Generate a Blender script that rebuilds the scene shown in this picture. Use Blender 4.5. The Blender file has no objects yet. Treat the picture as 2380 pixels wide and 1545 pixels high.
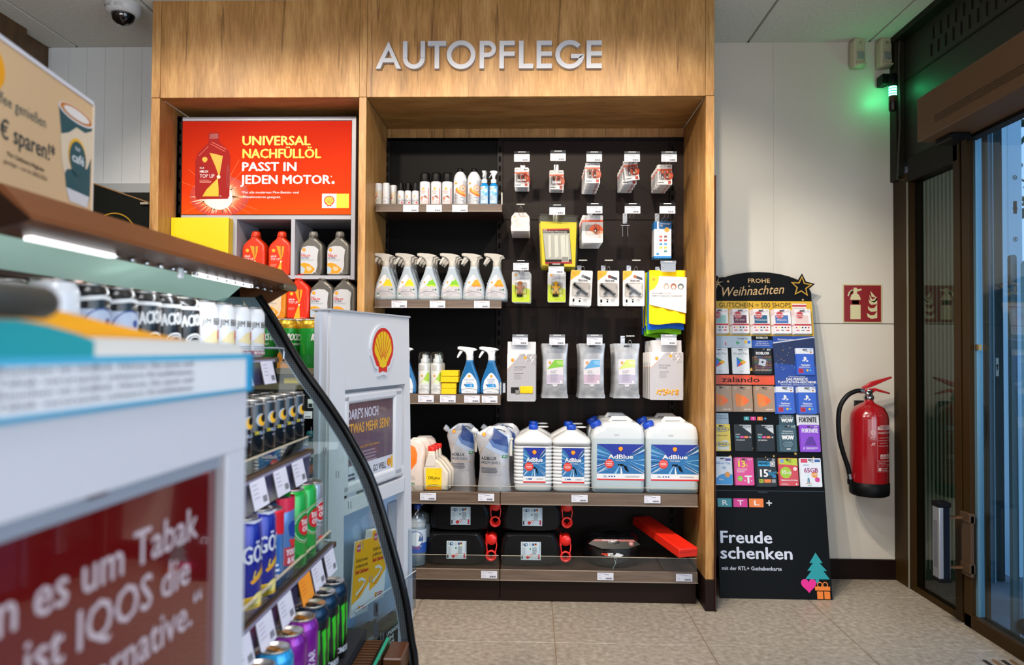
import bpy, bmesh, math, random
from mathutils import Vector, Matrix
random.seed(7)
PI = math.pi
SC = bpy.context.scene
COL = SC.collection
def lin(c):
    return c / 12.92 if c <= .04045 else ((c + .055) / 1.055) ** 2.4
def hx(s):
    s = s.lstrip('#')
    if len(s) == 3: s = ''.join(c * 2 for c in s)
    return tuple(lin(int(s[i:i + 2], 16) / 255) for i in (0, 2, 4)) + (1,)

# ------------------------------------------------------------ camera, light, exposure
H = 1.169
FPX = 1679.08
CR = Vector((.99955258, .02925006, .00625141))
CU = Vector((-.00563888, -.02097692, .99976406))
CB = Vector((.0293743, -.99935199, -.02080259))
cd = bpy.data.cameras.new('camera'); cam = bpy.data.objects.new('camera', cd); COL.objects.link(cam)
m = Matrix((CR, CU, CB)).transposed().to_4x4(); m.translation = (0, 0, H); cam.matrix_world = m
cd.sensor_width = 36; cd.sensor_fit = 'HORIZONTAL'; cd.lens = FPX * 36 / 2380
cd.clip_start = .02; cd.clip_end = 200
cd.dof.use_dof = True; cd.dof.focus_distance = 2.75; cd.dof.aperture_fstop = 3.1
SC.camera = cam
SC.view_settings.view_transform = 'Standard'; SC.view_settings.look = 'None'
SC.view_settings.exposure = 0.0; SC.view_settings.gamma = 1; SC.view_settings.use_curve_mapping = False
SC.cycles.max_bounces = 10; SC.cycles.transparent_max_bounces = 16
SC.cycles.use_denoising = True
SC.cycles.sample_clamp_indirect = 4
W = bpy.data.worlds.new('sky'); SC.world = W; W.use_nodes = True
nt = W.node_tree; bg = nt.nodes['Background']
# plain overcast dusk sky: a soft gradient from the zenith to the horizon, the same all round
tc = nt.nodes.new('ShaderNodeTexCoord'); sp = nt.nodes.new('ShaderNodeSeparateXYZ'); cr = nt.nodes.new('ShaderNodeValToRGB')
nt.links.new(tc.outputs['Generated'], sp.inputs[0]); nt.links.new(sp.outputs['Z'], cr.inputs[0]); nt.links.new(cr.outputs[0], bg.inputs[0])
cr.color_ramp.elements[0].position = 0; cr.color_ramp.elements[0].color = (.60, .77, 1, 1)
cr.color_ramp.elements[1].position = .6; cr.color_ramp.elements[1].color = (.30, .56, 1, 1)
bg.inputs[1].default_value = 1.35
def light(name, kind, loc, energy, color, size=.1, aim=None, angle=60, blend=.5, sy=None, spread=None):
    d = bpy.data.lights.new(name, kind); d.energy = energy; d.color = color
    o = bpy.data.objects.new(name, d); COL.objects.link(o); o.location = loc
    if kind == 'AREA':
        d.size = size
        if sy: d.shape = 'RECTANGLE'; d.size_y = sy
        if spread: d.spread = math.radians(spread)
    else: d.shadow_soft_size = size
    if kind == 'SPOT': d.spot_size = math.radians(angle); d.spot_blend = blend
    if aim: o.rotation_euler = (Vector(aim) - Vector(loc)).to_track_quat('-Z', 'Y').to_euler()
    return o
WARM = (1, .88, .73)
# track spots under the ceiling aimed at the shop fitting
for i, (x, ax, e) in enumerate(((-1.75, -1.35, 56), (-.95, -.75, 56), (-.25, -.1, 60), (.45, .45, 66))):
    light('track_spot', 'SPOT', (x, 2.12, 2.66), e, WARM, .03, (ax, 3.6, 1.1), 88, .5)
light('track_spot', 'SPOT', (.25, 2.35, 2.66), 120, WARM, .025, (1.62, 3.76, .55), 58, .8)
light('track_spot', 'SPOT', (-.2, 1.3, 2.66), 55, (1, .9, .78), .05, (-.6, 2.2, .9), 80, .8)
light('track_spot', 'SPOT', (.4, 2.3, 2.7), 55, WARM, .05, (.3, 2.75, 0), 80, .8)
# luminaires over the shop floor behind the photographer and daylight from the glass shop front
light('ceiling_luminaire', 'AREA', (-.3, .35, 2.7), 24, (.96, .97, 1), 1.2, sy=.6)
light('ceiling_luminaire', 'AREA', (-1.9, 1.0, 2.7), 40, (.96, .97, 1), 1.2, sy=.6)
light('daylight_shop_front', 'AREA', (1.75, .3, 1.4), 46, (.90, .94, 1), 2.4, aim=(0, 1.6, 1.2), sy=1.9)
light('daylight_rear_windows', 'AREA', (-.3, -2.45, 1.3), 44, (.93, .95, 1), 3.6, aim=(-.2, 3.3, 2.5), sy=2.1)

light('ceiling_fill', 'AREA', (-1.7, 1.7, 2.25), 15, (.98, .98, 1), .9, aim=(-1.7, 1.71, 2.76), sy=.5)  # added upward fill pair without any fixture, only brightens the ceiling
light('ceiling_fill', 'AREA', (1.0, 1.5, 2.25), 9, (.98, .98, 1), .9, aim=(1.0, 1.51, 2.76), sy=.5)

# ------------------------------------------------------------ materials
MC = {}
def mt(c, r=.5, metal=0, coat=0, emit=0, alpha=1, trans=0, key=None):
    k = key or (c, r, metal, coat, emit, alpha, trans)
    if k in MC: return MC[k]
    M = bpy.data.materials.new('mat_' + str(len(MC))); M.use_nodes = True
    p = M.node_tree.nodes['Principled BSDF']
    col = hx(c) if isinstance(c, str) else c
    if not emit: col = (col[0] * .8, col[1] * .8, col[2] * .8, 1)
    p.inputs['Base Color'].default_value = col; p.inputs['Roughness'].default_value = r
    p.inputs['Metallic'].default_value = metal; p.inputs['Coat Weight'].default_value = coat
    p.inputs['Transmission Weight'].default_value = trans; p.inputs['Alpha'].default_value = alpha
    if max(col[:3]) < .035 and r >= .3: p.inputs['Specular IOR Level'].default_value = .15
    if trans: p.inputs['IOR'].default_value = 1.33
    if emit: p.inputs['Emission Color'].default_value = col; p.inputs['Emission Strength'].default_value = emit
    MC[k] = M; return M
def glass(tint='#e8f4f2', refl=.06, key=None, rough=.02):
    k = ('glass', tint, refl, rough)
    if k in MC: return MC[k]
    M = bpy.data.materials.new('mat_glass_%d' % len(MC)); M.use_nodes = True; t = M.node_tree; t.nodes.clear()
    o = t.nodes.new('ShaderNodeOutputMaterial'); mx = t.nodes.new('ShaderNodeMixShader')
    a = t.nodes.new('ShaderNodeBsdfTransparent'); g = t.nodes.new('ShaderNodeBsdfGlossy'); lw = t.nodes.new('ShaderNodeLayerWeight')
    pw = t.nodes.new('ShaderNodeMath'); pw.operation = 'POWER'; pw.inputs[1].default_value = 5; ma = t.nodes.new('ShaderNodeMath'); ma.operation = 'MULTIPLY_ADD'; ma.inputs[1].default_value = 1 - refl; ma.inputs[2].default_value = refl
    a.inputs[0].default_value = hx(tint); g.inputs['Color'].default_value = (1, 1, 1, 1); g.inputs['Roughness'].default_value = rough; lw.inputs[0].default_value = .5
    t.links.new(lw.outputs['Facing'], pw.inputs[0]); t.links.new(pw.outputs[0], ma.inputs[0])
    t.links.new(ma.outputs[0], mx.inputs[0]); t.links.new(a.outputs[0], mx.inputs[1]); t.links.new(g.outputs[0], mx.inputs[2])
    t.links.new(mx.outputs[0], o.inputs[0]); MC[k] = M; return M
def noisemat(key, stops, scale=(1, 1, 1), ns=5, r=.5, detail=4, bump=0, metal=0, extra=None, coat=0):
    if key in MC: return MC[key]
    M = bpy.data.materials.new('mat_' + key); M.use_nodes = True; t = M.node_tree; p = t.nodes['Principled BSDF']
    tc = t.nodes.new('ShaderNodeTexCoord'); mp = t.nodes.new('ShaderNodeMapping'); n = t.nodes.new('ShaderNodeTexNoise'); c = t.nodes.new('ShaderNodeValToRGB')
    mp.inputs['Scale'].default_value = scale; n.inputs['Scale'].default_value = ns; n.inputs['Detail'].default_value = detail
    t.links.new(tc.outputs['Object'], mp.inputs[0]); t.links.new(mp.outputs[0], n.inputs[0]); t.links.new(n.outputs[0], c.inputs[0])
    e = c.color_ramp.elements
    for i, (pos, col) in enumerate(stops):
        q = e[i] if i < 2 else e.new(pos)
        q.position = pos; q.color = hx(col)
    t.links.new(c.outputs[0], p.inputs['Base Color']); p.inputs['Roughness'].default_value = r; p.inputs['Metallic'].default_value = metal
    p.inputs['Coat Weight'].default_value = coat
    if bump:
        b = t.nodes.new('ShaderNodeBump'); b.inputs['Strength'].default_value = bump; b.inputs['Distance'].default_value = .002
        t.links.new(n.outputs[0], b.inputs['Height']); t.links.new(b.outputs[0], p.inputs['Normal'])
    MC[key] = M; return M
def wood(key, axis='z', dark=1.0, cols=('#87602f', '#a97b44', '#c4985e')):
    M = bpy.data.materials.new('mat_' + key); M.use_nodes = True; t = M.node_tree; p = t.nodes['Principled BSDF']; L = t.links
    tc = t.nodes.new('ShaderNodeTexCoord')
    def lay(s, ns, d):
        mp = t.nodes.new('ShaderNodeMapping'); n = t.nodes.new('ShaderNodeTexNoise')
        mp.inputs['Scale'].default_value = {'z': (s, s, 1), 'x': (1, s, s), 'y': (s, 1, s)}[axis]
        n.inputs['Scale'].default_value = ns; n.inputs['Detail'].default_value = d; n.inputs['Roughness'].default_value = .62
        L.new(tc.outputs['Object'], mp.inputs[0]); L.new(mp.outputs[0], n.inputs[0]); return n
    a = lay(4.5, 2.6, 6); b = lay(11, 11, 5); c = lay(24, 1.9, 3)
    n2 = t.nodes.new('ShaderNodeMath'); n2.operation = 'MULTIPLY_ADD'; n2.inputs[1].default_value = .45
    sb = t.nodes.new('ShaderNodeMath'); sb.operation = 'MULTIPLY'; sb.inputs[1].default_value = .62
    L.new(a.outputs[0], sb.inputs[0]); L.new(b.outputs[0], n2.inputs[0]); L.new(sb.outputs[0], n2.inputs[2])
    r = t.nodes.new('ShaderNodeValToRGB'); L.new(n2.outputs[0], r.inputs[0]); e = r.color_ramp.elements
    e[0].position = .36; e[0].color = hx(cols[0]); e[1].position = .68; e[1].color = hx(cols[2]); q = e.new(.52); q.color = hx(cols[1])
    k = t.nodes.new('ShaderNodeValToRGB'); L.new(c.outputs[0], k.inputs[0]); ke = k.color_ramp.elements
    ke[0].position = .30; ke[0].color = (.35, .30, .25, 1); ke[1].position = .38; ke[1].color = (1, 1, 1, 1)
    mx = t.nodes.new('ShaderNodeMix'); mx.data_type = 'RGBA'; mx.blend_type = 'MULTIPLY'; mx.inputs[0].default_value = .8
    L.new(r.outputs[0], mx.inputs[6]); L.new(k.outputs[0], mx.inputs[7]); L.new(mx.outputs[2], p.inputs['Base Color'])
    p.inputs['Roughness'].default_value = .48
    bp = t.nodes.new('ShaderNodeBump'); bp.inputs['Strength'].default_value = .25; bp.inputs['Distance'].default_value = .001
    L.new(b.outputs[0], bp.inputs['Height']); L.new(bp.outputs[0], p.inputs['Normal'])
    return M
WV = wood('oak_v'); WX = wood('oak_x', 'x'); WY = wood('oak_y', 'y')
WD = wood('oak_dark', 'z', cols=('#3f2c18', '#553c22', '#6b4d2e'))
def pegmat():
    M = bpy.data.materials.new('mat_pegboard'); M.use_nodes = True; t = M.node_tree; p = t.nodes['Principled BSDF']; L = t.links
    tc = t.nodes.new('ShaderNodeTexCoord'); s = t.nodes.new('ShaderNodeSeparateXYZ'); L.new(tc.outputs['Object'], s.inputs[0])
    sq = []
    for ax in ('X', 'Z'):
        w = t.nodes.new('ShaderNodeMath'); w.operation = 'PINGPONG'; w.inputs[1].default_value = .0125
        L.new(s.outputs[ax], w.inputs[0])
        q = t.nodes.new('ShaderNodeMath'); q.operation = 'POWER'; q.inputs[1].default_value = 2; L.new(w.outputs[0], q.inputs[0]); sq.append(q)
    a = t.nodes.new('ShaderNodeMath'); a.operation = 'ADD'; L.new(sq[0].outputs[0], a.inputs[0]); L.new(sq[1].outputs[0], a.inputs[1])
    g = t.nodes.new('ShaderNodeMath'); g.operation = 'LESS_THAN'; g.inputs[1].default_value = .0026 ** 2; L.new(a.outputs[0], g.inputs[0])
    mx = t.nodes.new('ShaderNodeMix'); mx.data_type = 'RGBA'; mx.inputs[6].default_value = hx('#1d100b'); mx.inputs[7].default_value = hx('#050404')
    L.new(g.outputs[0], mx.inputs[0]); L.new(mx.outputs[2], p.inputs['Base Color']); p.inputs['Roughness'].default_value = .55; p.inputs['Specular IOR Level'].default_value = .2
    return M
PEG = pegmat()

# ------------------------------------------------------------ mesh builder
TXT = {}
def text_geo(s, bold):
    k = (s, bold)
    if k in TXT: return TXT[k]
    c = bpy.data.curves.new('t', 'FONT'); c.body = s; c.size = 1; c.resolution_u = 2; c.offset = bold
    o = bpy.data.objects.new('t', c); me = bpy.data.meshes.new_from_object(o)
    vs = [(v.co.x / .691, v.co.y / .691) for v in me.vertices]; fs = [tuple(p.vertices) for p in me.polygons]
    w = max([v[0] for v in vs] + [0])
    bpy.data.objects.remove(o); bpy.data.curves.remove(c); bpy.data.meshes.remove(me)
    TXT[k] = (vs, fs, w); return TXT[k]
class B:
    def __init__(s):
        s.v = []; s.f = []; s.m = []; s.mats = []; s.sm = []; s.T = None; s.R = None; s.y = 0.0; s.S = None
    def mi(s, m):
        if m not in s.mats: s.mats.append(m)
        return s.mats.index(m)
    def add(s, vs, fs, m, sm=False):
        n = len(s.v); k = s.mi(m)
        for p in vs:
            p = Vector(p)
            s.v.append(tuple(s.T @ p) if s.T is not None else tuple(p))
        for f in fs:
            s.f.append(tuple(n + i for i in f)); s.m.append(k); s.sm.append(sm)
    def box(s, x0, x1, y0, y1, z0, z1, m, bev=0, seg=2):
        x0, x1 = min(x0, x1), max(x0, x1); y0, y1 = min(y0, y1), max(y0, y1); z0, z1 = min(z0, z1), max(z0, z1)
        vs = [(x, y, z) for z in (z0, z1) for y in (y0, y1) for x in (x0, x1)]
        fs = [(0, 2, 3, 1), (4, 5, 7, 6), (0, 1, 5, 4), (2, 6, 7, 3), (0, 4, 6, 2), (1, 3, 7, 5)]
        if not bev: s.add(vs, fs, m); return
        bm = bmesh.new(); bv = [bm.verts.new(p) for p in vs]
        for f in fs: bm.faces.new([bv[i] for i in f])
        nf = set(bmesh.ops.bevel(bm, geom=bm.edges[:], offset=bev, segments=seg, affect='EDGES', profile=.5)['faces'])
        bm.verts.index_update(); vv = [v.co[:] for v in bm.verts]; big = max(f.calc_area() for f in bm.faces)
        A = [[v.index for v in f.verts] for f in bm.faces if f in nf and seg > 1]; Z = [[v.index for v in f.verts] for f in bm.faces if not (f in nf and seg > 1)]
        n = len(s.v); k = s.mi(m)
        s.add(vv, A, m, True)
        for f in Z: s.f.append(tuple(n + i for i in f)); s.m.append(k); s.sm.append(False)
        bm.free()
    def slab(s, pts, y0, y1, bev, m, seg=3, sm=True):
        # outline (x,z) counter-clockwise seen from the front, flat front and back, rounded rim
        n = len(pts); nr = []
        for i in range(n):
            a, b, c = pts[i - 1], pts[i], pts[(i + 1) % n]
            v = Vector((c[0] - a[0], c[1] - a[1])); v = v.normalized() if v.length else Vector((1, 0)); nr.append((v.y, -v.x))
        st = [(bev * (1 - math.sin(t * PI / 2 / seg)), bev * (1 - math.cos(t * PI / 2 / seg))) for t in range(seg + 1)]
        prof = [(i_, y0 + d_) for i_, d_ in [(bev * (1 - math.sin(PI / 2 * t / seg)), bev * (1 - math.cos(PI / 2 * t / seg))) for t in range(seg + 1)]]
        prof += [(i_, y1 - (y_ - y0)) for i_, y_ in prof[::-1]]
        s.loft([[(p[0] - q[0] * i_, y_, p[1] - q[1] * i_) for p, q in zip(pts, nr)] for i_, y_ in prof], m, (1, 1), sm)
    def prism(s, pts, y0, y1, m, ax='y', sm=False):
        # outline (a,b) extruded along ax
        n = len(pts)
        mk = {'y': lambda a, b, t: (a, t, b), 'x': lambda a, b, t: (t, a, b), 'z': lambda a, b, t: (a, b, t)}[ax]
        vs = [mk(a, b, y0) for a, b in pts] + [mk(a, b, y1) for a, b in pts]
        fs = [tuple(range(n)), tuple(range(2 * n - 1, n - 1, -1))]
        s.add(vs, fs, m)
        s.add(vs, [(i, n + i, n + (i + 1) % n, (i + 1) % n) for i in range(n)], m, sm)
    def loft(s, rings, m, cap=(1, 1), sm=True, close=False):
        n = len(rings[0]); vs = [p for r in rings for p in r]; fs = []
        for k in range(len(rings) - 1):
            for i in range(n):
                fs.append((k * n + i, k * n + (i + 1) % n, (k + 1) * n + (i + 1) % n, (k + 1) * n + i))
        s.add(vs, fs, m, sm)
        if cap[0]: s.add(rings[0], [tuple(range(n))[::-1]], m)
        if cap[1]: s.add(rings[-1], [tuple(range(n))], m)
    def lathe(s, prof, m, n=20, c=(0, 0, 0), cap=(1, 1), sy=1):
        s.loft([[(c[0] + r * math.cos(2 * PI * i / n), c[1] + sy * r * math.sin(2 * PI * i / n), c[2] + z) for i in range(n)] for r, z in prof], m, cap)
    def tube(s, pts, r, m, n=6, closed=False):
        pts = [Vector(p) for p in pts]; rings = []
        for i, p in enumerate(pts):
            if closed: d = pts[(i + 1) % len(pts)] - pts[i - 1]
            else: d = pts[min(i + 1, len(pts) - 1)] - pts[max(i - 1, 0)]
            d.normalize(); u = d.orthogonal() if abs(d.z) > .9 else d.cross(Vector((0, 0, 1)))
            if i and abs(d.z) > .9: u = lu - d * lu.dot(d)
            u.normalize(); lu = u; w = d.cross(u)
            rings.append([tuple(p + (u * math.cos(2 * PI * k / n) + w * math.sin(2 * PI * k / n)) * r) for k in range(n)])
        if closed: rings.append(rings[0])
        s.loft(rings, m, (not closed, not closed))
    # flat print on the plane y = s.y (x right, z up), wrapped round radius s.R if set
    def pp(s, vs, fs, m, lay=1):
        d = s.y - lay * .0003; out = []
        st = s.R * .28 if s.R else (.012 if s.S else 0)
        if st and len(fs) < 40:
            xs_ = [v[0] for v in vs]; zs_ = [v[1] for v in vs]
            if max(xs_) - min(xs_) > st or (s.S and max(zs_) - min(zs_) > st):
                bm = bmesh.new(); bv = [bm.verts.new((v[0], 0, v[1])) for v in vs]
                for f in fs:
                    try: bm.faces.new([bv[i] for i in f])
                    except ValueError: pass
                bmesh.ops.triangulate(bm, faces=bm.faces[:])
                for ax, lo, hi in ((0, min(xs_), max(xs_)),) + (((2, min(zs_), max(zs_)),) if s.S else ()):
                    k = int(lo / st) - 1
                    while k * st < hi:
                        co = [0, 0, 0]; co[ax] = k * st; no = [0, 0, 0]; no[ax] = 1
                        bmesh.ops.bisect_plane(bm, geom=bm.verts[:] + bm.edges[:] + bm.faces[:], plane_co=co, plane_no=no); k += 1
                bm.verts.index_update(); vs = [(v.co.x, v.co.z) for v in bm.verts]; fs = [[v.index for v in f.verts] for f in bm.faces]; bm.free()
        if s.S:
            s.add([(x, s.S(x, z) - .0006 - lay * .0003, z) for x, z in vs], fs, m); return
        for x, z in vs:
            if s.R: a = x / s.R; out.append(((s.R - d) * math.sin(a), -(s.R - d) * math.cos(a), z))
            else: out.append((x, d, z))
        s.add(out, fs, m)
    def poly(s, pts, m, lay=1): s.pp(pts, [tuple(range(len(pts)))], m, lay)
    def rect(s, x0, x1, z0, z1, m, lay=1):
        n = max(1, int(abs(x1 - x0) / s.R / .22)) if s.R else 1
        vs = []; fs = []
        for i in range(n + 1):
            x = x0 + (x1 - x0) * i / n; vs += [(x, z0), (x, z1)]
        for i in range(n): fs.append((2 * i, 2 * i + 2, 2 * i + 3, 2 * i + 1))
        s.pp(vs, fs, m, lay)
    def disc(s, x, z, r, m, lay=1, n=16, rz=None):
        rz = rz or r
        s.poly([(x + r * math.cos(2 * PI * i / n), z + rz * math.sin(2 * PI * i / n)) for i in range(n)], m, lay)
    def ring(s, x, z, r, w, m, lay=1, n=24, a0=0, a1=2 * PI, rz=None):
        rz = rz or r; vs = []; fs = []
        for i in range(n + 1):
            a = a0 + (a1 - a0) * i / n; c, d = math.cos(a), math.sin(a)
            vs += [(x + r * c, z + rz * d), (x + (r - w) * c, z + (rz - w) * d)]
        for i in range(n): fs.append((2 * i, 2 * i + 2, 2 * i + 3, 2 * i + 1))
        s.pp(vs, fs, m, lay)
    def line(s, pts, w, m, lay=1):
        for (a, b), (c, d) in zip(pts, pts[1:]):
            L = math.hypot(c - a, d - b) or 1; nx, nz = -(d - b) / L * w / 2, (c - a) / L * w / 2
            s.poly([(a - nx, b - nz), (c - nx, d - nz), (c + nx, d + nz), (a + nx, b + nz)], m, lay)
    def text(s, t, x, z, h, m, al='l', bold=0., lay=2, wid=None, rot=0, shear=0):
        vs, fs, w = text_geo(t, 0)
        k = h; kx = (wid / w) if (wid and w) else h
        off = {'l': 0, 'c': -w * kx / 2, 'r': -w * kx}[al]; c, d = math.cos(rot), math.sin(rot); out = []
        for a, b in vs:
            X = a * kx + off + b * k * shear; Z = b * k
            out.append((x + X * c - Z * d, z + X * d + Z * c))
        g = bold * h * 1.1
        for n_, (dx, dz) in enumerate(((0, 0),) if bold < .008 else ((-g, 0), (g, 0)) if h < .006 else ((-g, 0), (g, 0), (0, 0), (0, g * .6), (0, -g * .6))):
            s.pp([(a + dx, b + dz) for a, b in out], fs, m, lay + n_ * .13)
    def lines(s, x, z, w, n, dz, h, m, lay=2, seed=1):
        rn = random.Random(seed)
        for i in range(n):
            ww = w * (.72 + .28 * rn.random()); s.rect(x, x + ww, z - i * dz - h, z - i * dz, m, lay)
    def shell(s, x, z, d, lay=2, red='#e01f1a', yel='#fbce07', back=None):
        # scallop emblem: red outline, yellow fan with rays
        def out(k):
            P = [(-.19, -.50), (-.21, -.36), (-.30, -.34), (-.47, -.10)]
            P += [(.5 * math.cos(math.radians(a)), .02 + .48 * math.sin(math.radians(a))) for a in range(178, 0, -11)]
            P += [(.47, -.10), (.30, -.34), (.21, -.36), (.19, -.50), (0, -.46)]
            return [(x + a * k * d, z + b * k * d) for a, b in P]
        if back: s.poly(out(1.14), back, lay - 1)
        R_, Y_ = mt(red, .4), mt(yel, .4)
        s.poly(out(1), R_, lay)
        if d < .009: s.poly(out(.7), Y_, lay + 1); return
        s.poly([(x + a * d, z + b * d) for a, b in ([(-.15, -.36), (-.17, -.29)] + [(.40 * math.cos(math.radians(q)), .03 + .39 * math.sin(math.radians(q))) for q in range(190, -11, -10)] + [(.17, -.29), (.15, -.36), (0, -.39)])], Y_, lay + 1)
        for q in (-66, -44, -22, 0, 22, 44, 66):
            a = math.radians(90 - q); r0, r1 = .12, .41; c, e = math.cos(a), math.sin(a)
            s.line([(x + r0 * c * d * .7, z + (-.26 + r0 * e) * d), (x + r1 * c * d, z + (.03 + r1 * e) * d)], .022 * d, R_, lay + 2)
    def mesh(s, name='m'):
        me = bpy.data.meshes.new(name); me.from_pydata(s.v, [], s.f)
        for M in s.mats: me.materials.append(M)
        me.polygons.foreach_set('material_index', s.m); me.polygons.foreach_set('use_smooth', s.sm); me.update()
        return me
def ring(cx, cy, z, rx, ry, e=2., n=24, rot=0):
    out = []
    for i in range(n):
        a = 2 * PI * (i + .5) / n; c, d = math.cos(a), math.sin(a)
        x = rx * math.copysign(abs(c) ** (2 / e), c); y = ry * math.copysign(abs(d) ** (2 / e), d)
        out.append((cx + x, cy + y, z))
    return out
def tag(o, label=None, cat=None, group=None, kind=None):
    if label: o['label'] = label
    if cat: o['category'] = cat
    if group: o['group'] = group
    if kind: o['kind'] = kind
    return o
def ob(name, me, parent=None, loc=None, rot=None, label=None):
    if isinstance(me, B): me = me.mesh(name)
    o = bpy.data.objects.new(name, me); COL.objects.link(o)
    if parent is not None: o.parent = parent
    if loc: o.location = loc
    if rot is not None: o.rotation_euler = (0, 0, rot) if not isinstance(rot, tuple) else rot
    if label: o['label'] = label
    return o
def thing(name, label, cat, loc=(0, 0, 0), rot=0, group=None):
    return tag(ob(name, None, None, loc, rot), label, cat, group)
def struct(name, me, **k): return tag(ob(name, me, **k), kind='structure')
class Kit:
    """the parts of one kind of thing; place() makes an individual with its own copies of all parts"""
    def __init__(s, name, cat): s.name = name; s.cat = cat; s.parts = []; s.protos = None
    def part(s, name, b, label=None, sub=()):
        s.parts.append((name, b.mesh(name), label, [(n, q.mesh(n)) for n, q in sub])); return s
    def place(s, loc, label, rot=0, group=None):
        r = thing(s.name, label, s.cat, loc, rot, group)
        for n, me, l, sub in s.parts:
            o = ob(n, me, r, label=l)
            for n2, m2 in sub: ob(n2, m2, o)
        return r
    def small(s, loc, label, rot=0, group=None):
        """a copy half hidden behind its neighbours keeps the same parts"""
        return s.place(loc, label, rot, group)
ORD = ['first', 'second', 'third', 'fourth', 'fifth', 'sixth', 'seventh', 'eighth', 'ninth', 'tenth', 'eleventh', 'twelfth']
def P(px, py, y):
    """point of the vertical plane y seen where the photograph has pixel px, py (survey of the place)"""
    v = -CB + CR * ((px - 1190) / FPX) - CU * ((py - 772.5) / FPX); t = y / v.y
    return Vector((v.x * t, y, v.z * t + H))
def PX_(px, py, x):
    v = -CB + CR * ((px - 1190) / FPX) - CU * ((py - 772.5) / FPX); t = x / v.x
    return Vector((x, v.y * t, v.z * t + H))
BLK = mt('#0b0b0c', .45); WHT = mt('#f2f2f2', .45); CHR = mt('#c8c8c8', .18, 1); INK = mt('#26262a', .6); GREY = mt('#9a9aa0', .6)
DBR = mt('#221410', .5)
# ------------------------------------------------------------ the setting
CZ = 2.765; YB = 3.77
CEIL = noisemat('ceiling_tile', [(.3, '#cfd0c8'), (.7, '#dddcd4')], ns=60, r=.9)
WALLC = noisemat('wall_panel', [(.3, '#cbc4b8'), (.7, '#d2cbc0')], ns=2, r=.42)
TILE = noisemat('floor_tile', [(.3, '#82776a'), (.5, '#948a7c'), (.7, '#a69c8e')], ns=42, r=.38, detail=12, bump=.2)
GROUT = mt('#a08468', .8)
b = B(); b.box(-3.2, 1.95, -2.6, 4.2, -.05, -.004, GROUT); floor = struct('floor', b)
b = B(); b.box(-.2985, .2985, -.2985, .2985, -.004, 0, TILE, .0012, 1); tm = b.mesh('floor_tile')
for i in range(-6, 4):
    for j in range(-5, 3):
        cx = .0927 + i * .6 + .3; cy = 2.895 + j * .6 - .3
        if cx < 2.1 and cy < 4.1:
            o = ob('floor_tile', tm, floor, (cx, cy, 0))
            if cx > 1.5 or cy > 3.5:   # cut tiles along the walls
                x1 = min(cx + .2985, 1.94); y1 = min(cy + .2985, 3.89)
                if x1 < cx - .25 or y1 < cy - .25: bpy.data.objects.remove(o); continue
                q = B(); q.box(-.2985, x1 - cx, -.2985, y1 - cy, -.004, 0, TILE, .0012, 1); o.data = q.mesh('floor_tile')
# ceiling: white lay-in panels in a T-bar grid
b = B(); b.box(-3.2, 1.98, -2.6, 3.9, CZ + .012, CZ + .06, mt('#b5b5ac', .8)); ceil = struct('ceiling', b)
xs = [PX_(306, 0, 0)] if 0 else None
GX = [-2.62, -2.455, -1.83, -1.205, -.58, .045, .67, 1.11, 1.735, 1.9]
GY = [3.78, 3.24, 2.62, 2.0, 1.38, .76, .14, -.48, -1.1, -1.72, -2.5]
for x0, x1 in zip(GX, GX[1:]):
    for y1, y0 in zip(GY, GY[1:]):
        if x1 - x0 > .5 and y1 < 1.3 and x0 < 1.2 and (x0 < -2.2): pass
        q = B(); q.box(x0 + .006, x1 - .006, y0 + .006, y1 - .006, CZ, CZ + .014, CEIL, .002, 1); ob('ceiling_panel', q, ceil)
# walls
b = B(); b.box(-1.75, 1.95, YB + .012, YB + .1, -.05, CZ, mt('#6d675f', .7)); wb = struct('wall_back', b)
zs = P(1950, 752, 3.76).z
for z0, z1 in ((.1, zs - .0015), (zs + .0015, CZ)):
    q = B(); q.box(.6, 1.24, YB - .004, YB + .012, z0, z1, WALLC, .001, 1); q.box(1.2415, 1.884, YB - .004, YB + .012, z0, z1, WALLC, .001, 1) if 0 else None
    ob('wall_panel', q, wb)
    q = B(); q.box(1.2403, 1.884, YB - .004, YB + .012, z0, z1, WALLC, .001, 1); ob('wall_panel', q, wb)
b = B(); b.box(.83, 1.886, YB - .016, YB - .004, 0, .1, mt('#1d100e', .4), .001, 1); struct('baseboard_back', b)
b = B(); b.box(-2.7, .6, YB + .01, YB + .1, 1.98, CZ, noisemat('lam', [(.3, '#e0e5e8'), (.7, '#e9edef')], ns=2, r=.4)); wl = struct('wall_left_back', b)
for i in range(9):
    q = B(); x0 = -2.6 + i * .1; q.box(x0 + .0006, x0 + .0994, YB + .004, YB + .01, 2.03, CZ, MC['lam'], .0005, 1); ob('wall_panel', q, wl)
q = B(); q.box(-2.62, -1.7, YB - .006, YB + .01, 1.98, 2.03, mt('#c9cdd0', .4), .002, 1); ob('trim_strip', q, wl)
b = B(); b.box(-2.75, -2.615, -2.6, 3.9, 0, CZ, WD); struct('wall_left', b)
b = B(); b.box(-2.615, -2.57, 2.9, 3.55, 2.42, CZ, WD); struct('trim_1', b)
b = B(); b.box(-3.2, 1.95, -2.7, -2.6, 0, CZ, mt('#c8c6c0', .7)); struct('wall_front', b)
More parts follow.
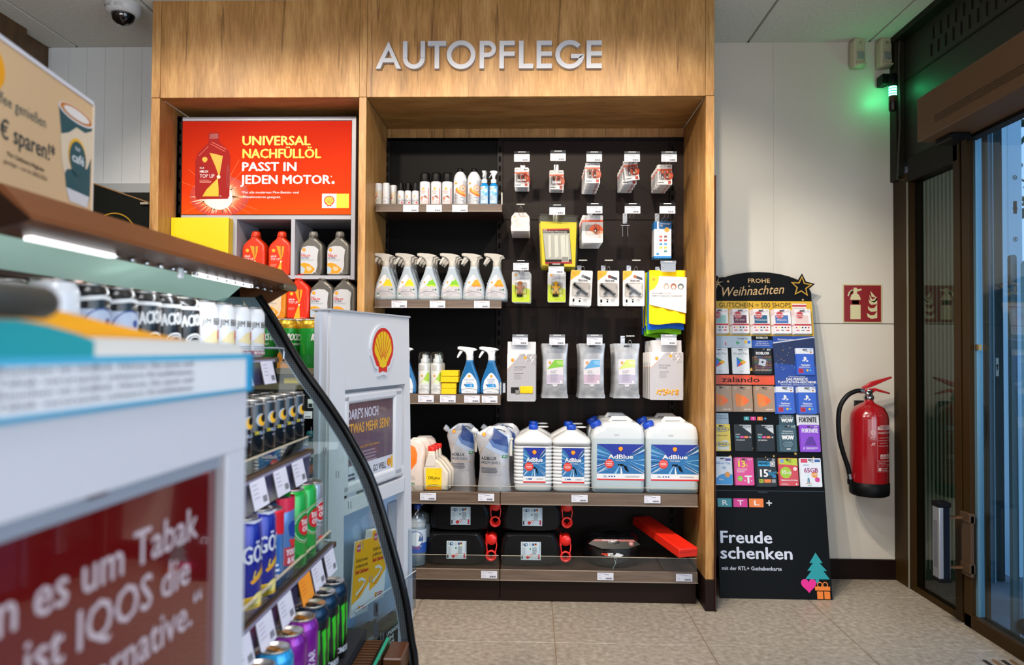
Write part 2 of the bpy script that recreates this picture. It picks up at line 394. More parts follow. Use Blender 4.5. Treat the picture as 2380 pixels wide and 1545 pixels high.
# behind the left end: dark niche of the coffee corner
b = B(); b.box(-2.8, .7, 4.15, 4.2, -.05, 2.1, WD); b.box(-2.62, -1.77, YB + .03, 4.2, 1.96, 1.99, mt('#3a342c', .5)); struct('wall_niche', b)
b = B(); b.box(-2.62, -1.77, YB + .0, YB + .03, 1.925, 1.979, mt('#2e2d28', .5)); struct('trim_2', b)
t = thing('niche_board', 'dark board with sloping light top edge and yellow ring, left of the wooden shop fitting', 'board', (0, 0, 0))
q = B(); a = P(213, 425, 3.72); c = P(349, 475, 3.72)
q.prism([(-2.6, 1.2), (c.x + .02, 1.2), (c.x + .02, c.z), (a.x, a.z), (-2.6, a.z + .1)], 3.70, 3.72, mt('#1a1c18', .5)); ob('panel', q, t)
q = B(); q.tube([(-2.6, 3.70, a.z + .1), (a.x, 3.70, a.z), (c.x + .02, 3.70, c.z)], .004, mt('#b98d5c', .4)); ob('edge_strip', q, t)
q = B(); q.y = 3.6995; g = P(265, 545, 3.7); q.ring(g.x, g.z, .115, .006, mt('#e0a91c', .5), 1, 40); ob('ring_print', q, t)
q = B(); g = P(337, 473, 3.69); q.box(g.x - .02, g.x + .02, 3.68, 3.70, g.z - .005, g.z + .006, mt('#cfc4b4', .4)); ob('clip', q, t)

# ------------------------------------------------------------ door wall (right)
BRZ = mt('#38260c', .5); BRD = mt('#1a140c', .5); XD = 1.88
WDK = noisemat('door_wall_dark', [(.3, '#221e17'), (.7, '#27221a')], ns=30, r=.6)
b = B(); b.box(XD, XD + .08, -2.6, 3.9, 2.12, CZ, WDK); wr = struct('wall_right', b)
for k in range(26):   # vent slots in two rows under the ceiling
    for r_ in range(2):
        y = 3.45 - k * .06 - r_ * .02; q = B(); q.box(XD - .004, XD, y, y + .006, 2.56 + r_ * .075, 2.62 + r_ * .075, mt('#1c1914', .6)); ob('vent_slot', q, wr)
q = B(); q.box(XD - .006, XD, 1.8, 3.7, 2.525, 2.533, mt('#2a261f', .5)); ob('edge_strip', q, wr)
b = B(); b.box(XD - .045, XD, 3.70, 3.765, 2.03, CZ, mt('#2c271d', .5), .003, 1); struct('trim_3', b)
b = B(); b.box(XD - .06, XD - .0, 2.2, 3.765, 2.735, CZ, mt('#201c15', .5), .002, 1); struct('trim_4', b)
q = B(); q.tube([(1.85, 3.69, 2.745), (1.845, 3.69, 2.62), (1.85, 3.69, 2.3), (1.835, 3.69, 2.03), (1.85, 3.66, 2.02), (1.87, 3.6, 2.04), (1.875, 3.5, 2.09)], .006, mt('#3d382f', .5))
tag(ob('cable', q), 'cable running down the dark corner beside the green lamp', 'cable')
# side window beside the door
w = tag(ob('window_1', None), kind='structure')
q = B(); q.box(XD - .03, XD + .05, 3.62, 3.765, 0, 2.05, BRZ, .003, 1); q.box(XD - .03, XD + .05, 3.2, 3.62, 2.0, 2.12, BRD, .003, 1); q.box(XD - .025, XD + .05, 3.2, 3.62, 0, .012, BRZ); ob('window_frame', q, w)
q = B(); q.box(XD - .034, XD - .03, 3.615, 3.625, 0, 2.0, mt('#8c8a7c', .3)); ob('gasket', q, w)
q = B(); q.box(XD + .006, XD + .014, 3.21, 3.62, .012, 2.0, glass('#9aa090', .055)); ob('pane', q, w)
# door leaf: slim bronze frame, glass, sill track
w = tag(ob('door_1', None), kind='structure')
q = B()
for (y0, y1, x0, M) in ((3.185, 3.235, XD - .03, BRZ), (3.165, 3.185, XD - .012, BRD), (3.115, 3.165, XD - .034, BRZ)): q.box(x0, XD + .05, y0, y1, 0, 2.12, M, .002, 1)
q.box(XD - .034, XD + .03, -1.0, 3.165, 0, .055, BRZ, .003, 1); q.box(XD - .03, XD + .03, -1.0, 3.165, 2.10, 2.14, BRD, .003, 1)
ob('door_frame', q, w)
q = B(); q.box(XD - .006, XD + .002, -1.0, 3.115, .055, 2.10, glass('#e0eff6', .04)); ob('pane', q, w)
q = B(); q.box(XD - .014, XD + .012, 3.098, 3.117, .05, 2.10, mt('#7fa9bd', .3, .5)); ob('edge_seal', q, w)
q = B(); q.box(XD - .02, XD - .006, 3.075, 3.10, P(2262, 807, 3.1).z - .012, P(2262, 807, 3.1).z + .012, mt('#c9a26b', .3, 1)); ob('latch_plate', q, w)
q = B()
for k, x0 in enumerate((1.70, 1.735, 1.77, 1.80)): q.box(x0, x0 + .012, .8, 2.80, 0, .004 + .002 * (k % 2), mt('#b9936a' if k % 2 else '#4c4033', .4, .6))
struct('trim_5', q)
q = B(); q.box(-2.8, -2.7, -2.6, 4, 0, .01, BRD)
# front glazing further along (behind the camera) is the same leaf; solid pier closes the wall
b = B(); b.box(XD, XD + .08, -2.6, -1.0, 0, 2.12, WDK); struct('wall_pier', b)
# door operator housing
t = thing('door_operator_box', 'long tan door operator housing above the glass door', 'door operator', (0, 0, 0))
TAN = mt('#634627', .6)
q = B(); q.box(1.645, XD - .036, -1.0, 3.14, 2.06, 2.25, TAN, .006, 2); ob('housing', q, t)
q = B()
for k in range(5): q.box(1.643, 1.646, -1.0, 3.0, 2.105 + k * .007, 2.107 + k * .007, mt('#4f3c27', .5))
ob('groove_lines', q, t)
q = B(); q.box(1.70, 1.78, 2.98, 3.10, 2.035, 2.06, BLK, .004, 1); ob('sensor_cover', q, t)
q = B(); q.box(1.80, 1.843, -1.0, 3.05, 2.045, 2.06, BRD); ob('guide_rail', q, t)
# outside: ribbed cladding, folding gate, posts, tree, ground
EXT = mt('#6b7a78', .5)
b = B(); b.box(1.965, 2.36, 3.95, 4.0, -.1, 2.6, mt('#80836c', .6)); cl = struct('wall_outside', b)
q = B()
for k in range(18): x = 1.972 + k * .0208; q.box(x, x + .009, 3.938, 3.95, 0, 2.5, mt('#e6e9c8', .5))
tag(ob('cladding_ribs', q, cl), kind='stuff')
q = B(); q.box(2.365, 2.455, 3.93, 3.99, -.1, 2.6, mt('#4a6b7c', .5), .004, 1); q.box(2.455, 2.52, 3.95, 3.99, -.1, 2.6, mt('#273233', .5)); q.box(2.450, 2.455, 3.92, 3.95, -.1, 2.6, mt('#88a6b4', .4)); ob('wall_panel', q, cl)
q = B(); q.box(2.465, 2.485, 3.93, 3.95, 1.03, 1.13, mt('#a7a196', .3, 1), .003, 1); q.y = 3.93; q.disc(2.475, 1.09, .006, BLK, 1); q.rect(2.472, 2.478, 1.065, 1.09, BLK, 1); ob('lock_plate', q, cl)
t = thing('steel_post', 'pale steel post with bolt heads outside the glass door', 'post', (0, 0, 0))
q = B(); q.box(2.60, 2.68, 4.03, 4.10, -.1, 2.9, mt('#d3f0ff', .5), .004, 1); ob('post', q, t)
q = B(); q.y = 4.03
for zz in (2.12, 1.95, 1.78): q = B(); q.y = 4.03; q.ring(2.64, zz, .013, .004, BLK, 1, 14); q.disc(2.64, zz, .005, BLK, 1, 8); ob('bolt_head', q, t)
q = B(); q.y = 4.03; q.rect(2.63, 2.65, 1.92, 1.99, BLK, 1); ob('slot', q, t)
t = thing('folding_gate', 'folded steel security gate with rounded bar tops outside the glass door', 'gate', (0, 0, 0))
SB = mt('#a9d2e6', .5); SDk = mt('#56666c', .5)
for (x0, x1, y, M, zt) in ((1.965, 1.990, 3.03, SDk, 1.565), (1.992, 2.036, 2.99, SB, 1.54), (2.038, 2.085, 3.01, SDk, 1.565)):
    q = B(); n = 8; xc, r = (x0 + x1) / 2, (x1 - x0) / 2
    q.prism([(x0, .0), (x1, .0), (x1, zt - r)] + [(xc + r * math.cos(PI * k / n), zt - r + r * math.sin(PI * k / n)) for k in range(1, n)] + [(x0, zt - r)], y, y + .02, M); ob('gate_bar', q, t)
for zz in (1.47, .78, .62, .18):
    q = B(); q.box(2.0, 2.04, 2.975, 2.99, zz, zz + .022, mt('#b8ccd2', .3, .8), .004, 1); ob('hinge_clamp', q, t)
for xc in (2.0, 2.07):
    q = B(); q.T = Matrix.Translation((xc, 3.0, .05)) @ Matrix.Rotation(PI / 2, 4, 'X'); q.lathe([(.03, -.02), (.035, -.015), (.035, .015), (.03, .02)], BLK, 16); ob('wheel', q, t)
b = B(); b.box(1.96, 14, -6, 30, -.12, -.06, noisemat('paving', [(.3, '#57575a'), (.7, '#77777c')], ns=3, r=.8)); struct('ground_outside', b)
t = thing('parked_van', 'dark vehicle standing far outside behind the door glass', 'vehicle', (5.2, 7.8, -.06))
q = B(); q.box(-1.1, 1.1, 0, 3.5, .3, .95, mt('#1b1d22', .3, 0, 1), .12, 3); q.box(-.9, .9, .5, 3.2, .95, 1.35, mt('#24303a', .1), .15, 3); ob('body', q, t)
for x_ in (-.9, .5): q = B(); q.box(x_, x_ + .4, -.03, .02, .62, .74, mt('#a01820', .3)); ob('tail_lamp', q, t)
for xx in (-.95, .95):
    for yy in (.6, 2.8):
        q = B(); q.T = Matrix.Translation((xx, yy, .32)) @ Matrix.Rotation(PI / 2, 4, 'Y'); q.lathe([(.2, -.1), (.32, -.09), (.32, .09), (.2, .1)], BLK, 18); ob('wheel', q, t)
t = thing('banner', 'green banner hanging outside behind the gate', 'banner', (0, 0, 0))
q = B(); g = P(2372, 930, 5.0); q.box(g.x - .02, g.x + .5, 5.0, 5.02, g.z - .25, g.z + .12, mt('#2fae4e', .6)); ob('cloth', q, t)
q = B(); q.tube([(g.x + .5, 5.01, -.1), (g.x + .5, 5.01, g.z + .2)], .02, mt('#555', .5)); ob('pole', q, t)
# tree outside
t = thing('tree', 'mossy tree with thin leafy branches seen through the door glass', 'tree', (6.5, 7.0, -.1))
BARK = noisemat('bark', [(.35, '#1e2a18'), (.65, '#2f4a2a')], ns=14, r=.9, bump=.5)
q = B(); rr = random.Random(3)
trunk = [(0, 0, 0), (-.1, 0, 1.5), (-.25, .1, 2.6), (-.3, .1, 3.4)]
q.tube(trunk, .16, BARK, 10); ob('trunk', q, t)
q = B(); lf = B(); GL = mt('#1d3d2c', .7)
def limb(p, d, L, r, dep):
    pts = [p]; d = d.normalized()
    for k in range(5):
        d = (d + Vector((rr.uniform(-.28, .28), rr.uniform(-.2, .2), rr.uniform(-.22, .15)))).normalized(); p = p + d * L / 5; pts.append(p)
        if dep and k > 0: limb(p, (d + Vector((rr.uniform(-.9, .9), rr.uniform(-.5, .5), rr.uniform(-.9, .5)))), L * .55, r * .5, dep - 1)
        if dep < 2:
            for _ in range(3):
                c = p + Vector((rr.uniform(-.1, .1), rr.uniform(-.1, .1), -rr.uniform(.0, .14))); s_ = rr.uniform(.018, .035)
                lf.add([c + Vector((0, 0, s_)), c + Vector((s_ * .5, 0, 0)), c + Vector((0, 0, -s_ * 1.3)), c + Vector((-s_ * .5, .01, 0))], [(0, 1, 2, 3)], GL)
    q.tube(pts, r, BARK, 6)
for st, dr, L, r in (((-.25, .1, 3.0), (-1.2, -.3, .02), 2.4, .05), ((-.2, 0, 2.5), (-1.2, -.6, .15), 1.9, .03), ((-.3, .1, 3.3), (-1, -.2, .5), 2.2, .04), ((-.3, .1, 3.4), (.3, .2, 1), 2, .05)):
    limb(Vector(st), Vector(dr), L, r, 2)
ob('branches', q, t)
tag(ob('leaves', lf, t), kind='stuff')

# ------------------------------------------------------------ wooden shop fitting
YF = 3.27; ZO = 2.313
XL0, XL1, XM0, XM1, XR0, XR1 = -1.773, -1.732, -.804, -.770, .774, .813
sf = thing('shop_fitting', 'oak-look shelving surround with tall fascia and two open bays', 'shelving surround', (0, 0, 0))
def wbox(name, x0, x1, y0, y1, z0, z1, M, bev=.0012):
    c = Vector(((x0 + x1) / 2, (y0 + y1) / 2, (z0 + z1) / 2)); q = B(); q.box(x0 - c.x, x1 - c.x, y0 - c.y, y1 - c.y, z0 - c.z, z1 - c.z, M, bev, 1)
    return ob(name, q, sf, tuple(c))
wbox('fascia_panel', XL1 + .001, XM0 - .001, YF, YF + .02, ZO, CZ, WV); wbox('fascia_panel', XM1 + .001, XR0 - .001, YF, YF + .02, ZO, CZ, WV)
for x0, x1 in ((XL0, XL1), (XM0, XM1), (XR0, XR1)):
    wbox('post_upper', x0, x1, YF - .001, YF + .05, ZO + .001, CZ, WV)
    wbox('side_panel', x0, x1, YF - .001, YB, .14, ZO - .001, WV); wbox('foot_cover', x0 - .001, x1 + .001, YF - .003, YB, 0, .139, DBR)
wbox('soffit', XM1, XR0, YF + .02, YB, ZO, ZO + .02, WX); wbox('soffit', XL1, XM0, YF + .02, YB, ZO, ZO + .02, WX)
q = B(); q.box(XR1 + .001, XR1 + .006, 3.26, YB, 0, 1.95, mt('#3a1f18', .35)); ob('outer_strip', q, sf)
wbox('back_strip', XM1, XR0, YB - .02, YB, 2.26, ZO, WV)
# dark gondola backs: perforated panels right, plain left
b = B(); b.box(XL1, -.1865, YB - .03, YB, 0, 2.26, mt('#050303', .6))
ob('back_panel_plain', b, sf)
PZs = [.12, P(1300, 914, 3.74).z, P(1300, 714, 3.74).z, P(1300, 511, 3.74).z, 2.245]
for z0, z1 in zip(PZs, PZs[1:]):
    q = B(); q.box(-.17, .70, YB - .03, YB - .018, z0 + .0012, z1 - .0012, PEG, .001, 1); ob('perforated_panel', q, sf)
q = B(); q.box(-.19, .775, YB - .022, YB - .016, .0, 2.25, mt('#2a1a12', .5)); ob('back_panel_plain', q, sf)
q = B(); q.box(-.785, .773, YB - .03, YB - .018, 2.245, 2.262, mt('#0c0908', .5)); ob('top_strip', q, sf)
for xc in (-.765, -.178, .712, -1.705, -.835):
    q = B(); q.box(xc - .013, xc + .013, YB - .045, YB - .03, .1, 2.24, mt('#1c1310', .45))
    q.y = YB - .045
    for k in range(42): q.rect(xc - .006, xc + .006, .13 + k * .05, .16 + k * .05, mt('#020202', .8), 1)
    ob('slotted_upright', q, sf)
# slotted inner strips of the oil bay
for x0 in (XL1 + .001, XM0 - .028):
    q = B(); q.box(x0, x0 + .027, 3.43, 3.44, .2, 2.28, mt('#2b1a12', .45)); q.y = 3.43
    for k in range(34): q.rect(x0 + .012, x0 + .022, .3 + k * .058, .338 + k * .058, mt('#050404', .8), 1)
    ob('slotted_upright', q, sf)
# AUTOPFLEGE letters, each a raised letter
sg = thing('wall_lettering', 'raised pale lettering AUTOPFLEGE on the oak fascia', 'sign', (0, 0, 0))
LM = mt('#cfd2dd', .45)
def arc(cx, cz, r, a0, a1, n=22): return [(cx + r * math.cos(math.radians(a0 + (a1 - a0) * i / n)), cz + r * math.sin(math.radians(a0 + (a1 - a0) * i / n))) for i in range(n + 1)]
def strip_letter(q, outer, inner, y0, y1):
    n = len(outer)
    for i in range(n - 1):
        pts = [outer[i], outer[i + 1], inner[i + 1], inner[i]]
        q.prism(pts, y0, y1, LM)
S = .126
def glyph(ch, q, y0, y1):
    pr = lambda pts: q.prism([(a * S, b_ * S) for a, b_ in pts], y0, y1, LM)
    if ch == 'A': pr([(0, 0), (.17, 0), (.27, .24), (.65, .24), (.75, 0), (.92, 0), (.46, 1)] if 0 else [(0, 0), (.165, 0), (.46, .68), (.755, 0), (.92, 0), (.46, 1)]); pr([(.27, .23), (.65, .23), (.59, .38), (.33, .38)]); return
    if ch == 'U':
        pr([(0, .38), (.16, .38), (.16, 1), (0, 1)]); pr([(.64, .38), (.80, .38), (.80, 1), (.64, 1)])
        strip_letter(q, [(x * S, z * S) for x, z in arc(.40, .39, .40, 180, 360)], [(x * S, z * S) for x, z in arc(.40, .39, .24, 180, 360)], y0, y1)
    if ch == 'T': pr([(0, .83), (.67, .83), (.67, 1), (0, 1)]); pr([(.255, 0), (.415, 0), (.415, .829), (.255, .829)])
    if ch == 'O': strip_letter(q, [(x * S, z * S) for x, z in arc(.52, .5, .52, 0, 360, 40)], [(x * S, z * S) for x, z in arc(.52, .5, .355, 0, 360, 40)], y0, y1)
    if ch == 'P':
        pr([(0, 0), (.16, 0), (.16, 1), (0, 1)]); pr([(.16, .84), (.30, .84), (.30, 1), (.16, 1)]); pr([(.16, .42), (.30, .42), (.30, .57), (.16, .57)])
        strip_letter(q, [(x * S, z * S) for x, z in arc(.30, .71, .29, 90, -90)], [(x * S, z * S) for x, z in arc(.30, .705, .135, 90, -90)], y0, y1)
    if ch in 'FEL':
        pr([(0, 0), (.165, 0), (.165, 1), (0, 1)])
        if ch in 'FE': pr([(.165, .84), (.55, .84), (.55, 1), (.165, 1)]); pr([(.165, .45), (.55, .45), (.55, .61), (.165, .61)])
        if ch in 'EL': pr([(.165, 0), (.55 if ch == 'E' else .52, 0), (.55 if ch == 'E' else .52, .165), (.165, .165)])
    if ch == 'G':
        strip_letter(q, [(x * S, z * S) for x, z in arc(.52, .5, .52, 42, 360, 36)], [(x * S, z * S) for x, z in arc(.52, .5, .355, 42, 345, 36)], y0, y1)
        pr([(.56, .36), (.88, .36), (1.04, .50), (1.0, .51), (.56, .51)])
LX = [873, 936, 993.5, 1038, 1114.5, 1160.5, 1206, 1247, 1290.5, 1363]
for ch, px in zip('AUTOPFLEGE', LX):
    a = P(px, 159.5 + (px - 873) * -.003, YF - .02); q = B(); glyph(ch, q, -.02, -.0005); ob('letter', q, sg, (a.x, YF, a.z))
# ------------------------------------------------------------ shelves
RAIL = noisemat('price_rail', [(.3, '#59493d'), (.7, '#6d5b4d')], scale=(1, 1, 14), ns=6, r=.28, coat=.3)
SHELFM = mt('#4a3327', .28, 0, .3); CLEAR = glass('#f2f6f6', .03)
def price_tag(w=.074, h=.034, kind=0):
    q = B(); q.box(-w / 2, w / 2, -.0012, 0, -h, 0, mt('#e9e8f2', .45)); q.y = -.0012; T = mt('#9c98a8', .6)
    q.rect(-w * .43, -w * .02, -h * .16, -h * .1, T, 1); q.rect(-w * .05, w * .22, -h * .27, -h * .2, T, 1)
    for k in range(3): q.rect(-w * .42, -w * (.3 - .04 * k), -h * (.42 + k * .2), -h * (.38 + k * .2), T, 1)
    x = 0.02 * w
    for k in range(11): q.rect(x, x + w * (.012 + .012 * (k * 7 % 3)), -h * .88, -h * .66, mt('#3c3a44', .6), 1); x += w * .036
    return q.mesh('price_tag')
TAGM = price_tag()
def shelf(label, x0, x1, yf, zt, rh, tags, riser=0, side=False):
    t = thing('display_shelf', label, 'shelf', (0, 0, 0), group=None)
    q = B(); q.box(x0, x1, yf + .012, YB - .03, zt - .028, zt, SHELFM, .001, 1); ob('board', q, t)
    q = B(); q.box(x0, x1, yf, yf + .012, zt - rh, zt + .004, RAIL, .002, 1); q.box(x0, x1, yf - .003, yf + .001, zt - rh, zt - rh + .004, mt('#a99a8c', .2, .3)); rail = ob('price_rail', q, t)
    for px, py in tags:
        a = P(px, py, yf - .003); ob('price_tag', TAGM, rail, (a.x, yf - .0035, zt - .002))
    if riser: q = B(); q.box(x0 + .004, x1 - .004, yf + .006, yf + .009, zt, zt + riser, CLEAR); q.box(x0 + .004, x1 - .004, yf + .0055, yf + .0095, zt + riser, zt + riser + .0015, mt('#cfc2ae', .3)); ob('clear_riser', q, t)
    if side: q = B(); q.box(x1 - .004, x1, yf + .01, yf + .2, zt, zt + .06, CLEAR); q.box(x1 - .005, x1 + .001, yf + .008, yf + .012, zt, zt + .06, mt('#c8c4bc', .3)); ob('end_divider', q, t)
    return t
Z1, Z2, Z3, Z4, Z5 = 1.852, 1.392, .943, .498, .145
shelf('topmost dark shelf in the right bay, carrying spray cans, bright price rail', -.762, -.152, 3.44, Z1, .034, [(955, 480), (1009, 480), (1069, 480)], .0, True)
shelf('second shelf from the top in the right bay, under the white trigger bottles', -.762, -.152, 3.44, Z2, .036, [(928, 705), (1017, 705), (1120, 705)], .02)
shelf('brown shelf under the yellow sponges and blue spray bottles', -.762, -.152, 3.42, Z3, .044, [(990, 927), (1041, 927), (1097, 927), (1138, 927)], .0, True)
shelf('brown shelf under the silver refill pouches', -.762, -.149, 3.34, Z4, .052, [(995, 1158), (1130, 1158)], .03)
shelf('wide brown shelf under the white fluid canisters', -.146, .757, 3.34, Z4, .052, [(1347, 1160), (1516, 1163)], .03)
shelf('bottom shelf section left, holding two black canister stacks', -.762, -.149, 3.34, Z5, .046, [(1137, 1332)], .065)
shelf('bottom shelf section right, with coil bag and red box', -.146, .757, 3.34, Z5, .046, [(1407, 1336), (1590, 1340)], .065)
t = thing('plinth', 'dark brown base plinth under the bottom shelves', 'plinth', (0, 0, 0))
for x0, x1 in ((-.762, -.149), (-.146, .752)): q = B(); q.box(x0, x1, 3.36, YB - .04, 0, Z5 - .047, mt('#241610', .45), .001, 1); ob('base_panel', q, t)

# ------------------------------------------------------------ product builders
def sm2(pts, it=1):
    for _ in range(it):
        out = []
        for i, a in enumerate(pts):
            b = pts[(i + 1) % len(pts)]; out += [(a[0] * .75 + b[0] * .25, a[1] * .75 + b[1] * .25), (a[0] * .25 + b[0] * .75, a[1] * .25 + b[1] * .75)]
        pts = out
    return pts
def mirror(R_): return R_ + [(-x, z) for x, z in R_[::-1] if abs(x) > 1e-6]
BOT = mt('#b3bfca', .35, 0, .2); HEADM = mt('#c6c1b8', .4)
def trigger(kit, body, head, label, scale=1, clear=None, col=BOT):
    """trigger bottle 234 mm: flat oval body, collar, sprayer head with lever"""
    k = scale; q = B()
    R_ = [(.045, 0), (.052, .006), (.0525, .03), (.0515, .05), (.047, .072), (.0375, .100), (.0265, .128), (.019, .152), (.017, .168)]
    q.slab([(x * k, z * k) for x, z in sm2(mirror([(0, 0)] + R_), 1)], -.026 * k, .026 * k, .011 * k, col, 4)
    if clear is None:
        for i in range(5): q.box((-.046 + i * .0055) * k, (-.040 + i * .0055) * k, -.012 * k, .012 * k, (.082 + i * .012) * k, (.09 + i * .012) * k, col, .002 * k)
    kit.part('body', q)
    q = B(); q.lathe([(.0175 * k, .166 * k), (.0178 * k, .17 * k), (.0178 * k, .188 * k), (.016 * k, .192 * k)], head, 20); kit.part('collar', q)
    q = B()
    o = [(-.060, .219), (-.049, .2155), (-.034, .2115), (-.022, .203), (-.0165, .189), (.016, .189), (.019, .2105), (.033, .2145), (.036, .219), (.024, .2245), (-.005, .2305), (-.049, .2335), (-.0605, .231)]
    q.slab([(x * k, z * k) for x, z in o], -.0115 * k, .0115 * k, .004 * k, head, 2); hd = q
    q = B(); q.slab([(x * k, z * k) for x, z in [(-.036, .209), (-.046, .196), (-.059, .178), (-.062, .180), (-.057, .195), (-.047, .212)]], -.006 * k, .006 * k, .0015 * k, head, 2)
    kit.part('sprayer_head', hd, None, (('trigger_lever', q),))
    q = B(); q.y = -.026 * k; label(q); kit.part('label', q); return kit
def cleaner_label(c1, c2, seed):
    def f(q):
        q.poly([(-.040, .014), (.040, .014), (.043, .055), (.038, .072), (.026, .098), (.006, .124), (0, .128), (-.008, .124), (-.026, .098), (-.038, .072), (-.043, .055)], mt('#cac7cc', .5), 1)
        q.poly([(-.039, .062), (-.026, .097), (-.008, .122), (0, .126), (.003, .124), (.006, .108), (-.008, .078), (-.033, .056)], mt('#efeeef', .5), 2)
        A, C_ = mt(c1, .5), mt(c2, .5)
        q.poly([(-.010, .076), (.004, .098), (.018, .107), (.030, .086), (.036, .072), (.032, .069), (.010, .074)], A, 2)
        q.poly([(-.010, .076), (-.002, .068), (.014, .071), (.035, .068), (.036, .072), (.020, .078)], C_, 3)
        q.poly([(.004, .098), (.010, .096), (.018, .107)] if seed == 2 else [(.008, .100), (.016, .103), (.014, .109)], mt('#f6f2dc', .5), 3)
        q.line([(-.041, .046), (-.030, .060), (-.012, .075), (-.006, .082)], .0012, mt('#f0a63a', .5), 3)
        q.shell(-.021, .089, .010, 3)
        q.text({1: 'INSEKTEN', 2: 'COCKPIT', 3: 'FELGEN'}[seed], -.026, .050, .004, mt('#8d8794', .5)); q.text('REINIGER', -.026, .044, .003, mt('#8d8794', .5))
        q.lines(-.026, .039, .04, 4, .004, .0013, mt('#a9a3ad', .5), 2, seed)
        q.line([(-.043, .034), (-.033, .040), (-.018, .044), (0, .045), (.018, .043), (.033, .037), (.043, .030)], .0014, mt('#4a4a58', .5), 3)
        q.text('750 ml', .020, .018, .003, WHT, 'l')
        q.rect(.030, .038, .050, .058, mt('#147a66', .5), 3); q.lines(.016, .057, .012, 3, .003, .001, INK, 3, 1)
        if seed == 1: q.rect(-.038, -.029, .026, .035, mt('#0f7f6b', .5), 3); q.disc(-.033, .024, .005, WHT, 4)
    return f
KT = [trigger(Kit('trigger_spray_bottle', 'spray bottle'), BOT, HEADM, cleaner_label(a, b_, n)) for a, b_, n in (('#ffd500', '#ffdf3a', 1), ('#7fc61c', '#c7e01a', 2), ('#ffa500', '#ff8a0a', 3))]
cname = ['yellow-patched', 'yellow-patched', 'green-patched', 'green-patched', 'orange-patched', 'orange-patched']
for c in range(6):
    px = [892.5, 943, 994, 1047.5, 1098.5, 1151][c] + 2; n = [3, 3, 3, 3, 2, 2][c]
    for d in range(n):
        y = 3.492 + d * .07; x = P(px, 690, 3.466).x + d * .002
        lab = 'white trigger bottle with %s label, %s from the left in the front row' % (cname[c], ORD[c]) if d == 0 else \
            'white trigger bottle %s the %s front bottle from the left' % (['', 'directly behind', 'last in the file behind'][d], ORD[c])
        KT[c // 2].place((x, y, Z2), lab, 0, 'white trigger bottles on the second shelf')

def can(kit, r, h, col, label, cap=None, caph=0, capr=None, dome=False, capm=None, base=None):
    q = B(); q.lathe([(r * .93, 0), (r, .003), (r, h - .012), (r * .96, h - .005), (r * .8, h)], base or col, 28); kit.part('body', q)
    if cap:
        c = capr or r * .97; q = B()
        pr = [(c * .98, h - .004), (c, h), (c, h + caph - c * .45), (c * .93, h + caph - c * .2), (c * .7, h + caph - c * .06), (c * .35, h + caph), (0.0005, h + caph)] if dome else [(c, h - .004), (c, h + caph - .003), (c * .93, h + caph), (0.0005, h + caph)]
        q.lathe(pr, capm, 24); kit.part('cap', q)
    q = B(); q.R = r + .0002; q.y = 0; label(q); kit.part('label', q); return kit
SW = mt('#e3e2e6', .4, 0, .2); OR = mt('#ee6a1c', .45); RD = mt('#d8262a', .45)
def l_start(q):
    q.shell(-.004, .082, .013, 1); q.text('START', -.004, .066, .0062, OR, 'c', .012); q.text('GAS', -.004, .0575, .0062, OR, 'c', .012)
    q.line([(-.022, .034), (-.014, .042), (-.004, .046), (.008, .044), (.018, .036)], .0015, INK, 1)
    q.ring(-.012, .036, .007, .004, OR, 2, 14); q.poly([(-.004, .044), (.004, .046), (.014, .036), (.011, .033)], OR, 2); q.ring(.004, .045, .006, .002, INK, 3, 14, rz=.004)
    q.rect(.020, .0235, .003, .086, mt('#e0521b', .45), 1); q.lines(-.018, .024, .012, 2, .003, .0012, OR, 1, 1); q.lines(0, .024, .014, 2, .003, .0012, OR, 1, 2); q.text('200 ml', -.003, .011, .0035, OR, 'l', .012)
K = can(Kit('starter_spray_can', 'spray can'), .0255, .122, SW, l_start, True, .043, None, True, BLK)
for i, px in enumerate((985.7, 1012, 1038)):
    K.place((P(px, 470, 3.462).x, 3.488, Z1), 'white START GAS spray can with black cap, %s of three on the top shelf' % ['left', 'middle', 'right'][i], 0, 'starter spray cans')
def l_schl(q):
    q.shell(-.002, .044, .009, 1); q.line([(-.014, .026), (-.006, .035), (.003, .037), (.012, .030)], .0013, mt('#6c7f92', .5), 1)
    q.text('SCHLOSS', -.015, .0225, .0055, INK, 'l', .01); q.text('SPRAY', -.015, .0165, .004, INK); q.disc(.008, .015, .005, mt('#d84040', .5), 1, 12); q.lines(-.014, .012, .016, 3, .0035, .0012, GREY, 1, 4); q.rect(-.016, .016, .0, .0025, mt('#b9b8bd', .5), 1)
K = can(Kit('lock_spray_can', 'spray can'), .0166, .076, SW, l_schl, True, .036, .0148, False, BLK)
for i, px in enumerate((930, 946.7, 964)):
    K.place((P(px, 470, 3.462).x, 3.479, Z1), 'small white lock spray can with black cap, %s of three on the top shelf' % ['left', 'middle', 'right'][i], 0, 'small lock spray cans')
for i, px in enumerate((929, 948)):
    K.place((P(px, 470, 3.5).x, 3.525, Z1), 'small lock spray can behind the front three, %s one' % ['left', 'right'][i], 0, 'small lock spray cans')
def l_cream(q):
    q.shell(-.003, .058, .008, 1); q.poly([(-.016, .037), (-.004, .049), (0, .047), (-.014, .032)], RD, 1); q.line([(-.016, .030), (-.004, .043), (.012, .036)], .0012, mt('#a59a8c', .5), 2); q.lines(-.008, .028, .02, 3, .004, .0012, GREY, 1, 2); q.text('SPRAY', -.017, .006, .003, RD, rot=PI / 2)
def l_white(q):
    q.shell(-.016, .054, .008, 1); q.poly([(-.018, .04), (-.014, .045), (-.013, .038)], RD, 1); q.line([(-.016, .030), (-.002, .040), (.010, .036), (.016, .028)], .0012, mt('#77777d', .5), 1); q.lines(-.014, .024, .018, 2, .004, .0012, GREY, 1, 2)
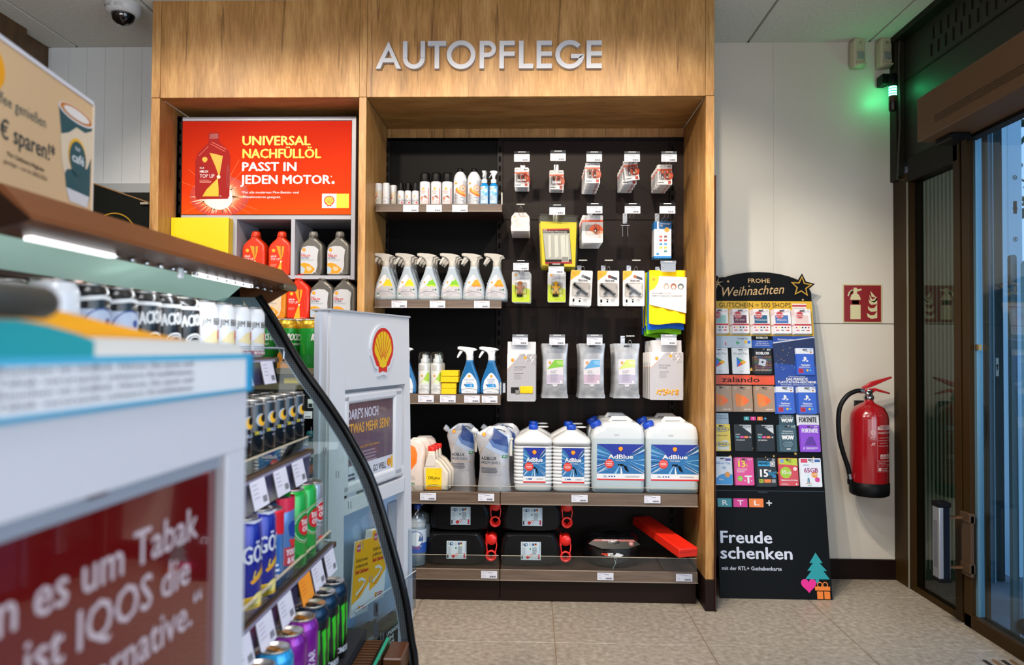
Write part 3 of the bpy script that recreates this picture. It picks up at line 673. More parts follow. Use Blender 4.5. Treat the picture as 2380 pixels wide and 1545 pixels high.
K1 = can(Kit('care_spray_can', 'spray can'), .0172, .079, mt('#d9d0bf', .4), l_cream, True, .031, .0172, False, SW)
K2 = can(Kit('care_spray_can', 'spray can'), .0175, .109, SW, l_white, True, .002, .0172, False, SW)
K1.place((P(877.7, 473, 3.462).x, 3.479, Z1), 'cream spray can with white cap, leftmost on the top shelf'); K2.place((P(895.5, 473, 3.462).x, 3.479, Z1), 'plain white spray can with turned label, second on the top shelf')
K1.place((P(912, 470, 3.50).x, 3.522, Z1), 'white spray can set back behind the second can, third on the top shelf')
K2.place((P(895.5, 470, 3.50).x + .006, 3.54, Z1), 'white spray can in the back row, hidden behind the second can')
def l_tire(q):
    q.rect(-.048, .048, .006, .122, mt('#c9c9ce', .4, .3), 1)
    q.poly([(-.033, .05), (-.02, .075), (-.008, .095), (.004, .122), (-.033, .122)], mt('#e8e8ec', .4), 2)
    q.shell(-.018, .108, .012, 3)
    q.poly([(-.022, .078), (-.01, .060), (.010, .048), (.033, .045), (.033, .06), (.012, .066), (-.004, .077), (-.012, .092)], OR, 3); q.poly([(-.018, .082), (-.006, .068), (.010, .058), (.033, .054), (.033, .06), (.012, .066), (-.004, .077), (-.012, .092)], mt('#ffa61c', .4), 4)
    q.disc(.017, .084, .019, mt('#dcb59a', .4), 4); q.ring(.017, .084, .018, .004, mt('#c98e6c', .4), 5); q.disc(.017, .084, .004, mt('#9c9ca3', .4, .5), 6)
    for a in range(5): q.line([(.017, .084), (.017 + .014 * math.cos(a * 1.257), .084 + .014 * math.sin(a * 1.257))], .003, mt('#e9cdb6', .4), 5)
    q.text('TIRE', -.026, .0535, .004, INK); q.text('REPAIR', -.026, .046, .005, INK); q.text('REIFENPANNEN', -.026, .037, .0045, INK, wid=.043); q.text('SPRAY', -.026, .0305, .005, INK)
    q.line([(-.03, .018), (-.016, .026), (.0, .028), (.018, .024), (.03, .014)], .0014, INK, 3); q.lines(-.024, .020, .032, 4, .004, .0012, mt('#77777c', .5), 3, 6)
for n_, (px, y) in enumerate(((1067.5, 3.498), (1100, 3.498), (1072, 3.575), (1103.5, 3.575))):
    pass
K = Kit('tyre_repair_spray_can', 'spray can')
q = B(); r = .0325; q.lathe([(r * .96, 0), (r, .004), (r, .125), (r * .98, .136), (r * .86, .150), (r * .62, .163), (r * .42, .170)], mt('#dcdfe6', .35, 0, .3), 30); K.part('body', q)
q = B(); q.R = r + .0002; l_tire(q); K.part('label', q)
q = B(); q.lathe([(.014, .168), (.015, .171), (.014, .185), (.011, .188), (.0005, .188)], BLK, 18); K.part('valve_cap', q)
q = B(); q.tube([(.012, .004, .180), (.026, .006, .183), (.038, .010, .180), (.040, .012, .165), (.038, .014, .09)], .0022, BLK, 6); K.part('hose', q)
for px, y, l in ((1067.5, 3.497, 'left of the two front'), (1100, 3.497, 'right of the two front'), (1072, 3.58, 'left of the two rear'), (1105, 3.58, 'right of the two rear')):
    K.place((P(px, 470, y - .035).x, y, Z1), 'tall white dome-topped tyre repair can with orange wheel print, %s ones' % l, 0, 'tyre repair cans')
# small blue sprays
BLU = mt('#1687cf', .12, 0, .4); BLUL = mt('#6fb9e6', .3)
def small_spray(turn):
    K = Kit('small_pump_spray', 'spray bottle'); q = B()
    q.lathe([(.019, 0), (.0215, .003), (.0215, .094), (.019, .103), (.012, .110), (.0115, .114)], BLU, 24); K.part('body', q)
    q = B(); q.R = .0217; q.rect(-.021, .021, .010, .094, mt('#bcd4e6', .4), 1); q.poly([(-.002, .052), (.021, .048), (.021, .094), (.006, .094), (-.012, .065)], BLUL, 2)
    q.disc(.008, .073, .009, mt('#cfe6f5', .4), 3, 8)
    for a in range(6): q.line([(.008, .073), (.008 + .013 * math.cos(a * PI / 3), .073 + .013 * math.sin(a * PI / 3))], .002, mt('#e3f1fa', .4), 4)
    q.shell(-.013, .084, .008, 3); q.line([(-.021, .032), (-.01, .045), (.003, .049), (.014, .044), (.021, .036)], .0013, mt('#3e5468', .5), 3); q.lines(-.014, .039, .024, 3, .005, .0013, mt('#6f8294', .5), 3, 3); K.part('label', q)
    q = B(); q.lathe([(.0135, .112), (.0138, .128), (.012, .131)], mt('#dfe3e8', .2), 20); K.part('collar', q)
    q = B(); q.slab([(-.006, .130), (.006, .130), (.008, .148), (.019, .166), (.014, .171), (-.002, .174), (-.018, .170), (-.019, .165), (-.010, .160)], -.008, .008, .003, mt('#e6e9ee', .25), 2); q.slab([(-.010, .162), (-.018, .148), (-.024, .139), (-.022, .138), (-.013, .148), (-.006, .158)], -.004, .004, .001, mt('#e6e9ee', .25), 1)
    K.part('pump_head', q); return K
K = small_spray(0)
r = K.place((P(1125, 468, 3.462).x, 3.484, Z1), 'small blue pump spray with head facing front, right end of the top shelf'); [setattr(c, 'rotation_euler', (0, 0, 1.35)) for c in r.children if c.name.startswith('pump')]
K.place((P(1146.5, 468, 3.462).x, 3.484, Z1), 'small blue pump spray with head turned sideways, at the right end of the top shelf')
# shelf 3
def l_cock(q):
    q.rect(-.030, .030, .003, .112, mt('#e4e4e2', .4), 1); q.poly([(.0, .070), (.008, .088), (.018, .104), (.030, .108), (.030, .060), (.014, .064)], mt('#a9cf3a', .4), 2); q.poly([(-.014, .055), (.0, .072), (.014, .062), (.028, .058), (.028, .05)], mt('#dcebc0', .4), 2)
    q.line([(-.024, .050), (-.010, .062), (.004, .080)], .0012, mt('#f0a63a', .5), 3); q.shell(-.007, .088, .010, 3); q.text('COCKPIT', -.014, .040, .0055, GREY); q.text('SPRAY', -.014, .032, .0055, GREY)
    q.line([(-.028, .016), (-.016, .026), (0, .029), (.016, .024), (.028, .014)], .0013, INK, 3); q.lines(-.014, .024, .028, 3, .004, .0012, GREY, 3, 4); q.lines(-.029, .09, .006, 12, .0045, .0014, GREY, 3, 8)
K = can(Kit('cockpit_spray_can', 'spray can'), .0295, .150, mt('#dcdcd8', .3, .3), l_cock)
q = B(); q.lathe([(.0285, .149), (.029, .152), (.029, .186), (.026, .197), (.018, .202), (.0005, .203)], glass('#f2f5f4', .06), 24); K.part('clear_cap', q)
q = B(); q.lathe([(.018, .149), (.018, .168), (.011, .172), (.010, .186), (.0005, .187)], SW, 18); K.part('nozzle', q)
for px, y, l in ((984, 3.468, 'left of the two front'), (1013, 3.468, 'right of the two front'), (988, 3.535, 'left of the two rear'), (1018, 3.535, 'right of the two rear')):
    K.place((P(px, 912, y - .028).x, y, Z3), 'white and green cockpit spray can with clear cap, %s ones' % l, 0, 'cockpit spray cans')
SPG = noisemat('sponge', [(.35, '#d9a800'), (.6, '#f5cb12')], ns=260, r=.9, bump=.8)
for i, (px, z, w, l) in enumerate(((1042.5, .001, .070, 'bottom of the front stack'), (1043, .029, .070, 'second in the front stack'), (1044.5, .058, .084, 'third, jutting out of the front stack'), (1045, .087, .082, 'top of the front stack'))):
    q = B(); q.box(-w / 2, w / 2, 0, .09, 0, .0275, SPG, .002, 1); h = ob('sponge', q, None, (P(px, 910, 3.435).x, 3.436 - (.006 if i > 1 else 0), Z3 + z)); tag(h, 'yellow car sponge, %s on the third shelf' % l, 'sponge', 'yellow sponges')
CB_ = mt('#2f86cc', .06, 0, .3, 0, 1, .35, key='blueliq'); CLB = mt('#d9e4ea', .15)
def l_ice(kind):
    def f(q):
        q.poly([(-.037, .006), (.037, .006), (.039, .04), (.033, .068), (.012, .098), (0, .106), (-.012, .098), (-.033, .068), (-.039, .04)], mt('#e6eaf0', .45), 1)
        q.line([(-.037, .006), (-.039, .04), (-.033, .068), (-.012, .098), (0, .106), (.012, .098), (.033, .068), (.039, .04), (.037, .006)], .0012, mt('#7fa6cf', .4), 2)
        q.shell(0, .088, .013, 2); B_ = mt('#2d6fae', .5)
        if kind: q.text('SCHEIBEN-', 0, .071, .0058, B_, 'c', .01); q.text('ENTEISER', 0, .063, .0058, B_, 'c', .01)
        else: q.text('EISBLOCKER', 0, .068, .0058, B_, 'c', .01)
        q.lines(-.016, .060, .032, 2, .003, .001, B_, 2, 1)
        q.poly([(-.020, .036), (.024, .036), (.019, .052), (-.014, .052)], mt('#2196dd', .4), 2); q.poly([(-.026, .046), (-.017, .040), (-.012, .045), (-.022, .052)], mt('#155e9a', .4), 3)
        for a in range(3): q.line([(.008 - .006 * math.cos(a * 1.05), .044 - .006 * math.sin(a * 1.05)), (.008 + .006 * math.cos(a * 1.05), .044 + .006 * math.sin(a * 1.05))], .001, WHT, 3)
        q.line([(-.04, .020), (-.02, .028), (0, .030), (.02, .028), (.04, .020)], .0013, INK, 3); q.lines(-.02, .016, .03, 2, .003, .001, GREY, 2, 1); q.text('500 ml', .012, .011, .0028, B_)
    return f
KI = [trigger(Kit('deicer_spray_bottle', 'spray bottle'), None, mt('#e4e6ea', .3), l_ice(k_), .985, 1, CB_) for k_ in (0, 1)]
KI[0].place((P(1090.5, 912, 3.445).x, 3.472, Z3), 'blue trigger bottle labelled EISBLOCKER on the third shelf')
KI[1].place((P(1141.5, 912, 3.445).x, 3.472, Z3), 'blue trigger bottle labelled SCHEIBEN-ENTEISER on the third shelf')
KI[0].place((P(941, 912, 3.445).x, 3.472, Z3), 'blue trigger bottle half hidden behind the tall white totem, third shelf')
q = B(); q.box(-.012, .012, -.0015, 0, -.03, .04, CLEAR); q.y = -.0015; q.rect(-.009, .009, -.015, .03, mt('#d8dbe4', .4), 1)
tag(ob('shelf_end_card', q, None, tuple(P(1171, 905, 3.40)), .9), 'small clear ticket holder clipped at the right end of the third shelf', 'ticket holder')

# ------------------------------------------------------------ fluid canisters on the fourth shelf
def zramp(key, stops, r=.3, coat=.2, trans=0):
    M = bpy.data.materials.new('mat_' + key); M.use_nodes = True; t = M.node_tree; p = t.nodes['Principled BSDF']
    tc = t.nodes.new('ShaderNodeTexCoord'); s = t.nodes.new('ShaderNodeSeparateXYZ'); c = t.nodes.new('ShaderNodeValToRGB'); mr = t.nodes.new('ShaderNodeMapRange')
    z0, z1 = stops[0][0], stops[-1][0]; mr.inputs[1].default_value = z0; mr.inputs[2].default_value = z1
    t.links.new(tc.outputs['Object'], s.inputs[0]); t.links.new(s.outputs['Z'], mr.inputs[0]); t.links.new(mr.outputs[0], c.inputs[0]); t.links.new(c.outputs[0], p.inputs['Base Color'])
    e = c.color_ramp.elements
    for i, (z, col) in enumerate(stops):
        q = e[i] if i < 2 else e.new(1); q.position = (z - z0) / (z1 - z0); q.color = hx(col)
    p.inputs['Roughness'].default_value = r; p.inputs['Coat Weight'].default_value = coat; return M
DKB = mt('#0c2f9c', .35, 0, .3); MIDB = mt('#1c6fae', .35, 0, .3); LTB = mt('#8cc4ea', .35, 0, .3); NAVY = mt('#0b2440', .35, 0, .3); CAPB = mt('#0f49c4', .35)
def adblue_label(q, x0, x1, z0, z1, vs='VON SHELL', small=False):
    w, h = x1 - x0, z1 - z0; X = lambda u: x0 + u * w; Z = lambda v: z0 + v * h
    q.rect(x0, x1, z0, z1, mt('#eceef2', .4), 1); b0 = .18
    q.rect(x0, x1, Z(b0), z1, MIDB, 2); q.poly([(X(0), Z(1)), (X(1), Z(1)), (X(.88), Z(.86)), (X(.62), Z(.62)), (X(.38), Z(.62)), (X(.2), Z(.86))], DKB, 3)
    rn = random.Random(5)
    for i in range(34):
        a = rn.uniform(-.95, .95); sgn = 1 if i % 2 else -1; y0 = .52 + rn.uniform(-.02, .1)
        xa, xb = .5 + sgn * rn.uniform(.12, .25), .5 + sgn * .5; sl = a * .9
        ya = y0 + (xa - .5) * sgn * sl; yb = y0 + .5 * sl * 1.2; yb = max(b0 + .01, min(.985, yb)); ya = max(b0 + .02, min(.97, ya))
        q.poly([(X(xa), Z(ya)), (X(xb), Z(yb - .012)), (X(xb), Z(min(.995, yb + .012)))], [LTB, WHT, LTB, DKB, NAVY][i % 5], 4)
    q.poly([(X(.36), Z(b0)), (X(.475), Z(.42)), (X(.485), Z(.42)), (X(.41), Z(b0))], LTB, 5); q.poly([(X(.50), Z(b0)), (X(.50), Z(.38)), (X(.51), Z(.38)), (X(.54), Z(b0))], WHT, 5)
    q.poly([(X(.55), Z(.42)), (X(.62), Z(.40)), (X(.68), Z(.22)), (X(.6), Z(.28))], BLK, 5); q.rect(X(.44), X(.56), Z(.40), Z(.45), BLK, 5)
    q.shell(X(.5), Z(.87), h * .13, 5); q.text('AdBlue', X(.5), Z(.60), h * .115, WHT, 'c', .035, 6, wid=w * (.72 if small else .52)); q.text(vs, X(.5), Z(.53), h * .038, WHT, 'c', 0, 6)
    q.disc(X(.26), Z(.46), h * .125, mt('#e8321e', .4), 6, 20); q.text('DIESEL', X(.26), Z(.44), h * .042, WHT, 'c', .03, 7); q.text('FÜR MODERNE', X(.26), Z(.51), h * .02, WHT, 'c', 0, 7); q.text('FAHRZEUGE', X(.26), Z(.40), h * .02, WHT, 'c', 0, 7)
    for k in range(3): q.disc(X(.26 + k * .055), Z(.105), h * .022, mt('#1d5aa8', .4), 3, 10)
    q.lines(X(.13), Z(.125), w * .09, 2, h * .03, h * .012, MIDB, 3, 1); q.lines(X(.6), Z(.12), w * .3, 2, h * .025, h * .01, GREY, 3, 2)
    q.rect(x0, x1, Z(.0), Z(.04), mt('#e0242a', .4), 3)
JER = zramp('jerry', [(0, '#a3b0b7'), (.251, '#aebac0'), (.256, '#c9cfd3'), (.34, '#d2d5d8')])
K = Kit('fluid_canister', 'canister'); q = B(); w = .123
o = [(-.105, 0), (.105, 0), (.119, .008), (.122, .03), (.1235, .15), (.121, .27), (.112, .306), (.092, .322), (.06, .328), (-.055, .326), (-.070, .322), (-.074, .306), (-.098, .300), (-.115, .285), (-.121, .262), (-.1235, .15), (-.122, .03), (-.119, .008)]
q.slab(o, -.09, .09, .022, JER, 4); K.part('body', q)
q = B(); q.tube([(-.03, 0, .322), (-.02, 0, .338), (.05, 0, .338), (.07, 0, .322)], .011, mt('#e6e8ea', .3), 8); K.part('handle', q)
q = B(); q.T = Matrix.Translation((-.094, 0, .3)) @ Matrix.Rotation(-.45, 4, 'Y'); q.lathe([(.026, 0), (.0265, .002), (.0265, .02), (.023, .024), (.0005, .024)], CAPB, 20)
for k in range(16): a = k * PI / 8; q.box(.0262 * math.cos(a) - .001, .0262 * math.cos(a) + .001, .0262 * math.sin(a) - .001, .0262 * math.sin(a) + .001, .003, .019, mt('#0a3aa8', .4))
K.part('cap', q)
q = B(); q.y = -.09; adblue_label(q, -.099, .119, .062, .228); q.lines(-.02, .273, .03, 2, .005, .003, mt('#b5b9bd', .4), 1, 4); K.part('label', q)
q = B(); q.T = Matrix.Translation((-.1236, 0, 0)) @ Matrix.Rotation(-PI / 2, 4, 'Z'); q.y = 0; q.rect(-.05, .055, .065, .225, mt('#e7e9ec', .4), 1); q.lines(-.04, .22, .08, 26, .006, .002, GREY, 2, 4); K.part('side_label', q)
for px, y, l in ((1437, 3.455, 'left, front'), (1437, 3.655, 'left, behind'), (1563, 3.455, 'right, front'), (1563, 3.655, 'right, behind')):
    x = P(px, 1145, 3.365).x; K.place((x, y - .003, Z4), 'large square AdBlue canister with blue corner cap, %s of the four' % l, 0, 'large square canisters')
RIBM = mt('#e2e3e4', .25, 0, .4)
K = Kit('ribbed_canister', 'canister'); q = B(); rg = []
def rr_(z, w, d, e=5): rg.append(ring(0, 0, z, w, d, e, 40))
rr_(0, .075, .055); rr_(.004, .084, .063); rr_(.012, .088, .067); rr_(.03, .0885, .0675); z = .034
while z < .205:
    rr_(z, .0885, .0675); rr_(z + .003, .0915, .0695); rr_(z + .0095, .0915, .0695); rr_(z + .0125, .0885, .0675); rr_(z + .0155, .0868, .066); z += .0165
rr_(.210, .090, .068); rr_(.234, .091, .069); rr_(.246, .085, .064, 4); rr_(.262, .06, .05, 3); rr_(.276, .035, .032, 2.4); rr_(.284, .019, .019, 2); rr_(.294, .018, .018, 2)
q.loft(rg, RIBM); K.part('body', q)
q = B(); q.lathe([(.0215, .284), (.0222, .286), (.0222, .304), (.019, .307), (.0005, .307)], CAPB, 22); K.part('cap', q)
q = B(); q.T = Matrix.Translation((.045, 0, .292)); q.tube([(.024 * math.cos(a * PI / 9), .014 * math.sin(a * PI / 9), .004) for a in range(18)], .003, RIBM, 6, True); K.part('carry_ring', q)
q = B(); q.y = -.0712; adblue_label(q, -.0465, .0575, .044, .206, 'VON SHELL', True); K.part('label', q)
for px, y, l in ((1239, 3.445, 'left, front'), (1239, 3.60, 'left, behind'), (1329, 3.445, 'right, front'), (1326, 3.60, 'right, behind')):
    K.place((P(px, 1135, 3.375).x, y, Z4), 'white ribbed AdBlue canister with blue screw cap, %s of the four' % l, 0, 'ribbed canisters')
# OKplus dosing bottles
K = Kit('additive_bottle', 'bottle'); q = B(); CRM = mt('#e8d9c4', .3, 0, .3)
q.slab([(-.050, 0), (.050, 0), (.058, .006), (.0585, .06), (.058, .085), (.05, .096), (.02, .135), (.004, .145), (-.004, .150), (-.008, .185), (-.036, .185), (-.042, .150), (-.047, .120), (-.052, .116), (-.0585, .108), (-.0585, .006)][::1], -.024, .024, .010, CRM, 3); K.part('body', q)
q = B(); q.lathe([(.0185, .182), (.0192, .184), (.0192, .203), (.017, .205), (.0005, .205)], mt('#ea2a20', .35), 20, (-.022, 0, 0)); K.part('cap', q)
q = B(); q.slab([(-.052, .1135), (-.004, .1135), (-.001, .14), (-.010, .172), (-.034, .172), (-.048, .14)], -.026, .026, .004, mt('#e8dcd2', .25), 2); K.part('dosing_chamber', q)
q = B(); q.y = -.024; q.rect(-.047, .028, .006, .106, mt('#ffd80a', .45), 1); q.rect(-.047, .028, .006, .020, mt('#f7a01a', .45), 2); q.text('OKplus', -.009, .055, .0135, BLK, 'c', .02, wid=.056); q.ring(.009, .090, .012, .0008, OR, 2); q.lines(-.018, .048, .04, 1, .004, .0015, OR, 2, 1); q.line([(-.044, .026), (-.02, .030), (0, .031), (.026, .025)], .0015, INK, 2); q.lines(-.04, .024, .06, 1, .003, .0015, INK, 2); q.text('Inhalt: 250 ml', -.014, .010, .0035, WHT); K.part('label', q)
for i in range(3): K.place((P(1012.5, 1140, 3.37).x + i * .007, 3.395 + i * .052, Z4), 'cream OKplus bottle with red cap, %s' % ['front one with yellow label', 'second in the file', 'last in the file'][i], 0, 'additive bottles')
# refill pouches
def pouch(kit, wz, label, mat, spout=None, strap=False, T=.045):
    """wz: (z, cx, halfwidth, halfdepth)"""
    q = B(); q.loft([ring(cx, 0, z, w, d, 2.3, 36) for z, cx, w, d in wz], mat); kit.part('pouch', q)
    def S(x, z):
        for a, b_ in zip(wz, wz[1:]):
            if a[0] <= z <= b_[0]:
                t = (z - a[0]) / (b_[0] - a[0]); cx, w, d = (a[i] * (1 - t) + b_[i] * t for i in (1, 2, 3))
                u = min(1, abs((x - cx) / w)); return -d * (1 - u ** 2.3) ** (1 / 2.3)
        return -.001
    q = B(); q.S = S; label(q); kit.part('label', q)
    if spout:
        q = B(); (x, z, a) = spout; q.T = Matrix.Translation((x, 0, z)) @ Matrix.Rotation(a, 4, 'Y'); q.lathe([(.010, -.01), (.0105, .0), (.0145, .001), (.0145, .024), (.012, .027), (.0005, .027)], mt('#eceef0', .3), 18); kit.part('screw_spout', q)
    return kit
SIL = noisemat('pouch_silver', [(.35, '#98989d'), (.65, '#b4b4b9')], ns=9, r=.25, bump=.5, metal=.25, coat=.4)
def l_pouch(q):
    q.poly([(-.004, .30), (-.012, .262), (-.030, .235), (-.052, .208), (.062, .150), (.066, .20), (.062, .25), (.03, .275)], mt('#9fb1cc', .3), 1)
    q.poly([(-.004, .295), (-.010, .262), (-.028, .237), (-.008, .205), (.064, .175), (.066, .21), (.060, .25), (.03, .27)], mt('#4f6fa6', .3), 2)
    q.poly([(0, .29), (-.004, .262), (-.016, .243), (.0, .222), (.064, .205), (.064, .22), (.058, .25), (.03, .268)], mt('#12387c', .3), 3)
    q.line([(-.070, .170), (-.056, .200), (-.030, .228), (-.012, .250), (-.006, .275)], .0016, mt('#d9a24a', .4), 4); q.shell(-.050, .262, .020, 4)
    q.text('ADBLUE', -.062, .146, .014, mt('#22242c', .5), 'l', .012, wid=.072); q.text('FROM SHELL', -.062, .127, .012, mt('#3c3e48', .5), 'l', 0, wid=.092)
    q.line([(-.062, .118), (.062, .118)], .001, mt('#d9a24a', .5), 3); q.lines(-.062, .110, .08, 5, .0055, .0022, mt('#3c3e48', .5), 3, 5); q.lines(-.062, .078, .10, 1, .005, .001, GREY, 3, 2)
    q.rect(.036, .062, .155, .167, mt('#0f7a3c', .4), 3); q.text('65%', .049, .158, .007, WHT, 'c', .01, 5)
K = pouch(Kit('refill_pouch', 'pouch'), [(0, 0, .080, .040), (.01, 0, .079, .042), (.05, 0, .074, .042), (.10, 0, .070, .04), (.16, 0, .070, .038), (.20, -.002, .078, .032), (.24, -.004, .088, .024), (.265, -.002, .082, .016), (.285, .006, .062, .010), (.30, .010, .036, .004)], l_pouch, SIL, (-.085, .268, -.95))
q = B(); q.box(.070, .084, -.012, .006, .16, .235, mt('#dcd9d2', .4), .003, 2); q.box(.066, .088, -.014, .008, .235, .245, mt('#dcd9d2', .4), .002, 1); K.part('pour_tube', q)
q = B(); q.tube([(.008, -.012, .288), (.03, -.012, .285), (.05, -.012, .276)], .003, mt('#8b8d96', .3), 6); K.part('handle_slot', q)
h = K.place((P(1072, 1118, 3.47).x, 3.53, Z4), 'silver AdBlue refill pouch leaning back with bent spout, left of the pair', .06); h.scale = (.84, .8, 1)
K.place((P(1148, 1130, 3.375).x, 3.42, Z4), 'silver AdBlue refill pouch standing at the shelf front, right of the pair', 0)
K.place((P(1168, 1118, 3.50).x, 3.56, Z4), 'grey-blue refill pouch behind the right silver pouch', -.1)
def l_cool(q):
    O1 = mt('#f5770f', .35); q.poly([(-.055, .10), (-.035, .085), (-.01, .09), (.02, .13), (.022, .17), (.01, .20), (-.02, .215), (-.05, .20)], O1, 1); q.poly([(-.045, .15), (-.025, .11), (-.005, .13), (-.01, .19), (-.03, .20)], mt('#ffa24a', .35), 2)
    q.text('COOLANT', -.052, .062, .008, GREY, wid=.06); q.text('FROSTSCHUTZ', -.052, .052, .008, GREY, wid=.066); q.rect(-.008, .012, .028, .038, mt('#0f7a3c', .4), 2); q.text('65%', .002, .03, .006, WHT, 'c', .01, 4); q.line([(-.05, .035), (-.02, .034), (.005, .02), (.012, .004)], .0012, INK, 3)
K = pouch(Kit('coolant_pouch', 'pouch'), [(0, 0, .060, .032), (.01, 0, .060, .034), (.08, 0, .055, .034), (.15, 0, .058, .028), (.19, 0, .060, .018), (.22, 0, .048, .010), (.235, 0, .03, .004)], l_cool, mt('#e3cfc2', .3, 0, .3))
for i in range(3): K.place((P(958 + 8 * i, 1138, 3.38).x + .0, 3.405 + i * .075, Z4), 'white coolant pouch with orange print, %s, beside the white totem' % ['front one', 'second in the file', 'last in the file'][i], .08 * i, 'coolant pouches')

# ------------------------------------------------------------ bottom shelf
K = Kit('fuel_canister', 'canister'); JB = mt('#121214', .32, 0, .15); q = B()
# lying: long side left-right, depth into the shelf; front is the flat side with rounded shoulders
w2, h2 = .142, .155
q.T = Matrix.Identity(4)
rings = []
for y, k in ((0, .86), (.006, .94), (.02, 1), (.22, 1), (.24, .93)):
    rings.append([(x * k, y, h2 / 2 + (z - h2 / 2) * k) for x, z in sm2([(-.13, 0), (.125, 0), (.142, .03), (.142, .085), (.115, .15), (.10, .155), (-.105, .155), (-.125, .145), (-.142, .09), (-.142, .03)], 2)])
q.loft(rings, JB); K.part('body', q)
q = B(); q.y = 0; q.rect(-.045, .048, .032, .116, mt('#cfe0ea', .45), 1); X0 = -.045
q.rect(-.030, -.021, .095, .108, WHT, 1)
for k in range(36): q.rect(-.041 + (k % 6) * .0022, -.041 + (k % 6) * .0022 + .0016, .097 + (k // 6) * .0022, .097 + (k // 6) * .0022 + .0016, INK if (k * 7 + k // 5) % 3 else WHT, 2)
q.disc(-.020, .103, .007, mt('#2a6ea6', .5), 2, 14); q.disc(-.020, .103, .004, mt('#cfe0ea', .5), 3, 12); q.ring(-.001, .103, .005, .001, INK, 2, 12); q.rect(.008, .017, .098, .109, mt('#1c3f8a', .5), 2); q.rect(.019, .028, .098, .109, mt('#151515', .5), 2); q.rect(.019, .028, .098, .1016, mt('#e3c01a', .5), 3); q.rect(.019, .028, .1016, .1053, mt('#c3202a', .5), 3)
q.lines(-.041, .090, .02, 12, .0032, .001, GREY, 2, 3); q.lines(.008, .090, .022, 9, .004, .0014, INK, 2, 5); q.rect(-.042, -.036, .036, .054, INK, 2)
q.poly([(-.013, .055), (-.003, .045), (-.013, .035), (-.023, .045)], mt('#d02a2a', .5), 2); q.poly([(.002, .060), (.010, .052), (.002, .044), (-.006, .052)], mt('#d02a2a', .5), 2); q.poly([(.002, .057), (.007, .052), (.002, .047), (-.003, .052)], WHT, 3); q.disc(-.001, .083, .004, mt('#137a44', .5), 2, 8); q.text('Kraftstoffkanister', .041, .112, .005, mt('#2a6ea6', .5), rot=-PI / 2, wid=.05); q.rect(.035, .043, .036, .058, mt('#c22a4a', .5), 2)
K.part('label', q)
RC = mt('#f0221a', .32, 0, .2)
q = B(); q.T = Matrix.Translation((.165, .05, .118)) @ Matrix.Rotation(PI / 2, 4, 'X'); q.lathe([(.024, -.035), (.025, -.03), (.025, .03), (.022, .034), (.0005, .034)], RC, 20, sy=1); q.T = None; q.box(.136, .146, .02, .09, .09, .145, RC, .004, 1)
K.part('screw_cap', q)
q = B(); q.T = Matrix.Translation((.164, .02, .048)) @ Matrix.Rotation(PI / 2, 4, 'X'); q.lathe([(.016, -.04), (.018, .0), (.026, .012), (.026, .02), (.019, .02), (.014, .0), (.012, -.04)], RC, 20, cap=(0, 0)); K.part('pour_spout', q)
q = B(); q.tube([(.186, .03, .12), (.189, .02, .09), (.182, .012, .055), (.164, .01, .030), (.146, .012, .05), (.142, .02, .09), (.146, .03, .12)], .003, RC, 6); K.part('retaining_strap', q)
for px, yy, z, l in ((1060, 3.40, Z5, 'lower left'), (1069, 3.405, Z5 + .158, 'upper left'), (1233, 3.40, Z5, 'lower right'), (1236, 3.405, Z5 + .158, 'upper right')):
    K.place((P(px, 1300, yy).x, yy, z), 'black fuel canister lying on its side with red spout, %s of the four' % l, 0, 'black fuel canisters')
K = Kit('water_bottle', 'bottle'); q = B(); PETM = glass('#eaf2f7', .09, rough=.05)
q.lathe([(.035, 0), (.042, .006), (.043, .03), (.040, .05), (.043, .06), (.043, .175), (.038, .195), (.041, .205), (.034, .225), (.018, .25), (.014, .26), (.014, .27)], PETM, 24); K.part('bottle', q)
q = B(); q.lathe([(.036, .004), (.04, .01), (.041, .12), (.0405, .21), (.03, .222), (.0005, .223)], mt('#e4eff6', .12, alpha=.4), 20); K.part('water', q)
q = B(); q.lathe([(.0165, .262), (.0165, .282), (.014, .285), (.0005, .285)], mt('#153b96', .4), 18); K.part('cap', q)
q = B(); q.R = .0434; q.rect(-.075, .075, .065, .172, mt('#c8d8ea', .4), 1); q.rect(-.075, .075, .065, .11, mt('#2d58ae', .4), 2); q.ring(0, .13, .036, .003, mt('#14347c', .4), 3, 24); q.disc(0, .13, .033, mt('#e3ecf5', .4), 3, 20); q.poly([(.012, .12), (.020, .155), (.028, .12)], mt('#48669a', .4), 5); q.poly([(.022, .12), (.029, .148), (.034, .12)], mt('#48669a', .4), 5); q.text('DESTILLIERTES', 0, .095, .006, WHT, 'c', .01, 4); q.text('WASSER', 0, .084, .007, mt('#e05a6a', .4), 'c', .01, 4); K.part('label', q)
K.place((P(966, 1305, 3.37).x, 3.41, Z5), 'clear distilled water bottle with blue cap, front one on the bottom shelf', 0, 'distilled water bottles')
K.place((P(975, 1300, 3.46).x, 3.51, Z5), 'clear distilled water bottle behind the front one on the bottom shelf', 0, 'distilled water bottles')
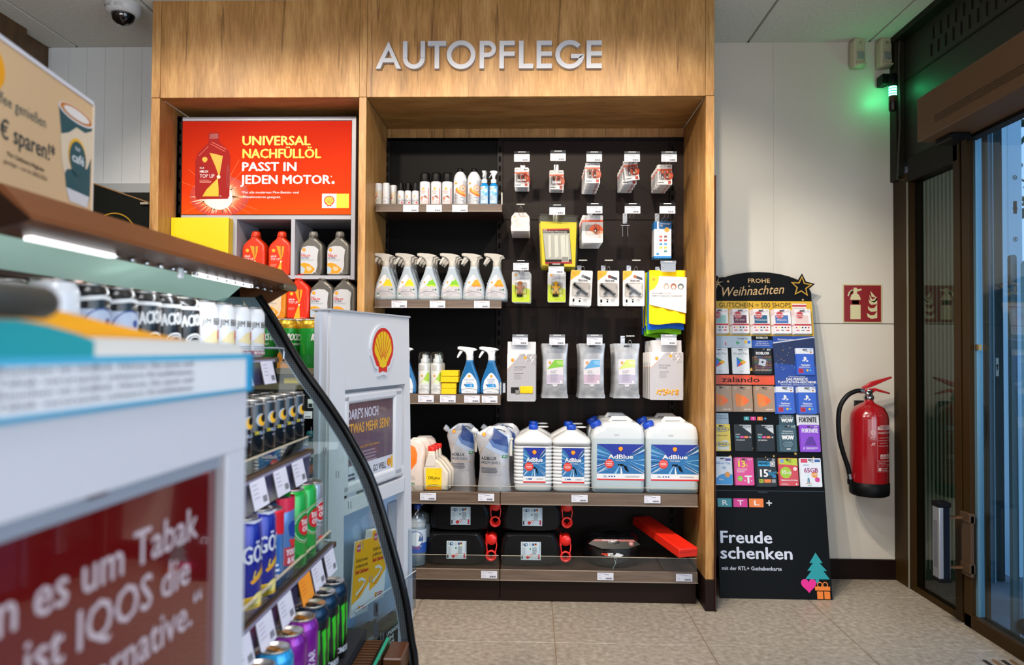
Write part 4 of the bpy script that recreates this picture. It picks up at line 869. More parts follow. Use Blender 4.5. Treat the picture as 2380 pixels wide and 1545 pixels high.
# coil in a black bag
t = thing('coil_bag', 'round cable coil wrapped in glossy black film on the bottom shelf', 'cable coil', (P(1427, 1310, 3.4).x, 3.50, Z5))
FILM = noisemat('film', [(.4, '#0b0b0d'), (.6, '#17171b')], ns=22, r=.18, bump=1.0, coat=.5)
q = B(); rn = random.Random(4); rg = []
for z, r in ((0, .105), (.01, .125), (.03, .136), (.05, .131), (.07, .137), (.095, .135), (.12, .128), (.135, .112), (.138, .06), (.128, .03)):
    rg.append([((r + rn.uniform(-.003, .003)) * math.cos(a * PI / 20), (r * .85 + rn.uniform(-.003, .003)) * math.sin(a * PI / 20), z + rn.uniform(-.002, .002)) for a in range(40)])
q.loft(rg, FILM); ob('wrapped_coil', q, t)
q = B(); q.T = Matrix.Rotation(-.95, 4, 'X'); q.T = Matrix.Translation((0, -.108, .118)) @ Matrix.Rotation(-.7, 4, 'X'); q.y = 0
q.poly([(-.12, -.005), (-.06, -.028), (.06, -.028), (.12, -.005), (.10, .012), (-.10, .012)], mt('#0d0d10', .3), 1); q.poly([(-.10, .008), (.10, .008), (.09, .018), (-.09, .018)], mt('#8e1c16', .4), 2); q.disc(.078, -.002, .012, mt('#8e1c16', .4), 3); q.text('25', .078, -.006, .008, WHT, 'c', .01, 5); q.text('STARTHILFEKABEL', -.02, .010, .006, WHT, 'c', .02, 5); ob('header_print', q, t)
q = B(); q.y = 0; q.T = Matrix.Translation((-.012, -.117, .06)); q.poly([(-.035, .002), (.04, -.004), (.055, .006), (.03, .014), (-.02, .014)], WHT, 1); q.poly([(-.05, .008), (-.02, .0), (-.015, .012), (-.045, .014)], mt('#d23a22', .4), 2)
for k in range(6): q.rect(-.008 + k * .004, -.006 + k * .004, .002, .009, INK, 3)
ob('sticker', q, t)
q = B(); q.tube([(.0, -.122, .045), (.006, -.125, .03), (-.004, -.127, .015), (-.008, -.127, .002)], .0014, mt('#bcd3d6', .4)); q.tube([(.004 + .006 * math.cos(a), -.124, .048 + .006 * math.sin(a)) for a in [k * PI / 4 for k in range(8)]], .001, mt('#bcd3d6', .4), 5, True); ob('tie', q, t)
# red triangle box sticking out at the right
t = thing('warning_triangle_box', 'red oblong warning triangle box poking out over the bottom shelf edge', 'box', (.0, 0, 0))
a = P(1607, 1280, 3.25); q = B(); q.T = Matrix.Translation((a.x - .02, 3.235, a.z - .024)) @ Matrix.Rotation(.34, 4, 'Z') @ Matrix.Rotation(.10, 4, 'X'); q.box(-.045, .05, 0, .44, 0, .04, mt('#f0260e', .45), .004, 2); ob('box', q, t)
q = B(); q.T = Matrix.Translation((a.x - .02, 3.235, a.z - .024)) @ Matrix.Rotation(.34, 4, 'Z') @ Matrix.Rotation(.10, 4, 'X'); q.box(-.044, .049, -.0015, .0, .0255, .0265, mt('#b81408', .5)); q.box(-.02, -.019, -.0015, .44, .039, .0405, mt('#b81408', .5)); ob('lid_seam', q, t)
# ------------------------------------------------------------ hooks and hanging goods on the perforated wall
WIRE = mt('#b9a77f', .25, 1); SIL2 = mt('#c9cacf', .25, 1)
TAGK = price_tag(.074, .035)
def hook(px, py, kind, label, yf=3.45, prong=None, px2=None):
    """kind 'tag': ticket flap on a long arm; 'bar': bare T end; 'flap': translucent empty flap. prong = z of the goods wire"""
    a = P(px, py, yf); t = thing('peg_hook', label, 'hook', (a.x, 0, a.z))
    q = B(); q.box(-.012, .012, YB - .036, YB - .03, -.05, .005, SIL2, .001, 1); ob('back_plate', q, t)
    q = B(); q.tube([(0, YB - .034, -.006), (0, yf + .004, -.004)], .0018, WIRE, 6); ob('upper_wire', q, t)
    if kind == 'bar':
        q = B(); q.box(-.020, .020, yf - .002, yf + .004, -.004, .001, mt('#dcd9d4', .3), .001, 1); ob('end_bar', q, t)
    else:
        q = B(); q.box(-.037, .037, yf - .003, yf + .003, -.014, 0, glass('#8a8c96', .16), 0); q.box(-.018, .018, yf - .005, yf - .002, -.005, -.002, mt('#f2f2f4', .3)); clip = ob('ticket_clip', q, t)
        if kind == 'tag': ob('price_tag', TAGK, clip, (0, yf - .001, -.0145))
        else: q = B(); q.box(-.035, .035, yf - .002, yf - .001, -.052, -.014, glass('#c9cace', .16, rough=.15)); ob('clear_flap', q, clip)
    if prong is not None:
        dz = prong - a.z; yp = yf + .02; q = B()
        q.tube([(-.009, YB - .034, dz), (-.009, yp + .02, dz), (-.0085, yp, dz + .006), (-.007, yp - .006, dz + .024), (-.003, yp - .007, dz + .031), (.003, yp - .007, dz + .031), (.007, yp - .006, dz + .024), (.0085, yp, dz + .006), (.009, yp + .02, dz), (.009, YB - .034, dz)], .0017, SIL2, 6)
        ob('goods_wire', q, t)
    return t
def rrect(w, h, r, x0=0, z0=0, n=3):
    o = []
    for cx, cz, a0 in ((w / 2 - r, -h + r, -90), (w / 2 - r, -r, 0), (-w / 2 + r, -r, 90), (-w / 2 + r, -h + r, 180)):
        for k in range(n + 1): a = math.radians(a0 + 90 * k / n); o.append((x0 + cx + r * math.cos(a), z0 + cz + r * math.sin(a)))
    return o
CARD = mt('#e8e6e6', .4, 0, .2)
def card(name, w, h, label, extra=None, th=.0012, base=None, cat='blister pack'):
    K = Kit(name, cat); q = B(); q.slab(rrect(w, h, min(.006, w * .08)), -th, 0, th * .3, base or CARD, 1); K.part('card', q)
    q = B(); q.y = -th; label(q); K.part('print', q)
    if extra:
        for n, f in extra: q = B(); f(q); K.part(n, q)
    return K
ORD_O = mt('#e8501e', .4); AMB = mt('#d2501c', .15, 0, .6); BLISTER = glass('#f4f2f0', .05)
def l_bulb(k):
    def f(q):
        q.text('OSRAM', -.031, -.012, .0032, INK, 'l', .02); q.rect(.012, .030, -.012, -.009, INK, 1); q.rect(-.0355, .0355, -.031, -.0215, ORD_O, 1); q.text('OSRAM', -.032, -.029, .0055, mt('#ffb59a', .4), 'l', .02, 3)
        q.rect(-.0355, .0355, -.075, -.031, mt('#cfd0d4', .4), 1); q.disc(.018, -.054, .0225, mt('#c8401a' if k != 1 else '#e2571c', .3), 2, 22); q.disc(.018, -.054, .013, mt('#e88a5e', .3), 3, 16); q.ring(-.022, -.043, .007, .0012, INK, 3, 14)
        q.rect(-.0355, .0355, -.098, -.075, mt('#ecebec', .4), 2); q.rect(.016, .030, -.095, -.08, mt('#b8381c', .4), 3); q.rect(-.032, -.004, -.090, -.087, INK, 3)
    return f
def e_bulb(k):
    def f(q):
        G = glass('#e6c7b4' if k < 3 else '#d8541c', .12)
        for i, x in enumerate((-.013, .010)):
            zc = -.053; q.lathe([(.0005, 0), (.007, .003), (.0085, .010), (.006, .016)], G if k != 4 else AMB, 12, (x, -.011, zc + .004)); q.lathe([(.0055, -.016), (.0055, .004), (.0005, .005)], SIL2, 12, (x, -.011, zc))
    return f
def e_bub(w=.056, h=.05, zc=-.052, d=.018):
    def f(q): q.slab([(x, z + zc + h / 2) for x, z in rrect(w, h, .008)], -d, -.0015, .006, BLISTER, 2)
    return f
KB = [card('bulb_card', .0715, .098, l_bulb(k), [('bulbs', e_bulb(k)), ('blister', e_bub())]) for k in (0, 1, 2, 3, 4)]
KBr = [card('bulb_card', .0715, .098, l_bulb(k)) for k in (0, 1, 2, 3, 4)]
row1 = [(1213, 352, 1213, 389, 6, 3.62), (1297, 350, 1294, 395, 4, 3.65), (1381, 352, 1378, 378, 9, 3.475), (1469, 352, 1464, 378, 8, 3.50), (1555, 352, 1545.5, 382, 8, 3.525)]
for i, (tx, ty, cx, cy, n, yf) in enumerate(row1):
    zc = P(cx, cy, yf - .004).z
    hook(tx, ty, 'tag', 'wire hook with white ticket, top row of the perforated wall, %s from the left' % ORD[i], 3.45, zc - .008)
    for d in range(n):
        y = yf + d * (3.725 - yf) / max(1, n - 1); x = P(cx, cy, yf).x + (.0012 if d % 2 else -.001)
        rot = (0, 0, 0)
        lab = 'bulb card with %s, front of the %s top-row stack' % (['two clear bulbs', 'orange round print', 'two silver-based bulbs', 'clear bulb, tilted sideways', 'two amber bulbs'][i], ORD[i]) if d == 0 else 'bulb card, %s behind the front one in the %s top-row stack' % (ORD[d - 1], ORD[i])
        h = (KB if d == 0 else KBr)[i].place((x, y, zc), lab, 0, 'bulb cards in the %s stack' % ORD[i])
        if i == 3 and d == 0: h.rotation_euler = (0, -.14, .12); h.location.z += .012
        if i == 4: h.rotation_euler = (0, 0, -.02 * (d % 2))
# row 2
LPK = mt('#e9dcd8', .4)
K = Kit('tape_card', 'card pack'); q = B(); o = [(-.048, -.150), (.048, -.150), (.050, -.115), (.046, -.085), (.049, -.06), (.045, -.03), (.034, -.012), (.030, -.002), (-.030, -.002), (-.034, -.012), (-.045, -.03), (-.049, -.06), (-.046, -.085), (-.050, -.115)]
o = [(x * .94, z * .62) for x, z in o]
q.slab(o, -.005, 0, .0012, LPK, 1); K.part('card', q)
q = B(); q.y = -.005; q.shell(-.028, -.022, .008, 1); q.shell(.022, -.02, .005, 1); q.line([(-.044, -.062), (-.02, -.034), (.0, -.022), (.04, -.02)], .0008, mt('#e9a060', .5), 1); q.text('DUCT', -.024, -.040, .0045, GREY); q.text('TAPE', -.024, -.047, .0045, GREY); q.lines(-.026, -.052, .05, 5, .004, .001, mt('#c8bab8', .5), 1, 2); K.part('print', q)
zc = P(1210, 493, 3.50).z; hook(1210, 474, 'bar', 'bare T-ended wire hook above the pale tape cards, second row', 3.45, zc - .010)
for d in range(11): K.place((P(1209.5, 500, 3.505).x, 3.505 + d * .021, zc), 'pale rounded tape card, front one of the second-row stack' if d == 0 else 'pale tape card, %s behind the front one in the second-row stack' % (ORD + ['x'])[d - 1], 0, 'tape cards')
# reflective vest packs
YV = mt('#f5df12', .5)
K = Kit('vest_pack', 'safety vest pack'); q = B(); q.slab([(x, z) for x, z in [(-.080, -.215), (.083, -.222), (.088, -.004), (-.088, 0)]], -.010, 0, .004, YV, 2); K.part('folded_vest', q)
q = B(); q.y = -.011; P4 = lambda a, b_: (a, b_)
q.poly([(-.078, -.038), (.052, -.034), (.066, -.205), (-.062, -.209)], mt('#2b2526', .4), 1); q.poly([(-.076, -.048), (.052, -.046), (.062, -.185), (-.062, -.186)], mt('#c9c7c6', .35), 2)
q.poly([(-.078, -.038), (.052, -.034), (.0526, -.042), (-.077, -.046)], mt('#c21f22', .4), 3); q.poly([(-.064, -.199), (.066, -.195), (.066, -.205), (-.062, -.209)], mt('#c21f22', .4), 3)
q.text('Sicherheits-Warnweste', -.074, -.055, .0085, WHT, 'l', .02, 4, wid=.115); q.rect(-.076, .052, -.058, -.0465, mt('#1d191a', .4), 3); q.text('ATA', -.073, -.0455, .006, WHT, 'l', .03, 4)
for i, (x, w) in enumerate(((-.05, .012), (-.02, .016), (.01, .02), (.036, .01))): q.poly([(x, -.07), (x + w, -.066), (x + w * 1.3, -.17), (x + w * .2, -.178)], mt('#f2f1ee', .2, 0, .6), 4)
for k in range(14): q.rect(.018 + k * .0022, .018 + k * .0022 + .0012, -.194, -.172, INK, 6)
q.rect(.016, .050, -.196, -.170, WHT, 5); K.part('insert_print', q)
q = B(); q.slab([(-.084, -.222), (.090, -.226), (.094, .030), (-.092, .036)], -.014, .001, .003, glass('#f6f6f0', .075, rough=.12), 2); K.part('clear_bag', q)
zc = P(1295, 515, 3.50).z; hook(1295, 475, 'tag', 'wire hook with white ticket above the yellow vest packs', 3.44, zc + .022)
for d in range(5): K.place((P(1297, 515, 3.5).x + (.002, -.003, .003, 0, .004)[d], 3.50 + d * .048, zc - (0, .001, .002, 0, .001)[d]), 'yellow safety vest in a clear bag, front pack' if d == 0 else 'yellow safety vest pack, %s behind the front one' % ORD[d - 1], (.02, -.01, 0, .01, 0)[d], 'yellow safety vest packs')
# H7 bulbs
def l_h7(q):
    q.text('H7', -.044, -.018, .008, GREY, 'l', .01); q.rect(-.0505, .0505, -.034, -.023, ORD_O, 1); q.text('OSRAM', -.047, -.031, .006, mt('#ffc9b0', .4), 'l', .02, 3); q.rect(-.0505, .0505, -.085, -.034, mt('#a8a6a8', .3), 1)
    q.poly([(.018 + .034 * math.cos(a * PI / 10), -.076 + .032 * math.sin(a * PI / 10)) for a in range(11)], mt('#d8541c', .3), 2); q.ring(-.038, -.055, .006, .001, GREY, 3, 14)
    q.rect(-.0505, .0505, -.122, -.078, mt('#f0efee', .4), 3); q.poly([(-.008, -.078), (.020, -.096), (.050, -.090), (.050, -.078)], mt('#f0a078', .3), 4); q.rect(.028, .044, -.112, -.090, mt('#f3d2c4', .3), 5)
K = card('headlamp_bulb_card', .101, .135, l_h7, [('bulb', lambda q: (q.lathe([(.0005, 0), (.005, .002), (.006, .02), (.004, .026), (.0005, .028)], glass('#f0d8cc', .15), 10, (.014, -.014, -.07)), q.lathe([(.008, -.012), (.008, .0), (.0005, .001)], SIL2, 10, (.014, -.014, -.07)))), ('blister', e_bub(.07, .05, -.072, .024))])
zc = P(1377, 500, 3.5).z; hook(1382, 472, 'tag', 'wire hook with white ticket above the larger bulb cards, second row', 3.45, zc - .008)
for d in range(5): K.place((P(1377, 500, 3.5).x, 3.50 + d * .05, zc), 'large white and orange bulb card marked H7, front one' if d == 0 else 'large bulb card, %s behind the front H7 card' % ORD[d - 1], 0, 'large bulb cards')
z_ = P(1465, 505, 3.45).z; hook(1470, 472, 'tag', 'empty double wire hook with white ticket and cross bar, second row', 3.45, z_)
h = thing('hook_crosspiece', 'small cross bar with two hanging pins on the empty hook', 'hook end', tuple(P(1453, 524, 3.60)))
q = B(); q.box(-.022, .022, -.002, .002, -.001, .002, SIL2); ob('bar', q, h)
for x in (-.012, .013): q = B(); q.tube([(x, 0, 0), (x, -.002, -.055)], .0016, SIL2); ob('pin', q, h)
# fuse set box
zc = P(1540, 515, 3.53).z; hook(1551, 472, 'tag', 'wire hook with white ticket above the blue fuse box', 3.45, zc + .012)
FB = mt('#1a86d6', .35); K = Kit('fuse_set_box', 'box'); q = B(); q.box(-.042, .042, 0, .075, -.178, 0, mt('#e9eaee', .4), .001, 1); q.box(-.0423, .0423, -.0003, .0753, -.036, .0003, FB); q.box(-.0423, .0423, -.0003, .0753, -.1783, -.168, FB); K.part('box', q)
q = B(); q.y = 0; q.poly([(-.042, -.036), (.042, -.036), (.042, 0), (-.042, 0)], FB, 1); q.text('Sicherungs-', -.012, -.013, .0075, WHT, 'l', .02, 3, wid=.05); q.text('Set', -.012, -.023, .0075, WHT, 'l', .02, 3); q.disc(.020, -.040, .012, mt('#f0a030', .5), 3)
q.rect(-.027, -.017, -.056, 0, WHT, 2); q.text('carbusiness', -.0195, -.052, .006, FB, 'l', .02, 4, rot=PI / 2, wid=.048)
for r_, cs in enumerate((('#d9573a', '#7c3a2c'), ('#c91f2c', '#b51b28'), ('#1f86c8', '#3f9ad2'), ('#c9c81c', '#bfbf1a'), ('#e6e6ea', '#1f7d7c'))):
    for c_, cc in enumerate(cs): x = -.016 + c_ * .023; z = -.078 - r_ * .018; q.rect(x, x + .014, z, z + .006, mt(cc, .4), 1); q.rect(x + .001, x + .006, z + .006, z + .011, mt(cc, .4), 1); q.rect(x + .008, x + .013, z + .006, z + .011, mt(cc, .4), 1); q.rect(x - .012 + c_ * .028, x - .004 + c_ * .028, z + .003, z + .005, GREY, 1)
q.rect(-.030, -.018, -.163, -.152, FB, 2); K.part('print', q)
q = B(); q.box(-.025, .025, .01, .012, 0, .022, CLEAR); K.part('hang_tab', q)
r = K.place((P(1541, 515, 3.52).x, 3.53, zc), 'blue and white fuse set box with coloured fuses printed on it', -.02)
# row 3: figure-shaped fresheners
def l_fresh(q):
    q.rect(-.042, .042, -.148, -.004, noisemat('fresh', [(.3, '#b9bcc0'), (.7, '#c6c9cc')], ns=3), 1); q.poly([(-.043, -.147), (.043, -.147), (.043, -.085), (-.043, -.062)], mt('#bccb3a', .4), 2); q.poly([(-.043, -.147), (.043, -.147), (.043, -.112), (-.043, -.10)], mt('#c3d81c', .4), 3); q.poly([(-.043, -.06), (-.012, -.035), (.01, -.028), (.043, -.027), (.043, -.004), (-.043, -.004)], mt('#d5d6d9', .4), 2)
    q.shell(-.026, -.018, .012, 3); q.line([(-.042, -.060), (-.022, -.040), (0, -.03)], .001, mt('#e9a060', .5), 4); q.text('AIR FRESHENER', -.008, -.036, .005, GREY, wid=.045); q.lines(-.01, -.134, .03, 1, .003, .0012, GREY, 3, 2); q.disc(.020, -.118, .006, mt('#e6e5b8', .4), 4)
def e_fig(c):
    def f(q):
        M = mt(c, .25, .6); q.T = Matrix.Translation((-.004, -.011, 0)); F = lambda pts: q.slab(pts, -.004, .006, .003, M, 2)
        el = lambda x, z, a, b_, r=0: F([(x + a * math.cos(k * PI / 8) * math.cos(r) - b_ * math.sin(k * PI / 8) * math.sin(r), z + a * math.cos(k * PI / 8) * math.sin(r) + b_ * math.sin(k * PI / 8) * math.cos(r)) for k in range(16)])
        el(0, -.059, .0115, .011); el(0, -.084, .012, .017); el(-.0145, -.077, .009, .0055, -.35); el(.0145, -.077, .009, .0055, .35); el(-.0085, -.103, .0065, .010, -.2); el(.0085, -.103, .0065, .010, .2)
    return f
def e_clip(q): q.box(-.020, .008, -.010, -.002, -.122, -.112, mt('#1b1b1e', .3), .002, 1)
for i, (tx, cx, cy, n, yf, c) in enumerate(((1211, 1211, 631, 4, 3.50, '#b56a2e'), (1293, 1294, 631, 2, 3.52, '#e2a912'))):
    zc = P(cx, cy, yf).z; K = card('figure_freshener', .088, .150, l_fresh, [('figure', e_fig(c)), ('clip', e_clip), ('blister', e_bub(.06, .062, -.082, .018))])
    hook(tx, [604, 612][i], 'tag', 'wire hook with white ticket above the %s figure air freshener' % ['copper', 'yellow'][i], 3.45, zc - .010)
    for d in range(n): K.place((P(cx, cy, yf).x + .002 * d, yf + d * .03, zc), '%s figure-shaped air freshener on a green and grey card, front one' % ['copper', 'yellow'][i] if d == 0 else 'air freshener card, %s behind the %s figure one' % (ORD[d - 1], ['copper', 'yellow'][i]), 0, 'figure air fresheners, %s' % ['copper', 'yellow'][i])
def l_perf(sub, fc):
    def f(q):
        q.poly([(-.0515, -.05), (-.035, -.036), (-.012, -.02), (-.004, -.001), (-.0515, -.001)], mt('#fbb01c', .4), 1); q.shell(-.036, -.018, .011, 2); q.text('PERFUME', -.016, -.054, .0095, mt('#3a2a2a', .5), 'l', .03, wid=.045); q.lines(-.016, -.060, .02, 1, .003, .0015, GREY, 2, 1); q.rect(-.016, -.008, -.0435, -.042, RD, 2)
        q.disc(.006, -.028, .008, mt(fc, .4), 3); q.poly([(.008, -.022), (.042, -.034), (.042, -.046), (.022, -.04), (.006, -.034)], mt('#3c3f48', .4), 2); q.lines(.034, -.075, .014, 3, .005, .0014, GREY, 2, 4)
        q.rect(-.038, -.029, -.153, -.138, BLK, 2); q.disc(-.033, -.145, .010, mt('#f6f4f4', .5), 1, 14); q.disc(-.004, -.145, .011, mt('#f6f4f4', .5), 1, 14); q.rect(-.008, .000, -.153, -.143, BLK, 2); q.rect(-.009, .001, -.139, -.136, BLK, 2); q.lines(.014, -.138, .02, 4, .004, .0012, GREY, 2, 3); q.lines(-.04, -.160, .012, 3, .003, .001, GREY, 2, 3)
    return f
def e_perf(q):
    G_ = mt('#33363a', .15, .8); q.tube([(-.036, -.012, -.066), (.032, -.012, -.116)], .0078, G_, 12); q.tube([(-.030, -.0185, -.066), (.030, -.0185, -.110)], .0022, mt('#cfd3d8', .2, .6), 6); q.tube([(-.004, -.012, -.096), (-.020, -.012, -.116)], .0065, G_, 10)
for i, (tx, cx, cy, n, fc, nm) in enumerate(((1355, 1353, 628, 3, '#7b7f88', 'slightly tilted, left'), (1415, 1414, 629, 1, '#8c2f26', 'middle'), (1479, 1473, 629, 1, '#b5662a', 'right'))):
    zc = P(cx, cy, 3.475).z; K = card('perfume_card', .104, .170, l_perf('', fc), [('perfume_stick', e_perf), ('blister', e_bub(.088, .07, -.093, .02))])
    hook(tx, 604, 'bar', 'bare T-ended wire hook above the %s perfume card' % ['left', 'middle', 'right'][i], 3.46, zc - .012)
    for d in range(n):
        h = K.place((P(cx, cy, 3.475).x, 3.478 + d * .035, zc - d * .001), 'white PERFUME card with black stick, %s of the three' % nm if d == 0 else 'perfume card, %s behind the left front one' % ORD[d - 1], 0, 'perfume cards behind' if d else None)
        if i == 0: h.rotation_euler = (0, .05, 0)
# microfibre cloth bundle
zc = P(1550, 628, 3.47).z; hook(1553, 606, 'flap', 'wire hook with empty translucent flap above the cloth bundle', 3.44, zc - .012)
def cloth(col, w, h, seed, pts=None):
    M = noisemat('cloth' + col, [(.35, col), (.65, col)], ns=400, r=.95, bump=.6); rn = random.Random(seed); n = 14; q = B(); rings_ = []
    for k in range(7):
        z = -h * k / 6; r_ = []
        for i in range(n):
            x = -w / 2 + w * i / (n - 1); r_.append((x + rn.uniform(-.0015, .0015), -.008 - .004 * math.sin(i * 1.3 + seed + k * .4), z - .005 * math.sin(i * .5 + seed) * (k == 6)))
        for i in range(n)[::-1]:
            x = -w / 2 + w * i / (n - 1); r_.append((x, .008 + .003 * math.sin(i + seed), z - .005 * math.sin(i * .5 + seed) * (k == 6)))
        rings_.append(r_)
    q.loft(rings_[::-1], M); return q
for i, (col, nm, y, h, w, dx, dz) in enumerate((('#fbd000', 'yellow', 3.475, .255, .172, 0, 0), ('#1763d8', 'blue', 3.505, .275, .172, -.002, -.004), ('#7ed321', 'green', 3.535, .296, .166, -.006, -.004), ('#fbd000', 'yellow', 3.57, .26, .17, -.004, -.002), ('#1763d8', 'blue', 3.60, .285, .17, -.004, -.004), ('#7ed321', 'green', 3.635, .315, .165, -.003, -.002), ('#fbd000', 'yellow', 3.67, .27, .165, -.003, 0), ('#1763d8', 'blue', 3.70, .30, .165, -.003, 0))):
    t = thing('microfibre_cloth', '%s microfibre cloth, %s' % (nm, ['front one carrying the white sleeve', 'second behind the yellow front one', 'third, hanging lowest under the blue one', 'fourth of the hanging bundle', 'fifth of the hanging bundle', 'sixth of the hanging bundle', 'seventh of the hanging bundle', 'last, against the wall'][i]), 'cloth', (P(1551, 628, 3.47).x + dx, y, zc + dz))
    ob('cloth', cloth(col, w, h, i), t)
    if i == 0:
        q = B(); q.prism([(-.086, -.165), (.088, -.205), (.090, -.034), (-.040, -.028), (-.052, -.06), (-.086, -.095)], -.0145, -.0135, mt('#eceaec', .5)); q.y = -.0145
        q.poly([(-.086, -.10), (-.062, -.088), (-.045, -.06), (-.040, -.028), (-.086, -.026)], mt('#fbd000', .6), 1); q.shell(-.066, -.045, .014, 3, yel='#f0a81c', red='#e5871c')
        for k, cc in enumerate(('#b9a79c', '#a8604a', '#5a6a72')): q.disc(-.006 + k * .034, -.078, .0145, mt(cc, .5), 1, 18); q.disc(-.006 + k * .034, -.081, .009, mt('#d9d4d0', .5), 2, 10)
        q.text('MICROFIBRE CLOTHS', -.073, -.115, .0068, mt('#4a4a55', .5), 'l', .01, wid=.088); q.text('INSECTS, WINDOW, DASHBOARD', -.073, -.127, .0068, mt('#4a4a55', .5), 'l', .01, wid=.142); q.rect(-.073, -.066, -.104, -.1025, RD, 2)
        q.rect(-.018, .056, -.066, -.036, mt('#dcdadd', .5), 1); q.lines(.032, -.05, .03, 2, .006, .001, GREY, 2, 2); ob('sleeve', q, t)
# row 4
def hexes(q, x0, z0, s=.0085):
    for r_ in range(4):
        for c_ in range(5):
            if c_ < r_: continue
            x = x0 + c_ * s * 1.8 + (r_ % 2) * s * .9; z = z0 - r_ * s * 1.55
            cc = ['#c9c6ca', '#b2afb5', '#dedbdf', '#bdbac0'][(r_ * 3 + c_ * 5) % 4]
            if (r_, c_) == (1, 1): cc = '#f2b01c'
            q.poly([(x + s * math.sin(a * PI / 3), z + s * math.cos(a * PI / 3)) for a in range(6)][::-1], mt(cc, .5), 1)
            q.poly([(x, z), (x + s * .87, z + s * .5), (x + s * .87, z - s * .5), (x, z - s)], mt('#a7a4ab' if cc[1] != 'f' else '#e09a10', .5), 2)
def l_mf(sp):
    def f(q):
        w = .068 if not sp else .077; q.rect(-w, w, -.225, -.001, noisemat('mfbg', [(.3, '#98959a'), (.7, '#a8a5aa')], ns=2, r=.35, coat=.3), 1); q.poly([(-w, -.075), (-w * .72, -.055), (-w * .3, -.022), (-w * .1, -.001), (-w, -.001)], mt('#e8e6e8', .45), 2)
        q.line([(-w, -.078), (-w * .6, -.048)], .0014, mt('#f0a040', .5), 3); q.shell(-w * .62, -.031, .017, 3); q.y -= .0006; hexes(q, -.004, -.006, .0082); q.y += .0006
        q.text('MICROFIBER', -.035 if not sp else -.038, -.068, .0085, mt('#6b6872', .5), wid=.056); q.text('SPONGE' if sp else 'CLOTHS', -.035 if not sp else -.038, -.080, .0085, mt('#6b6872', .5), wid=.04)
        q.lines(-.035, -.093, .06, 1, .005, .003, mt('#6b6872', .5), 2, 1); q.lines(-.035, -.101, .04, 6, .0042, .0013, mt('#8a8790', .5), 2, 3)
        q.text('1 pc' if sp else '3 pcs', w - .022, -.222, .005, WHT)
    return f
def e_cl(q):
    q.box(-.050, -.010, -.006, -.0015, -.190, -.160, mt('#2c2b2c', .8), .002, 1); q.box(-.030, -.006, -.007, -.0015, -.194, -.172, mt('#8b8a86', .9), .003, 1); q.box(-.006, .056, -.009, -.0015, -.190, -.155, noisemat('sponge', []), .004, 2)
def e_sp(q):
    rn = random.Random(2); M = mt('#f6a91a', .8)
    for k in range(60):
        x = rn.uniform(-.048, .054); z = rn.uniform(-.203, -.178); a = rn.uniform(0, 3); q.tube([(x - .005 * math.cos(a), -.004, z - .004 * math.sin(a)), (x, -.008, z), (x + .005 * math.cos(a), -.004, z + .004 * math.sin(a))], .0026, M, 5)
zc = P(1212, 793, 3.46).z
hook(1209, 777, 'tag', 'wire hook with white ticket above the microfiber cloth packs, fourth row', 3.45, zc - .012)
def l_blank(q): pass
K = card('microfiber_cloth_pack', .137, .228, l_mf(0), [('cloth_window', e_cl)], .004, cat='cloth pack'); 
q = B(); q.slab([(-.067, -.01), (.067, -.01), (.066, .058), (-.066, .058)], .0, .0015, .0005, mt('#e4e3e8', .4), 1); K.part('header', q)
for d in range(3): K.place((P(1212, 800, 3.46).x + .002 * d, 3.468 + d * .04, P(1212, 822, 3.46).z), 'white microfiber cloths pack with yellow cloth window, front one' if d == 0 else 'microfiber cloths pack, %s behind the front one' % ORD[d - 1], (.03, 0, -.02)[d], 'microfiber cloth packs')
WSIL = noisemat('wipe_foil', [(.35, '#8b8d92'), (.65, '#b3b4b8')], ns=16, r=.28, bump=1.0, metal=.35, coat=.3)
def wipes(nm, c1, c2, c3):
    K = Kit('wipes_pouch', 'wipes pack'); q = B(); rn = random.Random(nm[0]); w, h = .062, .262
    prof = [(0, .064, .0015), (.012, .064, .0015), (.022, .061, .004), (.06, .059, .010), (.14, .058, .012), (.20, .059, .010), (.235, .061, .005), (.248, .063, .0015), (.262, .063, .0015)]
    q.loft([[(x + rn.uniform(-.0008, .0008), y, z) for x, y, z in ring(0, 0, -h + zz, ww, dd, 3.2, 28)] for zz, ww, dd in prof], WSIL); K.part('foil_pouch', q)
    q = B(); q.y = -.0125; q.poly(rrect(.080, .120, .006, 0, -.075), mt('#dcd8de', .4), 1); q.poly([(-.012, -.196), (.012, -.196), (.008, -.206), (-.008, -.206)], mt('#dcd8de', .4), 1)
    q.poly([(-.020, -.100), (-.002, -.078), (.039, -.078), (.039, -.112), (.0, -.116), (-.038, -.124)], mt(c1, .4), 2); q.poly([(.006, -.084), (.039, -.082), (.039, -.104), (.014, -.100)], mt(c2, .4), 3); q.rect(-.039, .039, -.190, -.150, mt(c3, .4), 2)
    q.shell(-.024, -.092, .012, 4); q.line([(-.039, -.122), (-.022, -.106), (-.008, -.09)], .001, mt('#f0a040', .5), 4); q.text(nm, -.022, -.134, .0055, mt('#6b6872', .5)); q.text('WIPES', -.022, -.143, .0065, mt('#6b6872', .5)); q.lines(-.022, -.149, .05, 1, .004, .002, mt('#55748a', .5), 3, 1); q.lines(-.022, -.156, .04, 7, .0042, .0012, mt('#8f8c96', .5), 3, 3); q.rect(.024, .034, -.188, -.178, WHT, 3)
    K.part('label', q); q = B(); q.box(-.014, .014, -.003, -.0018, -.018, -.008, mt('#3c3f46', .3)); K.part('hang_hole', q); return K
